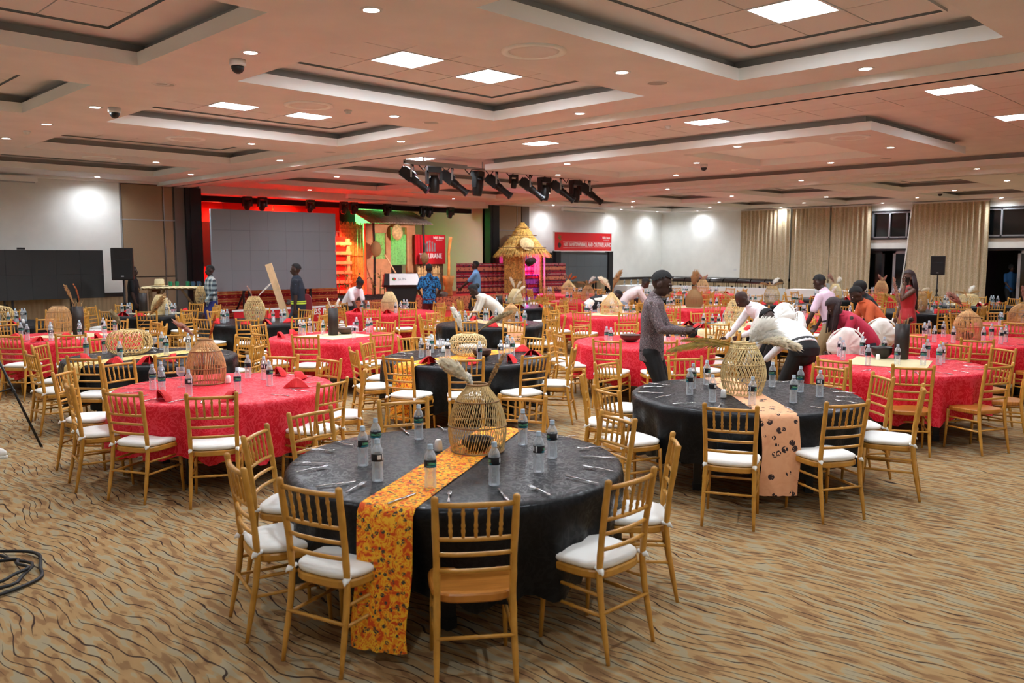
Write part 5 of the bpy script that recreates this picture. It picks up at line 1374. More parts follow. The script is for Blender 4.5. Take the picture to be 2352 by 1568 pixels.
# soil bed with plants, tools and stones
m = MB(); g = []
for i in range(9):
    row = []
    for j in range(40):
        u = i / 8; row.append((12.8 + 3.4 * j / 39, 20.5 + 1.3 * u, SZ + .005 + .14 * sin(pi * u) * (.75 + .25 * sin(j * 1.7 + i)) * (1 - abs(j / 39 - .5) ** 4 * 8)))
    g.append(row)
m.sheet(g); tag(m.build('soil_bed', 'soil', None, True), 'dark soil bed with seedlings along the stage edge', 'soil')
for k in range(9):
    x = 12.95 + .34 * k + random.uniform(-.1, .1); y = 20.9 + random.uniform(0, .5); o = thing('maize_plant', 'green seedling in the stage soil, %s from left' % ORD[k], 'plant', (x, y, SZ + .1), random.uniform(0, 6), 'green seedlings in the stage soil')
    H2 = random.uniform(.5, .95); m = MB(); m.tube([(0, 0, 0), (.02, .01, H2 * .6), (.0, .03, H2)], [.014, .01, .004], 5); m.build('stalk', 'plant_green', o)
    for q in range(7):
        a = q * 2.4; z_ = H2 * (.2 + .11 * q); L = random.uniform(.28, .45); m = MB(); d = Vector((cos(a), sin(a), 0)); s2 = Vector((-sin(a), cos(a), 0)); pts = [(0, .006), (.3, .022), (.65, .02), (1, .002)]
        P_ = [Vector((0, 0, z_)) + d * (u * L) + Vector((0, 0, L * (.75 * u - .75 * u * u))) for u, _ in pts]
        m.add([p + s2 * w_ for p, (_, w_) in zip(P_, pts)] + [p - s2 * w_ for p, (_, w_) in zip(P_, pts)], [(i, i + 1, 5 + i, 4 + i) for i in range(3)]); m.build('leaf', 'plant_green', o)
o = thing('hoe', 'wooden hoe leaning on the hut post above the soil', 'hoe', (16.2, 21.3, SZ + .1)); m = MB(); m.tube([(.28, 0, 0), (-.25, .5, 1.25)], .022, 7); m.build('handle', 'wood_plank', o)
for k, (x, y, r) in enumerate(((17.1, 20.75, .2), (17.35, 20.6, .14), (16.9, 20.7, .12))):
    m = MB(); m.ball((0, 0, r * .55), (r * 1.2, r * .9, r * .7), 10, 7); 
    m.v = [(v[0] * (1 + .12 * sin(9 * v[2] / r + k)), v[1] * (1 + .1 * cos(7 * v[0] / r)), v[2]) for v in m.v]
    tag(m.build('stone', 'rock', None, loc=(x, y, SZ)), ('largest grey stone right of the lectern', 'middle-sized grey stone right of the lectern', 'smallest grey stone right of the lectern')[k], 'stone', 'stones on the stage')
# red floodlight
def flood(x, y, z, rz, mat, label):
    o = thing('flood_light', label, 'flood light', (x, y, z), rz); m = MB(); m.box(-.11, .11, -.05, .06, .05, .25); m.build('housing', 'black_plastic', o); m = MB(); m.box(-.095, .095, -.056, -.05, .065, .235); m.build('lens', mat, o); m = MB(); m.box(-.13, .13, -.03, .03, 0, .05); m.build('foot', 'black_plastic', o)
    return o
flood(15.35, 20.45, SZ, .4, 'red_lens', 'small glowing red floodlight beside the lectern')

# coloured stage lamps (the fixtures hang below)
def beam(parent, loc, rot_to, color, watts, size=70, blend=.6):
    l = bpy.data.lights.new('lamp', 'SPOT'); l.energy = watts; l.color = color; l.spot_size = radians(size); l.spot_blend = blend; l.shadow_soft_size = .08
    o = place('lamp', l, parent, loc); d = Vector(rot_to) - (Vector(loc) + (parent.location if parent else Vector()))
    o.rotation_euler = d.to_track_quat('-Z', 'Y').to_euler(); return o
def moving_head(x, y, z, label, tilt):
    o = thing('stage_light', label, 'stage light', (x, y, z), 0, 'small stage lights under the stage ceiling'); m = MB(); m.box(-.11, .11, -.08, .08, -.07, 0); m.build('base', 'black_plastic', o)
    for s in (-1, 1):
        m = MB(); m.box(s * .12 - .02, s * .12 + .02, -.05, .05, -.27, -.05); m.build('arm', 'black_plastic', o)
    m = MB(); m.lathe([(.0, .12), (.07, .12), (.09, .02), (.09, -.1), (.075, -.13), (0, -.13)], 14, caps=False); h = m.build('head', 'black_plastic', o, True, loc=(0, 0, -.24)); h.rotation_euler = (tilt, 0, 0); return o
SLX = [(11.7, 'leftmost'), (12.17, 'second from left'), (13.75, 'third from left'), (14.94, 'fourth from left'), (15.3, 'fifth from left'), (16.6, 'sixth from left'), (18.1, 'third from right'), (18.35, 'second from right'), (19.3, 'rightmost')]
SL_ = [moving_head(x, 22.5, 3.66, 'small black stage light under the stage ceiling, ' + w_, .5) for x, w_ in SLX]
RED, GREEN = (1, .06, .03), (.08, 1, .2)
beam(SL_[0], (0, .2, -.3), (11.2, 24.0, 2.2), RED, 420, 85); beam(SL_[3], (0, .2, -.3), (15.1, 23.6, 1.8), RED, 1150, 75); beam(SL_[4], (0, .15, -.3), (16.05, 23.7, 1.5), (1, .3, .08), 260, 45)
beam(SL_[7], (0, 0, -.3), (20.4, 24, 2.0), (1, .85, .8), 420, 95)
beam(SL_[2], (0, .2, -.3), (13.5, 24.0, 2.6), RED, 380, 90)
for (x, tx, tz, c_, wv, sz) in ((12.9, 13.2, 3.66, GREEN, 40, 80), (11.3, 11.0, 3.66, RED, 70, 90), (17.2, 17.0, 3.6, GREEN, 24, 80)):
    o = thing('stage_uplight', 'small uplight hidden behind the set, %s' % ('before the valance' if x == 12.9 else 'at far left of the stage' if x < 12 else 'behind the tin roof'), 'stage light', (x, 23.35, 3.2)); m = MB(); m.lathe([(.05, 0), (.06, .12), (.05, .12), (0, .1)], 12); m.build('can', 'black_plastic', o, True); m = MB(); m.tube([(.08, 0, .05), (.08, 0, .46)], .01, 5); m.build('hanger', 'black_plastic', o); beam(o, (0, 0, .14), (tx, 23.2, tz), c_, wv, sz)
o = flood(16.95, 23.6, SZ, pi, 'down_lens', 'floodlight inside the tin-roofed hut'); beam(o, (0, 0, .5), (16.85, 22.9, SZ + 1.7), GREEN, 650, 75)
o = thing('stage_uplight', 'uplight at the back wall beside the tin-roofed hut', 'stage light', (18.8, 23.6, SZ)); m = MB(); m.lathe([(.05, 0), (.06, .12), (.05, .12), (0, .1)], 12); m.build('can', 'black_plastic', o, True); beam(o, (0, 0, .2), (18.4, 25.5, 2.6), GREEN, 12, 80)

# ---- thatched hut on the right
hx, hy = 21.46, 21.1
o = thing('thatched_hut', 'round thatched straw hut right of the stage', 'hut', (hx, hy, .0))
m = MB(); R_ = .66
for i in range(150):
    a = radians(118) + radians(254) * i / 150
    if radians(212) < a < radians(212): continue
    r = R_ + random.uniform(-.03, .03); h = 2.2
    m.tube([(r * cos(a), r * sin(a), .0), (r * cos(a + .01), r * sin(a + .01), 1.1), (r * cos(a), r * sin(a), h)], .024, 4, caps=False)
# the doorway faces the hall: leave a gap by removing reeds there
def in_gap(v): return radians(-128) < atan2(v[1], v[0]) < radians(-62)
keepf = [f for f in m.f if not in_gap(m.v[f[0]])]; m.mi = [0] * len(keepf); m.f = keepf
tag(m.build('reed_wall', 'thatch', o), kind='stuff')
for z in (.5, 1.15):
    m = MB(); m.tube([((R_ + .03) * cos(a), (R_ + .03) * sin(a), z) for a in [radians(-60) + radians(290) * k / 30 for k in range(31)]], .015, 5); m.build('rope', 'rattan_dark', o)
def thatch_layer(r0, z0, r1, z1, n, seed):
    rnd = random.Random(seed); m = MB()
    for i in range(n):
        a = 2 * pi * i / n + rnd.uniform(-.02, .02); b = a + rnd.uniform(-.05, .05); ra, rb = r0 * rnd.uniform(.96, 1.06), r1
        dz = rnd.uniform(-.05, .03)
        m.tube([(rb * cos(b), rb * sin(b), z1), ((ra * .55 + rb * .45) * cos(a), (ra * .55 + rb * .45) * sin(a), (z0 * .55 + z1 * .45) + .04), (ra * cos(a), ra * sin(a), z0 + dz)], [.014, .018, .007], 4, caps=False)
    return m
for (a, b, c, d, n, s) in ((1.0, 1.95, .56, 2.42, 230, 1), (.74, 2.2, .32, 2.74, 180, 2), (.46, 2.52, .06, 3.15, 130, 3)): tag(thatch_layer(a, b, c, d, n, s).build('thatch_layer', 'thatch', o), kind='stuff')
for (r, z) in ((.84, 2.27), (.5, 2.7), (.27, 2.98)):
    m = MB(); m.tube([(r * cos(k * pi / 16), r * sin(k * pi / 16), z) for k in range(34)], .014, 5, caps=False); m.build('binding', 'rattan_dark', o)
m = MB(); m.lathe([(.86, 2.05), (.05, 3.05)], 24, caps=False); m.build('roof_lining', 'wood_rust', o)
for a in (-58, -132):
    m = MB(); m.tube([(.82 * cos(radians(a)), .82 * sin(radians(a)), 0), (.8 * cos(radians(a)), .8 * sin(radians(a)), 2.1)], .03, 7); m.build('post', 'wood_plank', o)
m = MB(); m.sheet([[(-.42 + .84 * j / 40, -.45 + .03 * sin(j * .9), z) for j in range(41)] for z in (.05, .7, 1.32)]); m.build('door_cloth', 'chitenje_pink', o, True)
m = MB(); m.lathe([(0, .03), (.12, .02), (.25, -.01), (.27, -.015), (.24, -.02), (0, 0)], 24, caps=False); d_ = m.build('straw_disc', 'bamboo_mat', o, True, loc=(-.4, -.62, 2.4)); d_.rotation_euler = (radians(58), 0, radians(-25))
m = MB(); m.lathe([(.12, -.16), (.13, 0), (.12, .16)], 14); d_ = m.build('hanging_drum', 'wood_dark', o, True, loc=(-.38, -.78, 1.78)); d_.rotation_euler = (0, radians(70), 0)
fl_ = thing('hut_lamp', 'magenta lamp glowing inside the thatched hut', 'lamp', (hx - .1, hy - .1, 1.8)); m = MB(); m.ball((0, 0, 0), .06, 10, 8)
t = NT('magenta_glow'); t.col((255, 60, 255)); t.b.inputs['Emission Color'].default_value = (1, .05, .9, 1); t.b.inputs['Emission Strength'].default_value = 25
m.build('bulb', 'magenta_glow', fl_, True); pl = bpy.data.lights.new('lamp', 'POINT'); pl.energy = 45; pl.color = (1, .08, .8); pl.shadow_soft_size = .06; place('lamp', pl, fl_, (0, -.25, -.1))
# ------------------------------------------------------------------ people
plain('skin', (62, 40, 32), .5, var=.06, vscale=8, spec=.4)
plain('skin_mid', (92, 60, 46), .5, var=.06, vscale=8, spec=.4)
plain('hair_black', (12, 10, 10), .8, bump=.8, bscale=160, bdist=.006)
plain('hair_wine', (40, 16, 18), .6, bump=.8, bscale=90, bdist=.006)
plain('eye_white', (210, 204, 196), .3)
plain('lips', (78, 42, 40), .5)
plain('trouser_black', (16, 16, 18), .8, bump=.4, bscale=7, bdist=.02)
plain('trouser_khaki', (170, 148, 112), .85, bump=.4, bscale=7, bdist=.02)
plain('trouser_jean', (44, 50, 62), .85, bump=.4, bscale=7, bdist=.02)
plain('trouser_grey', (140, 150, 162), .85, bump=.4, bscale=7, bdist=.02)
plain('trouser_wine', (112, 14, 28), .8, bump=.4, bscale=7, bdist=.02)
plain('trouser_blue', (36, 44, 110), .8)
plain('trouser_cream', (214, 204, 184), .85, bump=.4, bscale=7, bdist=.02)
plain('shirt_white', (240, 240, 242), .8, bump=.7, bscale=7, bdist=.03)
plain('shirt_cream', (226, 218, 202), .8, bump=.7, bscale=7, bdist=.03)
plain('shirt_pink', (224, 196, 212), .8, bump=.6, bscale=7, bdist=.03)
plain('shirt_blush', (232, 212, 210), .8, bump=.6, bscale=7, bdist=.03)
plain('shirt_rose', (196, 46, 76), .8, bump=.5, bscale=7, bdist=.03)
plain('shirt_orange', (206, 92, 48), .8, bump=.4, bscale=7, bdist=.03)
plain('shirt_sky', (112, 160, 206), .8, bump=.5, bscale=7, bdist=.03)
plain('shirt_black', (18, 19, 22), .85, bump=.4, bscale=7, bdist=.03)
plain('shirt_blue', (24, 78, 128), .8)
plain('vest_navy', (26, 34, 50), .8)
plain('vest_yellow', (200, 226, 70), .5)
plain('dress_red', (176, 10, 20), .6, bump=.4, bscale=9, bdist=.02, sheen=.15)
def speck(name, cols, scale, rough=.85):
    t = NT(name); v = t.coord('Object'); n = t.noise(v, scale, 2, .6)
    t.col(t.ramp(n, [(.3 + .4 * i / (len(cols) - 1), c) for i, c in enumerate(cols)], 'CONSTANT')); t.p(rough=rough)
speck('shirt_speckle', [(52, 46, 50), (112, 102, 104), (84, 54, 58), (150, 142, 142), (70, 62, 66)], 70)
speck('shirt_blueprint', [(10, 12, 20), (20, 60, 110), (40, 130, 190), (16, 24, 40), (30, 90, 150)], 16)
speck('shirt_dots', [(20, 24, 36), (24, 28, 42), (22, 26, 38), (150, 180, 210)], 26)
t = NT('shirt_plaid'); v = t.coord('Object'); sx = t.node('ShaderNodeSeparateXYZ'); t.l.new(v, sx.inputs[0])
a_ = t.math('GREATER_THAN', t.math('FRACT', t.math('MULTIPLY', sx.outputs[0], 9)), .55); b_ = t.math('GREATER_THAN', t.math('FRACT', t.math('MULTIPLY', sx.outputs[2], 9)), .55)
t.col(t.ramp(t.math('MULTIPLY', t.math('ADD', a_, b_), .5), [(0, (196, 204, 200)), (.4, (130, 146, 150)), (.8, (52, 62, 72))], 'CONSTANT')); t.p(rough=.85)

def remesh(mb, voxel, smooth, mat, name):
    me = bpy.data.meshes.new('tmp'); me.from_pydata([tuple(v) for v in mb.v], [], mb.f); me.update()
    o = bpy.data.objects.new('tmp', me)
    r = o.modifiers.new('r', 'REMESH'); r.mode = 'VOXEL'; r.voxel_size = voxel
    s = o.modifiers.new('s', 'SMOOTH'); s.factor = .5; s.iterations = smooth
    out = evalmesh(o); bpy.data.objects.remove(o); bpy.data.meshes.remove(me)
    out.name = name; out.materials.clear(); out.materials.append(M(mat))
    out.polygons.foreach_set('use_smooth', [True] * len(out.polygons)); return out
def limb(mb, pts, rs, side=(1, 0, 0), n=12, flat=False):
    """tapered limb with rounded ends"""
    pts = [Vector(p) for p in pts]
    mb.tube(pts, rs, n, side=side)
    for p, r in (((pts[-1], rs[-1]),) if flat else ((pts[0], rs[0]), (pts[-1], rs[-1]))):
        q = r if not isinstance(r, (list, tuple)) else min(r)
        mb.ball(p, q * .98, 10, 8)
    return mb
def ik(a, c, l1, l2, hint):
    a, c, hint = Vector(a), Vector(c), Vector(hint); d = c - a; L = min(d.length, (l1 + l2) * .995); d.normalize()
    c = a + d * L; x = (l1 * l1 - l2 * l2 + L * L) / (2 * L); h = sqrt(max(0, l1 * l1 - x * x))
    n_ = hint - d * hint.dot(d); n_.normalize(); return a + d * x + n_ * h, c
def fingers(mb, wrist, d, nrm, s, curl, spread=1.0, thumb=1, fr=.0088):
    """palm, four unequal bent fingers and a thumb leaving the side of the palm"""
    d = d.normalized(); nrm = (nrm - d * nrm.dot(d)).normalized(); side = d.cross(nrm) * thumb
    m3 = Matrix((side, nrm, d)).transposed()
    mb.ball(wrist + d * .045 * s, (.04 * s, .0165 * s, .052 * s), 12, 8, m3)
    for i, (off, L) in enumerate(((.030, .072), (.0105, .082), (-.0095, .076), (-.028, .06))):
        base = wrist + d * .082 * s + side * off * s; f1 = (d * cos(curl * .6) + nrm * sin(curl * .6) + side * off * 3.2 * spread).normalized(); f2 = (d * cos(curl * 1.5) + nrm * sin(curl * 1.5)).normalized(); f3 = (d * cos(curl * 2.2) + nrm * sin(curl * 2.2)).normalized()
        p1 = base + f1 * L * .45 * s; p2 = p1 + f2 * L * .32 * s; p3 = p2 + f3 * L * .25 * s
        limb(mb, [base - d * .02 * s, base, p1, p2, p3], [fr * 1.1, fr * 1.1, fr, fr * .92, fr * .75], side=side, n=8)
    tb = wrist + d * .03 * s + side * .032 * s; t1 = (d * .7 + side * .75 + nrm * .25).normalized(); t2 = (d * .95 + side * .15 + nrm * .35).normalized()
    limb(mb, [tb - side * .01, tb + t1 * .038 * s, tb + t1 * .038 * s + t2 * .032 * s, tb + t1 * .038 * s + t2 * .055 * s], [fr * 1.4, fr * 1.2, fr, fr * .8], side=nrm, n=8)

def person(label, pos, phi, H=1.74, bend=0.0, hands=None, head_pitch=0.0, head_yaw=0.0, shirt='shirt_white', sleeve='long', trouser='trouser_black', skin='skin', hair='short', hairmat='hair_black',
           voxel=.011, feet=None, curl=(.5, .5), palm=None, dress=None, belt=None, build=1.0, tuck=False, female=False, head=1.0, vest=None, z=0.0, side_lean=0.0, shoes='black_paint', hip_shift=0.0, elbow=None):
    s = H / 1.75; root = thing('person', label, 'person', (pos[0], pos[1], z), radians(-YAW + phi) - pi / 2)
    X = Vector((1, 0, 0)); up = Vector((0, 0, 1))
    hipy = -.22 * sin(min(bend, 1.3)) * s + hip_shift
    p0 = Vector((0, hipy, .93 * s - .02 * bend))
    dr = Vector((sin(side_lean), sin(bend) * cos(side_lean), cos(bend)))
    bk = X.cross(dr) * -1            # points to the chest side
    mid = Vector((sin(side_lean) * .5, sin(bend * .62), cos(bend * .62))).normalized()
    p1 = p0 + mid * .15 * s; p2 = p1 + dr * .2 * s; p3 = p2 + dr * .19 * s
    chest = bk
    nb = bend * .55 - head_pitch * -1.0
    nb = bend * .7 + head_pitch
    nd = Vector((0, sin(nb), cos(nb)))
    neck = p3 + dr * .02 * s; hc = p3 + nd * .185 * s * (.9 + .1 * head)
    shw = (.185 if not female else .165) * s * build; hw = (.165 if not female else .175) * s * build
    sh = [p3 - dr * .05 * s + X * q * shw for q in (-1, 1)]
    if hands is None: hands = [(-.26, .06, .78), (.26, .06, .78)]
    hands = [Vector(h) * s if not isinstance(h, Vector) else h for h in hands]
    arms = []
    for i, q in enumerate((-1, 1)):
        el, wr = ik(sh[i], hands[i], .285 * s, .255 * s, elbow[i] if elbow else (q * .55, -.6, -.35)); arms.append((sh[i], el, wr))
    if feet is None: feet = [(-.11, .02), (.11, .02)]
    legs = []
    for i, q in enumerate((-1, 1)):
        hp = p0 + X * q * .085 * s + Vector((0, 0, -.03 * s)); ft = Vector((feet[i][0] * s, feet[i][1] * s, .085 * s)); kn, an = ik(hp, ft, .43 * s, .43 * s, (0, 1, 0)); legs.append((hp, kn, an))
    # --- body
    b = MB()
    e = .015
    limb(b, [p0 - up * .03 * s, p0, p1, p2, p3 - dr * .02 * s, p3 + dr * .03 * s], [(hw * .8, .095 * s), (hw * .92, .105 * s), (hw * .78, .09 * s), (shw * .86, .11 * s), (shw * .9, .085 * s), (shw * .4, .06 * s)], side=(1, 0, 0), n=16)
    limb(b, [p3 - dr * .03 * s, neck + nd * .03 * s, hc - nd * .06 * s], [.062 * s, .054 * s, .052 * s])
    hm = Matrix.Rotation(head_yaw, 3, 'Z'); hd = Matrix.Rotation(-nb * .85 - .0, 3, 'X') @ hm
    hs = s * head
    def hp_(x, y, z_): return hc + hd @ Vector((x * hs, y * hs, z_ * hs))
    b.ball(hp_(0, -.012, .025), (.074 * hs, .096 * hs, .098 * hs), 18, 12, hd); b.ball(hp_(0, .022, -.045), (.056 * hs, .068 * hs, .068 * hs), 14, 10, hd)
    b.ball(hp_(0, .052, -.085), (.03 * hs, .03 * hs, .022 * hs), 10, 8, hd)                  # chin
    limb(b, [hp_(0, .086, .012), hp_(0, .106, -.022), hp_(0, .094, -.034)], [.009 * hs, .016 * hs, .014 * hs]); b.ball(hp_(0, .098, -.03), (.021 * hs, .014 * hs, .012 * hs), 10, 8, hd)
    limb(b, [hp_(-.042, .076, .026), hp_(0, .088, .024), hp_(.042, .076, .026)], [.011 * hs, .012 * hs, .011 * hs])
    limb(b, [hp_(-.02, .086, -.062), hp_(0, .093, -.06), hp_(.02, .086, -.062)], [.008 * hs, .011 * hs, .008 * hs])   # mouth
    for q in (-1, 1): b.ball(hp_(q * .076, -.012, -.008), (.012 * hs, .022 * hs, .034 * hs), 10, 8, hd)
    for i, q in enumerate((-1, 1)):
        a, el, wr = arms[i]
        limb(b, [a, a.lerp(el, .4), el, el.lerp(wr, .3), wr], [.052 * s, .046 * s * build, .038 * s, .040 * s, .026 * s])
        fd = (wr - el).normalized(); n_ = Vector(palm[i]) if palm and palm[i] else Vector((-q * .9, .3, 0))
        fingers(b, wr, fd, n_, s, curl[i], 1.0, thumb=(1 if (fd.cross((n_ - fd * n_.dot(fd))).y > 0) or True else -1) * 1, fr=.0088 if voxel < .009 else .0115)
        hp, kn, an = legs[i]
        limb(b, [hp, hp.lerp(kn, .3), kn, kn.lerp(an, .35), an, an - up * .03 * s], [.078 * s, .078 * s, .054 * s, .054 * s, .036 * s, .036 * s])
        b.ball(an + Vector((0, .07 * s, -.05 * s)), (.038 * s, .11 * s, .034 * s), 12, 8)
    place('body', remesh(b, voxel, 3, skin, 'body'), root)
    for q in (-1, 1):
        m = MB(); m.ball(hp_(q * .031, .0845, .006), (.0125 * hs, .006 * hs, .006 * hs), 10, 6, hd); ey = m.build('eye', 'eye_white', root, True)
        m = MB(); m.ball(hp_(q * .031, .0895, .005), (.0055 * hs, .003 * hs, .0055 * hs), 8, 6, hd); m.build('iris', 'hair_black', ey, True)
    m = MB(); limb(m, [hp_(-.02, .0945, -.061), hp_(0, .1035, -.060), hp_(.02, .0945, -.061)], [.004 * hs, .006 * hs, .004 * hs], n=8); m.build('lips', 'lips', root, True)
    # --- hair
    if hair != 'none':
        m = MB(); n1, n2 = 26, 16; k_ = 1.05 if hair == 'short' else 1.12
        th = {'short': .012, 'shaved': .005}.get(hair, .02)
        vs = []; idx = {}
        for i in range(n2 + 1):
            ph = pi * i / n2
            for j in range(n1):
                a = 2 * pi * j / n1; v = Vector((sin(ph) * cos(a), sin(ph) * sin(a), cos(ph)))
                vs.append((v, hp_(v.x * (.074 + th), -.014 + v.y * (.096 + th), .027 + v.z * (.098 + th))))
        low = -.28 if hair in ('short', 'shaved') else -.55
        def keep(v): return v.z > (.42 if v.y > .35 else .42 + (.35 - v.y) * (low - .42) / .75 if v.y > -.4 else low)
        fs = [(i * n1 + j, i * n1 + (j + 1) % n1, (i + 1) * n1 + (j + 1) % n1, (i + 1) * n1 + j) for i in range(n2) for j in range(n1)]
        fs = [f for f in fs if all(keep(vs[q][0]) for q in f)]
        m.add([p for _, p in vs], fs)
        if hair == 'bun': m.ball(hp_(0, -.09, .1), .055 * hs, 12, 8)
        if hair == 'puff': m.ball(hp_(0, -.125, .03), (.06 * hs, .055 * hs, .055 * hs), 12, 8)
        if hair == 'afro': m.ball(hp_(0, -.03, .045), (.1 * hs, .12 * hs, .11 * hs), 14, 10)
        ho = m.build('hair', hairmat, root, True)
        if hair in ('long', 'braids'):
            m = MB(); rnd = random.Random(int(pos[0] * 31)); cnt = 26 if hair == 'long' else 34
            for i in range(cnt):
                a = pi + pi * (i + .5) / cnt if hair == 'long' else pi * .95 + 1.1 * pi * (i + .5) / cnt
                st_ = hp_(.08 * cos(a), -.02 + .1 * sin(a), .02 + .03 * rnd.random()); L = (.62 if hair == 'long' else .40) * s * rnd.uniform(.85, 1.05)
                dn = Vector((0, -.12 if hair == 'long' else .1, -1)).normalized()
                m.tube([st_, st_ + dn * L * .4 + Vector((0, -.03, 0)) * (hair == 'long'), st_ + dn * L * .75, st_ + dn * L], [.018, .017, .015, .006], 5)
            tag(m.build('locks', hairmat, ho, True), kind='stuff')
    # --- shirt
    if shirt:
        c = MB(); g = 1.0
        low = p0 + mid * (.045 if tuck else -.06) * s if bend > .3 or tuck else p0 - up * .12 * s
        limb(c, [low, p0 + mid * .07 * s, p1, p2, p3 - dr * .03 * s, p3 + dr * .03 * s], [(hw * 1.02, .128 * s), (hw * 1.04, .13 * s), (hw * .98, .122 * s), (shw * 1.0, .133 * s), (shw * 1.0, .106 * s), (shw * .42, .072 * s)], side=(1, 0, 0), n=18, flat=True)
        for i in (0, 1):
            a, el, wr = arms[i]
            a2 = a + (p2 - a) * .06
            if sleeve == 'long': limb(c, [a2, a2.lerp(el, .5), el, el.lerp(wr, .5), el.lerp(wr, .97)], [.066 * s, .060 * s, .054 * s, .048 * s, .040 * s])
            elif sleeve == 'three': limb(c, [a2, a2.lerp(el, .5), el, el.lerp(wr, .45)], [.064 * s, .058 * s, .052 * s, .048 * s])
            elif sleeve == 'short': limb(c, [a2, a2.lerp(el, .5), a2.lerp(el, .8)], [.068 * s, .064 * s, .062 * s])
        shirt_o = place('shirt', remesh(c, max(voxel, .009), 4, shirt, 'shirt'), root)
        m = MB(); 
        ring_ = [neck + nd * .01 * s + Vector((cos(a) * .066 * s, sin(a) * .062 * s, .012 * s * -cos(a * 1) * 0)) for a in [2 * pi * k / 20 for k in range(22)]]
        m.tube(ring_, (.014 * s), 6, caps=False); m.build('collar', shirt, shirt_o, True)
    if vest:
        c = MB(); limb(c, [p0 - up * .1 * s, p0 + mid * .03 * s, p1, p2, p3 - dr * .02 * s], [(hw * 1.1, .145 * s), (hw * 1.1, .145 * s), (hw * 1.05, .135 * s), (shw * 1.02, .146 * s), (shw * .8, .11 * s)], side=(1, 0, 0), n=18)
        vo = place('vest', remesh(c, .011, 3, vest, 'vest'), root)
        for q in (.05, .09):
            m = MB(); ce_ = p0 + mid * q * s; m.tube([ce_ + Vector((cos(a) * hw * 1.16, sin(a) * .155 * s, 0)) for a in [2 * pi * k / 24 for k in range(26)]], (.016 * s, .006), 6, caps=False, side=(0, 0, 1)) if False else m.lathe([(1, -.014), (1.01, 0), (1, .014)], 28, caps=False)
            m.v = [tuple(ce_ + Vector((v[0] * hw * 1.15, v[1] * .152 * s, v[2]))) for v in m.v]; m.build('reflective_band', 'vest_yellow', vo, True)
    # --- trousers or dress
    if dress:
        c = MB()
        limb(c, [Vector((0, hipy, .12 * s)), Vector((0, hipy, .45 * s)), p0 - up * .12 * s, p0, p1 + mid * .02 * s, p2, p3 - dr * .07 * s, p3 - dr * .01 * s], [(.15 * s, .14 * s), (.15 * s, .135 * s), (hw * 1.1, .145 * s), (hw * 1.08, .14 * s), (hw * .8, .108 * s), (shw * .98, .14 * s), (shw * .98, .108 * s), (shw * .7, .085 * s)], side=(1, 0, 0), n=20)
        place('dress', remesh(c, .011, 4, dress, 'dress'), root)
    else:
        c = MB()
        limb(c, [p0 - up * .06 * s, p0 - up * .01 * s, p0 + mid * (.07 if tuck else .04) * s], [(hw * .93, .122 * s), (hw * 1.02, .132 * s), (hw * .99, .122 * s)], side=(1, 0, 0), n=18)
        for i in (0, 1):
            hp, kn, an = legs[i]; limb(c, [hp + up * .02, hp.lerp(kn, .4), kn, kn.lerp(an, .5), an - up * .03 * s], [.098 * s, .092 * s, .072 * s, .064 * s, .06 * s])
        tr = place('trousers', remesh(c, max(voxel, .01), 4, trouser, 'trousers'), root)
        if belt:
            m = MB(); ce_ = p0 + mid * .085 * s; m.lathe([(1, -.018), (1.015, 0), (1, .018)], 28, caps=False)
            rot = Vector((0, 0, 1)).rotation_difference(mid).to_matrix()
            m.v = [tuple(ce_ + rot @ Vector((v[0] * hw * 1.02, v[1] * .128 * s, v[2]))) for v in m.v]; m.build('belt', belt, tr, True)
    for i in (0, 1):
        an = legs[i][2]; m = MB(); m.ball(Vector((an.x, an.y + .07 * s, .04 * s)), (.046 * s, .135 * s, .042 * s), 14, 8); m.v = [(v[0], v[1], max(.002, v[2])) for v in m.v]; m.build('shoe', shoes, root, True)
    return root, dict(p0=p0, p1=p1, p2=p2, p3=p3, hc=hc, arms=arms, hp=hp_, s=s, legs=legs)

def rel(root, v): return root.matrix_basis @ Vector(v)
def phone_at(root, v, rot, label):
    m = MB(); m.box(-.037, .037, -.005, .005, -.075, .075); o = thing('phone', label, 'phone', rel(root, v)); m.build('case', 'black_plastic', o)
    m = MB(); m.box(-.033, .033, -.0062, -.005, -.07, .07); m.build('screen', 'glass_night', o); o.rotation_euler = rot; return o
def sack(root, v, r, rz, tilt, label, ties=True, mat='sack_cloth'):
    """plump round cushion bundle with gathered folds and tie tails"""
    o = thing('seat_cushion', label, 'cushion', rel(root, v), 0, 'spare seat cushions carried by staff'); o.rotation_euler = (tilt, 0, rz)
    m = MB(); n1, n2 = 48, 14; g = []
    for i in range(n2 + 1):
        ph = pi * i / n2; row = []
        for j in range(n1):
            a = 2 * pi * j / n1; q = 1 + .035 * sin(11 * a + 2 * sin(3 * a)) * sin(ph)
            sq = .90 + .10 * abs(cos(2 * a)) * 0 + .08 * cos(4 * a)
            row.append((r * q * sq * sin(ph) ** .7 * cos(a), .36 * r * math.copysign(abs(cos(ph)) ** .8, cos(ph)) * (1 + .12 * sin(9 * a) * sin(ph)), r * q * sq * sin(ph) ** .7 * sin(a)))
        g.append(row)
    m.sheet(g, wrap=True); m.build('stuffing', mat, o, True)
    m = MB(); m.tube([(r * .93 * cos(2 * pi * k / 30), .0, r * .93 * sin(2 * pi * k / 30)) for k in range(32)], .012, 5, caps=False); m.build('piping', mat, o, True)
    if ties:
        for k in range(5):
            a = 2.2 + k * .35; m = MB(); p = Vector((r * .95 * cos(a), 0, r * .95 * sin(a))); m.tube([p, p * 1.12 + Vector((0, -.03, .02)), p * 1.16 + Vector((.02, -.05, -.05))], [.012, .009, .005], 5); m.build('tie', mat, o, True)
    return o

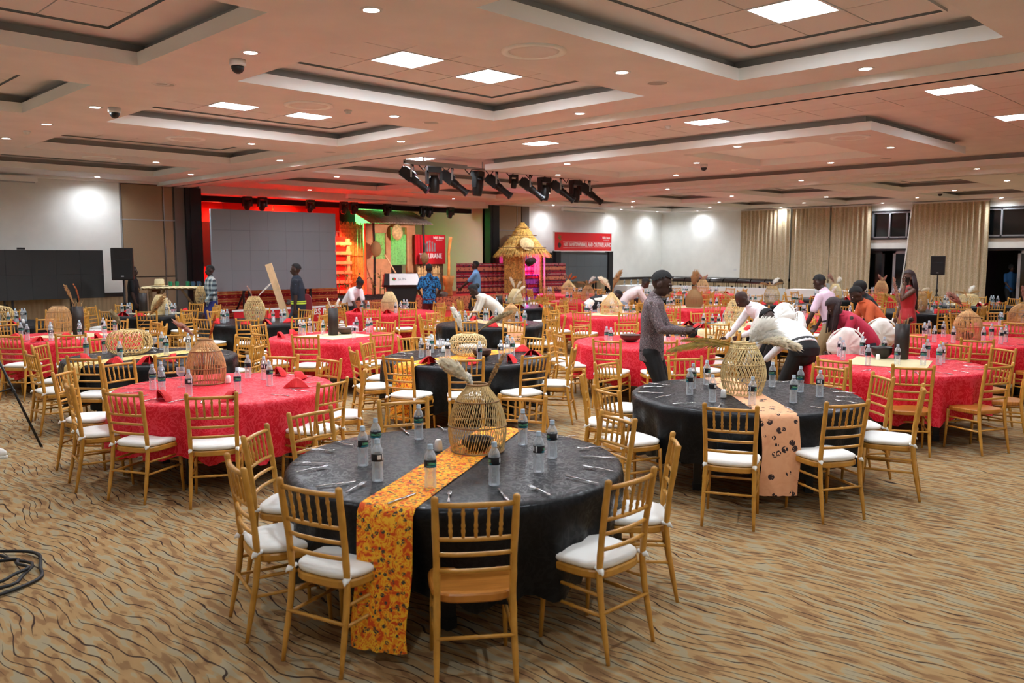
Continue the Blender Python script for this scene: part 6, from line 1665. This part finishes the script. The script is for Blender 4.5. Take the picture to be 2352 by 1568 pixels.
# 1 man with phone
pr, J = person('young man in speckled dark shirt and black trousers looking down at his phone', (7.66, 5.5), -18, 1.80, .04, [(-.02, .34, 1.13), (.11, .34, 1.16)], .42, 0, 'shirt_speckle', 'long', 'trouser_black', 'skin', 'short', voxel=.0065, curl=(.75, .35), palm=[(.5, .2, .85), (-.75, .1, -.5)], head=1.10, belt=None)
phone_at(pr, (.04, .46, 1.20), (radians(-55), 0, pr.rotation_euler.z), 'black phone held by the man in speckled shirt')
# 2 white shirt, bending away
pr, J = person('person in white shirt and black trousers with belt bending over a chair', (9.2, 4.62), 112, 1.78, 1.2, [(-.3, .46, .66), (-.02, .56, .6)], .45, 0, 'shirt_white', 'long', 'trouser_black', 'skin', 'short', voxel=.0085, belt='black_paint', tuck=True, build=1.18, feet=[(-.14, -.1), (.14, -.05)])
# 3 bald man
pr, J = person('bald man in white shirt stooping with cushions under his arm', (11.2, 6.05), 186, 1.74, .95, [(-.2, .42, .86), (.2, .5, .8)], .25, 0, 'shirt_white', 'long', 'trouser_black', 'skin', 'none', voxel=.009, feet=[(-.12, -.1), (.12, 0)])
sack(pr, (-.28, .2, .98), .19, pr.rotation_euler.z + .2, .1, 'cream cushion hanging at the front of the bald man'); sack(pr, (-.1, -.22, 1.12), .21, pr.rotation_euler.z + .5, .2, 'cream cushion on the back of the bald man')
# 4 pink shirt
pr, J = person('man in pale pink shirt and khaki trousers seen from behind, carrying cushions', (12.64, 5.77), 130, 1.72, .30, [(-.36, .22, .82), (.2, .3, .9)], .35, 0, 'shirt_pink', 'short', 'trouser_khaki', 'skin', 'short', voxel=.009, belt='black_paint', tuck=True)
sack(pr, (-.36, .3, .9), .24, pr.rotation_euler.z + .9, .1, 'white cushion held at the side of the pink-shirted man', False)
# 5 rose top
pr, J = person('woman with braids in rose top bending with a white cushion under her arm', (11.0, 4.62), 186, 1.66, .92, [(-.2, .44, .7), (-.05, .44, .72)], .2, 0, 'shirt_rose', 'three', 'trouser_jean', 'skin', 'braids', 'hair_wine', voxel=.0075, female=True, curl=(.35, .35), feet=[(-.12, -.15), (.12, -.05)])
sack(pr, (-.2, .26, .84), .245, pr.rotation_euler.z + 1.35, -.15, 'large white cushion under the arm of the woman with braids')
# 6 orange top
pr, J = person('woman in orange top bending with a white cushion behind the braided woman', (12.6, 5.05), 184, 1.68, .72, [(-.26, .3, .78), (.1, .4, .9)], .25, 0, 'shirt_orange', 'short', 'trouser_black', 'skin', 'short', voxel=.009, female=True)
sack(pr, (-.3, .05, .86), .25, pr.rotation_euler.z + 1.3, -.2, 'large white cushion carried by the woman in orange')
# 7 dark hair behind
pr, J = person('person mostly hidden behind the woman in orange, dark hair showing', (13.75, 5.55), 170, 1.62, .45, None, .3, 0, 'shirt_black', 'short', 'trouser_black', 'skin', 'afro', voxel=.012)
# 8 red dress
pr, J = person('woman in fitted red dress with long wine-red hair on the phone', (15.55, 5.65), 182, 1.70, .02, [(-.14, .15, 1.49), (.2, .1, .9)], .05, 0, None, 'short', 'trouser_black', 'skin_mid', 'long', 'hair_wine', voxel=.0085, female=True, dress='dress_red', curl=(.9, .5), shoes='dress_red', elbow=[(-.25, .55, -1), (.5, -.6, -.35)])
phone_at(pr, (-.115, .09, 1.545), (radians(-25), 0, pr.rotation_euler.z + pi / 2), 'black phone at the ear of the woman in red')
# 9, 10 by the open doorway
person('person in blue top standing in the dark doorway', (31.75, 8.25), 262, 1.66, .03, [(-.14, .28, .98), (.14, .28, .98)], .1, 0, 'shirt_blue', 'short', 'trouser_black', 'skin', 'afro', voxel=.013)
person('person in pale patterned shirt at the far right doorway', (31.9, 7.72), 250, 1.72, .03, None, .05, 0, 'shirt_plaid', 'short', 'trouser_black', 'skin', 'short', voxel=.013)
# 11, 12 bending pair
pr, J = person('person in cream top and grey jeans bent double over the far red tables', (14.75, 12.1), 5, 1.70, 1.45, [(-.1, .6, .72), (.15, .62, .75)], .1, 0, 'shirt_cream', 'long', 'trouser_grey', 'skin', 'short', voxel=.012, female=True, build=1.15)
m = MB(); limb(m, [J['p0'] + Vector((0, .02, -.06)), J['p1'] + Vector((0, 0, -.02)), J['p2']], [(.2, .15), (.2, .15), (.18, .14)], n=16); place('apron', remesh(m, .014, 3, 'shirt_black', 'apron'), pr)
person('man in blush shirt leaning right over the far red tables', (16.0, 12.15), 2, 1.72, 1.05, [(-.1, .55, .66), (.12, .6, .68)], .0, 0, 'shirt_blush', 'long', 'trouser_grey', 'skin', 'short', voxel=.012)
# 13 woman in cream
person('woman in cream shirt and trousers bending left over a black table', (11.55, 12.25), 192, 1.66, 1.0, [(-.1, .42, .72), (.14, .45, .76)], .1, 0, 'shirt_cream', 'long', 'trouser_cream', 'skin', 'puff', voxel=.011, female=True)
# 14 vest man with plank
pr, J = person('man in navy vest with yellow band walking left with a plank', (9.15, 15.55), 182, 1.80, .06, [(-.22, .02, .80), (.2, .16, 1.02)], .05, 0, 'shirt_dots', 'short', 'trouser_jean', 'skin', 'short', voxel=.011, vest='vest_navy', feet=[(-.1, .2), (.1, -.2)])
o = thing('plank', 'pale wooden plank carried upright by the man in the vest', 'plank', rel(pr, (.2, .24, .5)), 0); m = MB(); m.box(-.07, .07, -.02, .02, -.25, 1.38); m.build('board', 'wood_plank', o); o.rotation_euler = (0, radians(-17), radians(-YAW))
# 15 woman with bun
person('woman with hair bun in white top bending before the stage', (11.15, 16.55), 318, 1.64, .85, [(-.1, .42, .7), (.12, .42, .72)], .2, 0, 'shirt_white', 'short', 'trouser_black', 'skin', 'bun', voxel=.012, female=True)
# 16 blue print shirt, back view
person('man in blue and black printed shirt and wine trousers seen from behind', (13.15, 16.15), 96, 1.76, .03, [(-.2, .24, 1.0), (.2, .24, 1.0)], .15, 0, 'shirt_blueprint', 'short', 'trouser_wine', 'skin', 'short', voxel=.011)
# 17 light blue
person('man in light blue shirt facing left beside the patterned cloth wall', (16.4, 18.0), 172, 1.80, .03, [(-.12, .42, 1.02), (.22, .1, .84)], .05, 0, 'shirt_sky', 'short', 'trouser_black', 'skin', 'short', voxel=.012)
# 18, 19 at the rustic table
person('man in black T-shirt at the left end of the rustic table', (7.72, 20.62), 8, 1.71, .03, [(-.24, .12, .84), (.24, .12, .84)], .05, 0, 'shirt_black', 'short', 'trouser_black', 'skin', 'shaved', voxel=.011)
person('man in plaid shirt at the right end of the rustic table', (8.83, 18.86), 222, 1.74, .03, [(-.16, .2, .95), (.18, .2, .95)], .05, 0, 'shirt_plaid', 'long', 'trouser_blue', 'skin', 'short', voxel=.011)
# ------------------------------------------------------------------ sound and light equipment
def speaker_on_stand(x, y, rz, zt, h, wd, label, stand_label, cable=True):
    st_ = thing('speaker_stand', stand_label, 'speaker stand', (x, y, 0), rz, 'loudspeaker stands')
    m = MB(); m.tube([(0, 0, .3), (0, 0, zt)], .02, 8); m.build('pole', 'black_paint', st_, True)
    for k in range(3):
        a = k * 2.094 + .5; m = MB(); m.tube([(0, 0, .75), (.5 * cos(a), .5 * sin(a), .01)], .014, 6); m.build('leg', 'black_paint', st_, True); m = MB(); m.tube([(0, 0, .32), (.25 * cos(a), .25 * sin(a), .38)], .01, 5); m.build('brace', 'black_paint', st_, True)
    m = MB(); m.lathe([(.03, .8), (.035, .82), (.035, .88), (.03, .9)], 10); m.build('collar', 'black_plastic', st_, True)
    o = thing('loudspeaker', label, 'loudspeaker', (x, y, zt), rz, 'loudspeakers on stands')
    d = wd * .8; m = MB(); n = 12
    out = [(-wd / 2, -d / 2), (wd / 2, -d / 2), (wd / 2, .05), (wd * .3, d / 2), (-wd * .3, d / 2), (-wd / 2, .05)]
    slab(m, out, 0, h, .02); m.build('cabinet', 'black_plastic', o)
    m = MB(); m.box(-wd * .42, wd * .42, -d / 2 - .012, -d / 2, .05 * h, .62 * h); m.build('grille', 'black_matte', o)
    m = MB(); m.add([(-wd * .36, -d / 2 - .004, .66 * h), (wd * .36, -d / 2 - .004, .66 * h), (wd * .36, -d / 2 - .004, .93 * h), (-wd * .36, -d / 2 - .004, .93 * h), (-wd * .12, -d / 2 + .05, .74 * h), (wd * .12, -d / 2 + .05, .74 * h), (wd * .12, -d / 2 + .05, .86 * h), (-wd * .12, -d / 2 + .05, .86 * h)], [(0, 1, 5, 4), (1, 2, 6, 5), (2, 3, 7, 6), (3, 0, 4, 7), (4, 5, 6, 7)]); m.build('horn', 'black_paint', o)
    m = MB(); m.box(-.03, .03, -d / 2 - .016, -d / 2 - .012, .1 * h, .14 * h); m.build('badge', 'frame_grey', o)
speaker_on_stand(7.36, 20.22, radians(-25), 1.43, .74, .46, 'black loudspeaker on a stand by the beige partition at left', 'black stand under the left loudspeaker')
speaker_on_stand(29.3, 9.75, radians(-75), 1.36, .62, .42, 'black loudspeaker on a stand before the wide curtain', 'black stand under the loudspeaker by the curtain')
speaker_on_stand(23.0, 21.35, radians(-35), 1.38, .72, .42, 'black loudspeaker on a stand half behind the thatched hut', 'black stand under the loudspeaker behind the hut')

# hanging bar with profile spots and moving heads
o = thing('lighting_bar', 'grey metal bar hung from the ceiling carrying stage lights', 'lighting bar', (14.0, 14.15, 3.93))
m = MB(); m.tube([(-3.1, 0, 0), (3.2, 0, 0)], .028, 8); m.build('bar', 'aluminium', o, True); m = MB(); m.box(-3.1, -1.4, -.05, .05, -.04, .05); m.build('rail_box', 'aluminium', o)
for k, x in enumerate((-2.6, -.9, .9, 2.6)):
    m = MB(); m.tube([(x, 0, 0), (x, 0, .16)], .014, 6); m.build('hanger', 'aluminium', o)
m = MB(); 
for k in range(9): 
    x = -2.8 + .65 * k; m.tube([(x, .0, .02), (x + .15, -.05, -.14), (x + .35, .03, .03)], .012, 5)
tag(m.build('cables', 'rubber', o), kind='stuff')
def profile_spot(x, rz, label, k):
    o = thing('stage_spotlight', label, 'stage spotlight', (x, 14.15, 3.90), rz, 'profile spotlights on the ceiling bar')
    m = MB(); m.tube([(-.12, 0, -.28), (-.13, 0, -.05), (0, 0, -.02), (.13, 0, -.05), (.12, 0, -.28)], [(.018, .005)] * 5, 6, side=(0, 1, 0)); m.build('yoke', 'aluminium', o)
    m = MB(); m.box(-.04, .04, -.03, .03, -.05, .02); m.build('clamp', 'black_plastic', o)
    b_ = place('lamp_house', None, o) if False else None
    tilt = Matrix.Rotation(radians(38), 3, 'X')
    def T(mb): mb.v = [tuple(tilt @ Vector(v) + Vector((0, 0, -.3))) for v in mb.v]; return mb
    m = MB(); m.box(-.11, .11, .0, .26, -.1, .12); m.box(-.09, .09, .26, .3, -.07, .09); T(m).build('lamp_house', 'black_plastic', o)
    m = MB(); m.tube([(0, 0, 0), (0, -.12, 0), (0, -.14, 0), (0, -.36, 0), (0, -.37, 0), (0, -.42, 0)], [.085, .085, .07, .07, .085, .085], 14); T(m).build('barrel', 'black_paint', o)
    m = MB()
    for q in range(5): m.box(-.112, .112, .03 + .045 * q, .05 + .045 * q, .12, .135)
    T(m).build('cooling_fins', 'frame_grey', o); return o
def bar_head(x, label, tilt=0.2, small=False):
    o = thing('stage_moving_head', label, 'stage light', (x, 14.15, 3.90), random.uniform(-.4, .4), 'moving heads on the ceiling bar'); k = .6 if small else 1
    m = MB(); m.box(-.15 * k, .15 * k, -.1 * k, .1 * k, -.14 * k, -.02); m.build('base', 'black_plastic', o)
    for s in (-1, 1): m = MB(); m.box(s * .15 * k - .025 * k, s * .15 * k + .025 * k, -.06 * k, .06 * k, -.38 * k, -.1 * k); m.build('arm', 'black_plastic', o)
    m = MB(); m.lathe([(.0, .16 * k), (.08 * k, .16 * k), (.115 * k, .06 * k), (.12 * k, -.12 * k), (.1 * k, -.2 * k), (.085 * k, -.21 * k), (0, -.19 * k)], 16, caps=False); h = m.build('head', 'black_plastic', o, True, loc=(0, 0, -.36 * k)); h.rotation_euler = (tilt, 0, 0); return o
for k, (x, w_) in enumerate(((11.1, 'leftmost'), (12.2, 'second from left'), (13.55, 'third from left'), (14.65, 'fourth from left'), (15.75, 'fifth from left'), (16.85, 'rightmost'))): profile_spot(x, radians(40 + 6 * (k % 2)), 'long black profile spotlight on the ceiling bar, ' + w_, k)
for (x, w_, sm) in ((11.68, 'leftmost', False), (12.95, 'second from left', False), (14.1, 'small one in the middle', True), (15.15, 'second from right', False), (16.3, 'rightmost', False)): bh = bar_head(x, 'black moving head on the ceiling bar, ' + w_, .1, sm); (beam(bh, (0, .25, -.62), (17.3, 22.8, 1.9), (1, .82, .72), 1100, 22, .5) if w_ == 'rightmost' else None)

# roll-up projection screen housings
for (x, y, L, z, lab) in ((15.6, 21.6, 2.3, 3.74, 'white roll-up screen housing above the stage opening'), (25.6, 21.75, 2.6, 3.74, 'white roll-up screen housing above the red banner'), (4.6, 21.8, 3.0, 3.72, 'white roll-up screen housing on the left wall')):
    o = thing('projection_screen', lab, 'projection screen', (x, y, z)); m = MB(); m.box(-L / 2, L / 2, -.06, .06, -.03, .09); m.build('housing', 'ceiling_white', o); m = MB(); m.box(-L / 2 + .05, L / 2 - .05, -.02, .0, -.06, -.03); m.build('lower_bar', 'aluminium', o)

# ------------------------------------------------------------------ rustic table, cups, hat
tx, ty = 8.42, 19.8; a0 = radians(-YAW + 3)
o = thing('rustic_table', 'rough pole table with straw mat top near the left partition', 'table', (tx, ty, 0), a0)
for k in range(7):
    m = MB(); y = -.3 + .1 * k; m.tube([(-.68, y, 1.22), (.68, y, 1.22)], .03, 6); m.build('slat', 'wood_rust', o)
for sx in (-1, 1):
    for sy in (-1, 1):
        m = MB(); m.tube([(sx * .52, sy * .26, 0), (sx * .52, sy * .26, 1.2)], .045, 7); m.build('leg', 'wood_rust', o)
    m = MB(); m.tube([(sx * .52, -.26, .75), (sx * .2, -.26, 1.2)], .03, 6); m.build('brace', 'wood_rust', o)
    m = MB(); m.tube([(sx * .52, -.32, 1.17), (sx * .52, .32, 1.17)], .035, 6); m.build('beam', 'wood_rust', o)
m = MB(); g = [[(-.72 + 1.44 * i / 30, -.36 + .72 * j / 6, 1.265 + .008 * sin(i * 2.1) + (-.03 if j in (0, 6) else 0)) for i in range(31)] for j in range(7)]; m.sheet(g)
mt_ = MB(); m.build('straw_mat', 'straw_hat', o)
def onit(u, v): return (tx + u * cos(a0) - v * sin(a0), ty + u * sin(a0) + v * cos(a0))
h_ = thing('straw_hat', 'pale straw hat lying on the rustic table', 'hat', (*onit(-.38, -.05), 1.28)); m = MB(); m.lathe([(.0, .165), (.08, .165), (.105, .15), (.115, .02), (.12, .012), (.21, .004), (.22, 0)], 24, caps=False); m.build('crown', 'straw_hat', h_, True); m = MB(); m.lathe([(.116, .02), (.12, .022), (.12, .045), (.115, .045)], 24, caps=False); m.build('band', 'bamboo_mat', h_, True)
m = MB(); m.lathe([(.036, 0), (.042, .09), (.044, .1), (.04, .1), (.034, .01), (0, .008)], 16, caps=False); cupm = {c: m.mesh('cup', c, True) for c in ('cup_green', 'cup_blue')}
for k, (u, c, w_) in enumerate(((-.1, 'cup_green', 'leftmost green'), (.05, 'cup_green', 'second green'), (.3, 'cup_green', 'third green'), (.42, 'cup_blue', 'left blue'), (.56, 'cup_blue', 'right blue'))):
    q = thing('cup', w_ + ' enamel cup upside down on the rustic table', 'cup', (*onit(u, -.12), 1.276), 0, 'enamel cups on the rustic table'); b_ = place('bowl', cupm[c], q); b_.scale = (1.1, 1.1, 1.1); m = MB(); m.tube([(.042, 0, .03), (.07, 0, .04), (.07, 0, .07), (.042, 0, .08)], .006, 5); m.build('handle', c, q)
o = thing('straw_basket', 'straw fish-trap basket hanging at the right end of the rustic table', 'basket', (8.62, 18.98, .84)); tag(place('weave', weave_mesh([(.05, 0), (.1, .1), (.12, .22), (.09, .36), (.05, .44)], 'diag', 18, .006, 'bamboo_mat'), o), kind='stuff'); place('hoop', hoop_mesh(.12, .22, .008, 'rattan_dark'), o)
m = MB(); m.tube([(0, 0, .44), (0, .05, .5)], .006, 4); m.build('cord', 'rattan_dark', o)

# maroon banquet chair before the stage
o = thing('banquet_chair', 'maroon upholstered chair with white metal legs before the stage', 'chair', (10.05, 16.85, 0), radians(-YAW + 4))
m = MB(); g = superoval(.23, .23, .5, 24); slab(m, g, .42, .5, .02); m.build('seat', 'chair_maroon', o, True)
m = MB(); pts = [(x, z) for x, z in superoval(.235, .32, .45, 28)]; n = len(pts)
m.add([(x, -.22 - .03 * 0, .82 + z) for x, z in pts] + [(x, -.27, .82 + z) for x, z in pts], [tuple(range(n)), tuple(range(2 * n - 1, n - 1, -1))] + [(i, n + i, n + (i + 1) % n, (i + 1) % n) for i in range(n)]); m.build('backrest', 'chair_maroon', o)
for sx in (-1, 1):
    for sy in (-1, 1): m = MB(); m.tube([(sx * .2, sy * .2, .45), (sx * .215, sy * .23, 0)], .013, 7); m.build('leg', 'white_metal', o, True)
o = thing('handbag', 'maroon handbag with white ribbon badge on a chair back', 'bag', (*min(placed, key=lambda q: hypot(q[0] - 10.9, q[1] - 12.6))[:2], .5)); m = MB(); m.ball((0, 0, .16), (.17, .1, .17), 14, 10); m.v = [(v[0], v[1], max(v[2], .01)) for v in m.v]; m.build('pouch', 'bag_maroon', o, True); m = MB(); m.tube([(-.1, 0, .28), (-.05, 0, .38), (.05, 0, .38), (.1, 0, .28)], .01, 6); m.build('strap', 'bag_maroon', o, True); m = MB(); m.tube([(-.01, -.1, .2), (.0, -.105, .24), (.015, -.103, .2), (-.01, -.1, .15)], .006, 4); m.build('badge', 'print_white', o)

# ------------------------------------------------------------------ buffet along the right
def buffet(xa, ya, L, along, label, dep=.75):
    """skirted table; along is 'x' or 'y'"""
    o = thing('buffet_table', label, 'buffet table', (xa, ya, 0), 0 if along == 'x' else pi / 2, 'white skirted buffet tables')
    m = MB(); m.box(0, L, -dep / 2, dep / 2, .76, .79); m.build('top', 'skirt_white', o)
    n = int(L * 40); m = MB(); P_ = []
    for (x0_, y0_, x1_, y1_) in ((0, -dep / 2, L, -dep / 2), (L, -dep / 2, L, dep / 2), (L, dep / 2, 0, dep / 2), (0, dep / 2, 0, -dep / 2)):
        k = max(4, int(hypot(x1_ - x0_, y1_ - y0_) * 36))
        for i in range(k): 
            f = i / k; nx, ny = (y1_ - y0_), -(x1_ - x0_); l_ = hypot(nx, ny); q = .016 * (i % 2)
            P_.append((x0_ + (x1_ - x0_) * f + nx / l_ * q, y0_ + (y1_ - y0_) * f + ny / l_ * q))
    m.sheet([[(x, y, z) for x, y in P_] for z in (.02, .4, .775)], wrap=True); m.build('skirt', 'skirt_white', o, True); return o
buffet(28.6, 12.2, 2.3, 'y', 'white skirted buffet table with plate stacks before the curtains')
buffet(28.6, 14.9, 4.6, 'y', 'long white skirted buffet table carrying the chafing dishes')
buffet(26.85, 20.9, 2.8, 'x', 'white skirted table along the far wall with bottles')
def chafing(x, y, rz, label):
    o = thing('chafing_dish', label, 'chafing dish', (x, y, .79), rz, 'chafing dishes on the buffet')
    m = MB(); m.box(-.28, .28, -.19, .19, .16, .21); m.build('water_pan', 'chafing', o)
    m = MB(); g = []
    for i in range(9):
        a = pi * i / 8; g.append([(-.27, -.18 * cos(a), .21 + .13 * sin(a)), (.27, -.18 * cos(a), .21 + .13 * sin(a))])
    m.sheet(g); m.add([p[0] for p in g], [tuple(range(9))]); m.add([p[1] for p in g], [tuple(range(8, -1, -1))]); m.build('lid', 'chafing', o)
    for sx in (-1, 1):
        for sy in (-1, 1): m = MB(); m.tube([(sx * .25, sy * .16, 0), (sx * .25, sy * .16, .17)], .012, 6); m.build('leg', 'chafing', o)
    m = MB(); m.lathe([(.04, 0), (.045, .05), (.03, .06)], 12); m.build('burner', 'chafing', o, True)
    m = MB(); m.tube([(-.07, -.2, .26), (-.07, -.23, .27), (.07, -.23, .27), (.07, -.2, .26)], .008, 5); m.build('handle', 'chrome', o)
for k in range(8): chafing(28.6, 15.15 + .58 * k, pi / 2, 'roll-top chafing dish on the long buffet, %s from the right' % ORD[k])
pm = MB(); pm.lathe([(0, .004), (.07, .002), (.13, .012), (.132, .016), (.07, .008), (0, .008)], 20, caps=False); plate_me = pm.mesh('plate', 'china', True)
for k, (y, w_) in enumerate(((13.15, 'left'), (12.8, 'right'))):
    for q in range(18): tag(place('plate', plate_me, None, (28.55, y, .792 + .0125 * q)), 'white plate in the %s stack on the buffet, %s from the bottom' % (w_, ORD[q] if q < 16 else ('seventeenth', 'topmost')[q - 16]), 'plate', 'white plates stacked on the buffet')
for k in range(6):
    o = copy_tree(B0[0]); o.location = (27.0 + .45 * k, 20.8, .792); tag(o, 'water bottle on the far wall table, %s from left' % ORD[k], 'bottle', 'water bottles on the far wall table')
m = MB(); m.box(-.35, .35, -.3, .3, 0, .55); m.box(-.37, .37, -.32, .32, .55, .6); tag(m.build('floor_case', 'black_plastic', None, loc=(27.6, 10.9, 0), rz=.2), 'black floor case before the wide curtain', 'case')
m = MB(); m.box(-.004, .004, -.06, .06, -.04, .04); tag(m.build('light_switch', 'white_metal', None, loc=(X1 - .006, 18.3, 1.4)), 'white switch plate on the wall beside the curtain', 'switch')
# potted palm by the red dress
o = thing('potted_palm', 'dry potted palm behind the woman in red', 'plant', (23.5, 8.6, 0)); m = MB(); m.lathe([(.15, 0), (.2, .4), (.17, .4), (0, .36)], 16); m.build('pot', 'clay', o, True)
for k in range(9):
    a = k * .7; m = MB(); L = .75; P_ = [Vector((0, 0, .4)) + Vector((cos(a) * L * u, sin(a) * L * u, 1.3 * u - .75 * u * u)) for u in (0, .3, .6, .85, 1)]; s2 = Vector((-sin(a), cos(a), 0)); ws = (.01, .05, .07, .05, .005)
    m.add([p + s2 * w_ for p, w_ in zip(P_, ws)] + [p - s2 * w_ for p, w_ in zip(P_, ws)], [(i, i + 1, 6 + i, 5 + i) for i in range(4)]); m.build('frond', 'palm_dry', o)

# ------------------------------------------------------------------ left foreground bits
cx, cy_ = 1.9, 8.6
o = thing('light_stand', 'black tripod stand at the left edge, one thin leg reaching across the carpet', 'tripod', (2.2, 9.95, 0))
m = MB(); m.tube([(0, 0, .25), (0, 0, 1.9)], .016, 7); m.build('pole', 'black_paint', o, True)
for (x, y) in ((.38, -.37), (-.5, .1), (.1, .5)):
    m = MB(); m.tube([(0, 0, 1.25), (x, y, .01)], .013, 6); m.build('leg', 'black_paint', o, True); m = MB(); m.tube([(0, 0, .55), (x * .5, y * .5, .63)], .008, 5); m.build('brace', 'black_paint', o, True)
    m = MB(); m.ball((x * .52, y * .52, .6), .022, 8, 6); m.build('knob', 'black_plastic', o, True)
m = MB()
def loop(c, ra, rb, z, turns, ph): return [(c[0] + (ra + .03 * sin(5 * k * .2 + ph)) * cos(k * .2 + ph), c[1] + (rb + .03 * cos(3 * k * .2)) * sin(k * .2 + ph), z + .006 * sin(k * .4)) for k in range(int(turns * 31.4))]
m.tube(loop((1.22, 5.95), .34, .46, .02, 2.0, 0), .011, 6); m.tube(loop((1.2, 5.9), .26, .36, .04, 1.6, 1), .011, 6); m.tube(loop((1.28, 5.85), .15, .22, .055, 1.2, 2), .011, 6)
tag(m.build('cable_coil', 'rubber', None, True), 'coil of black cable on the carpet at the left edge', 'cable')
o = thing('shoe', 'white canvas shoe at the left edge of the picture', 'shoe', (2.09, 9.42, 0), radians(-YAW + 10)); m = MB(); m.ball((0, 0, .05), (.14, .05, .06), 16, 10); m.v = [(v[0], v[1], max(.018, v[2]) + (.03 if v[0] < -.04 else 0)) for v in m.v]; m.build('upper', 'shoe_white', o, True); m = MB(); slab(m, superoval(.145, .052, .8, 20), 0, .022, .004); m.build('sole', 'shoe_white', o)

bpy.data.scenes.remove(SIDE)
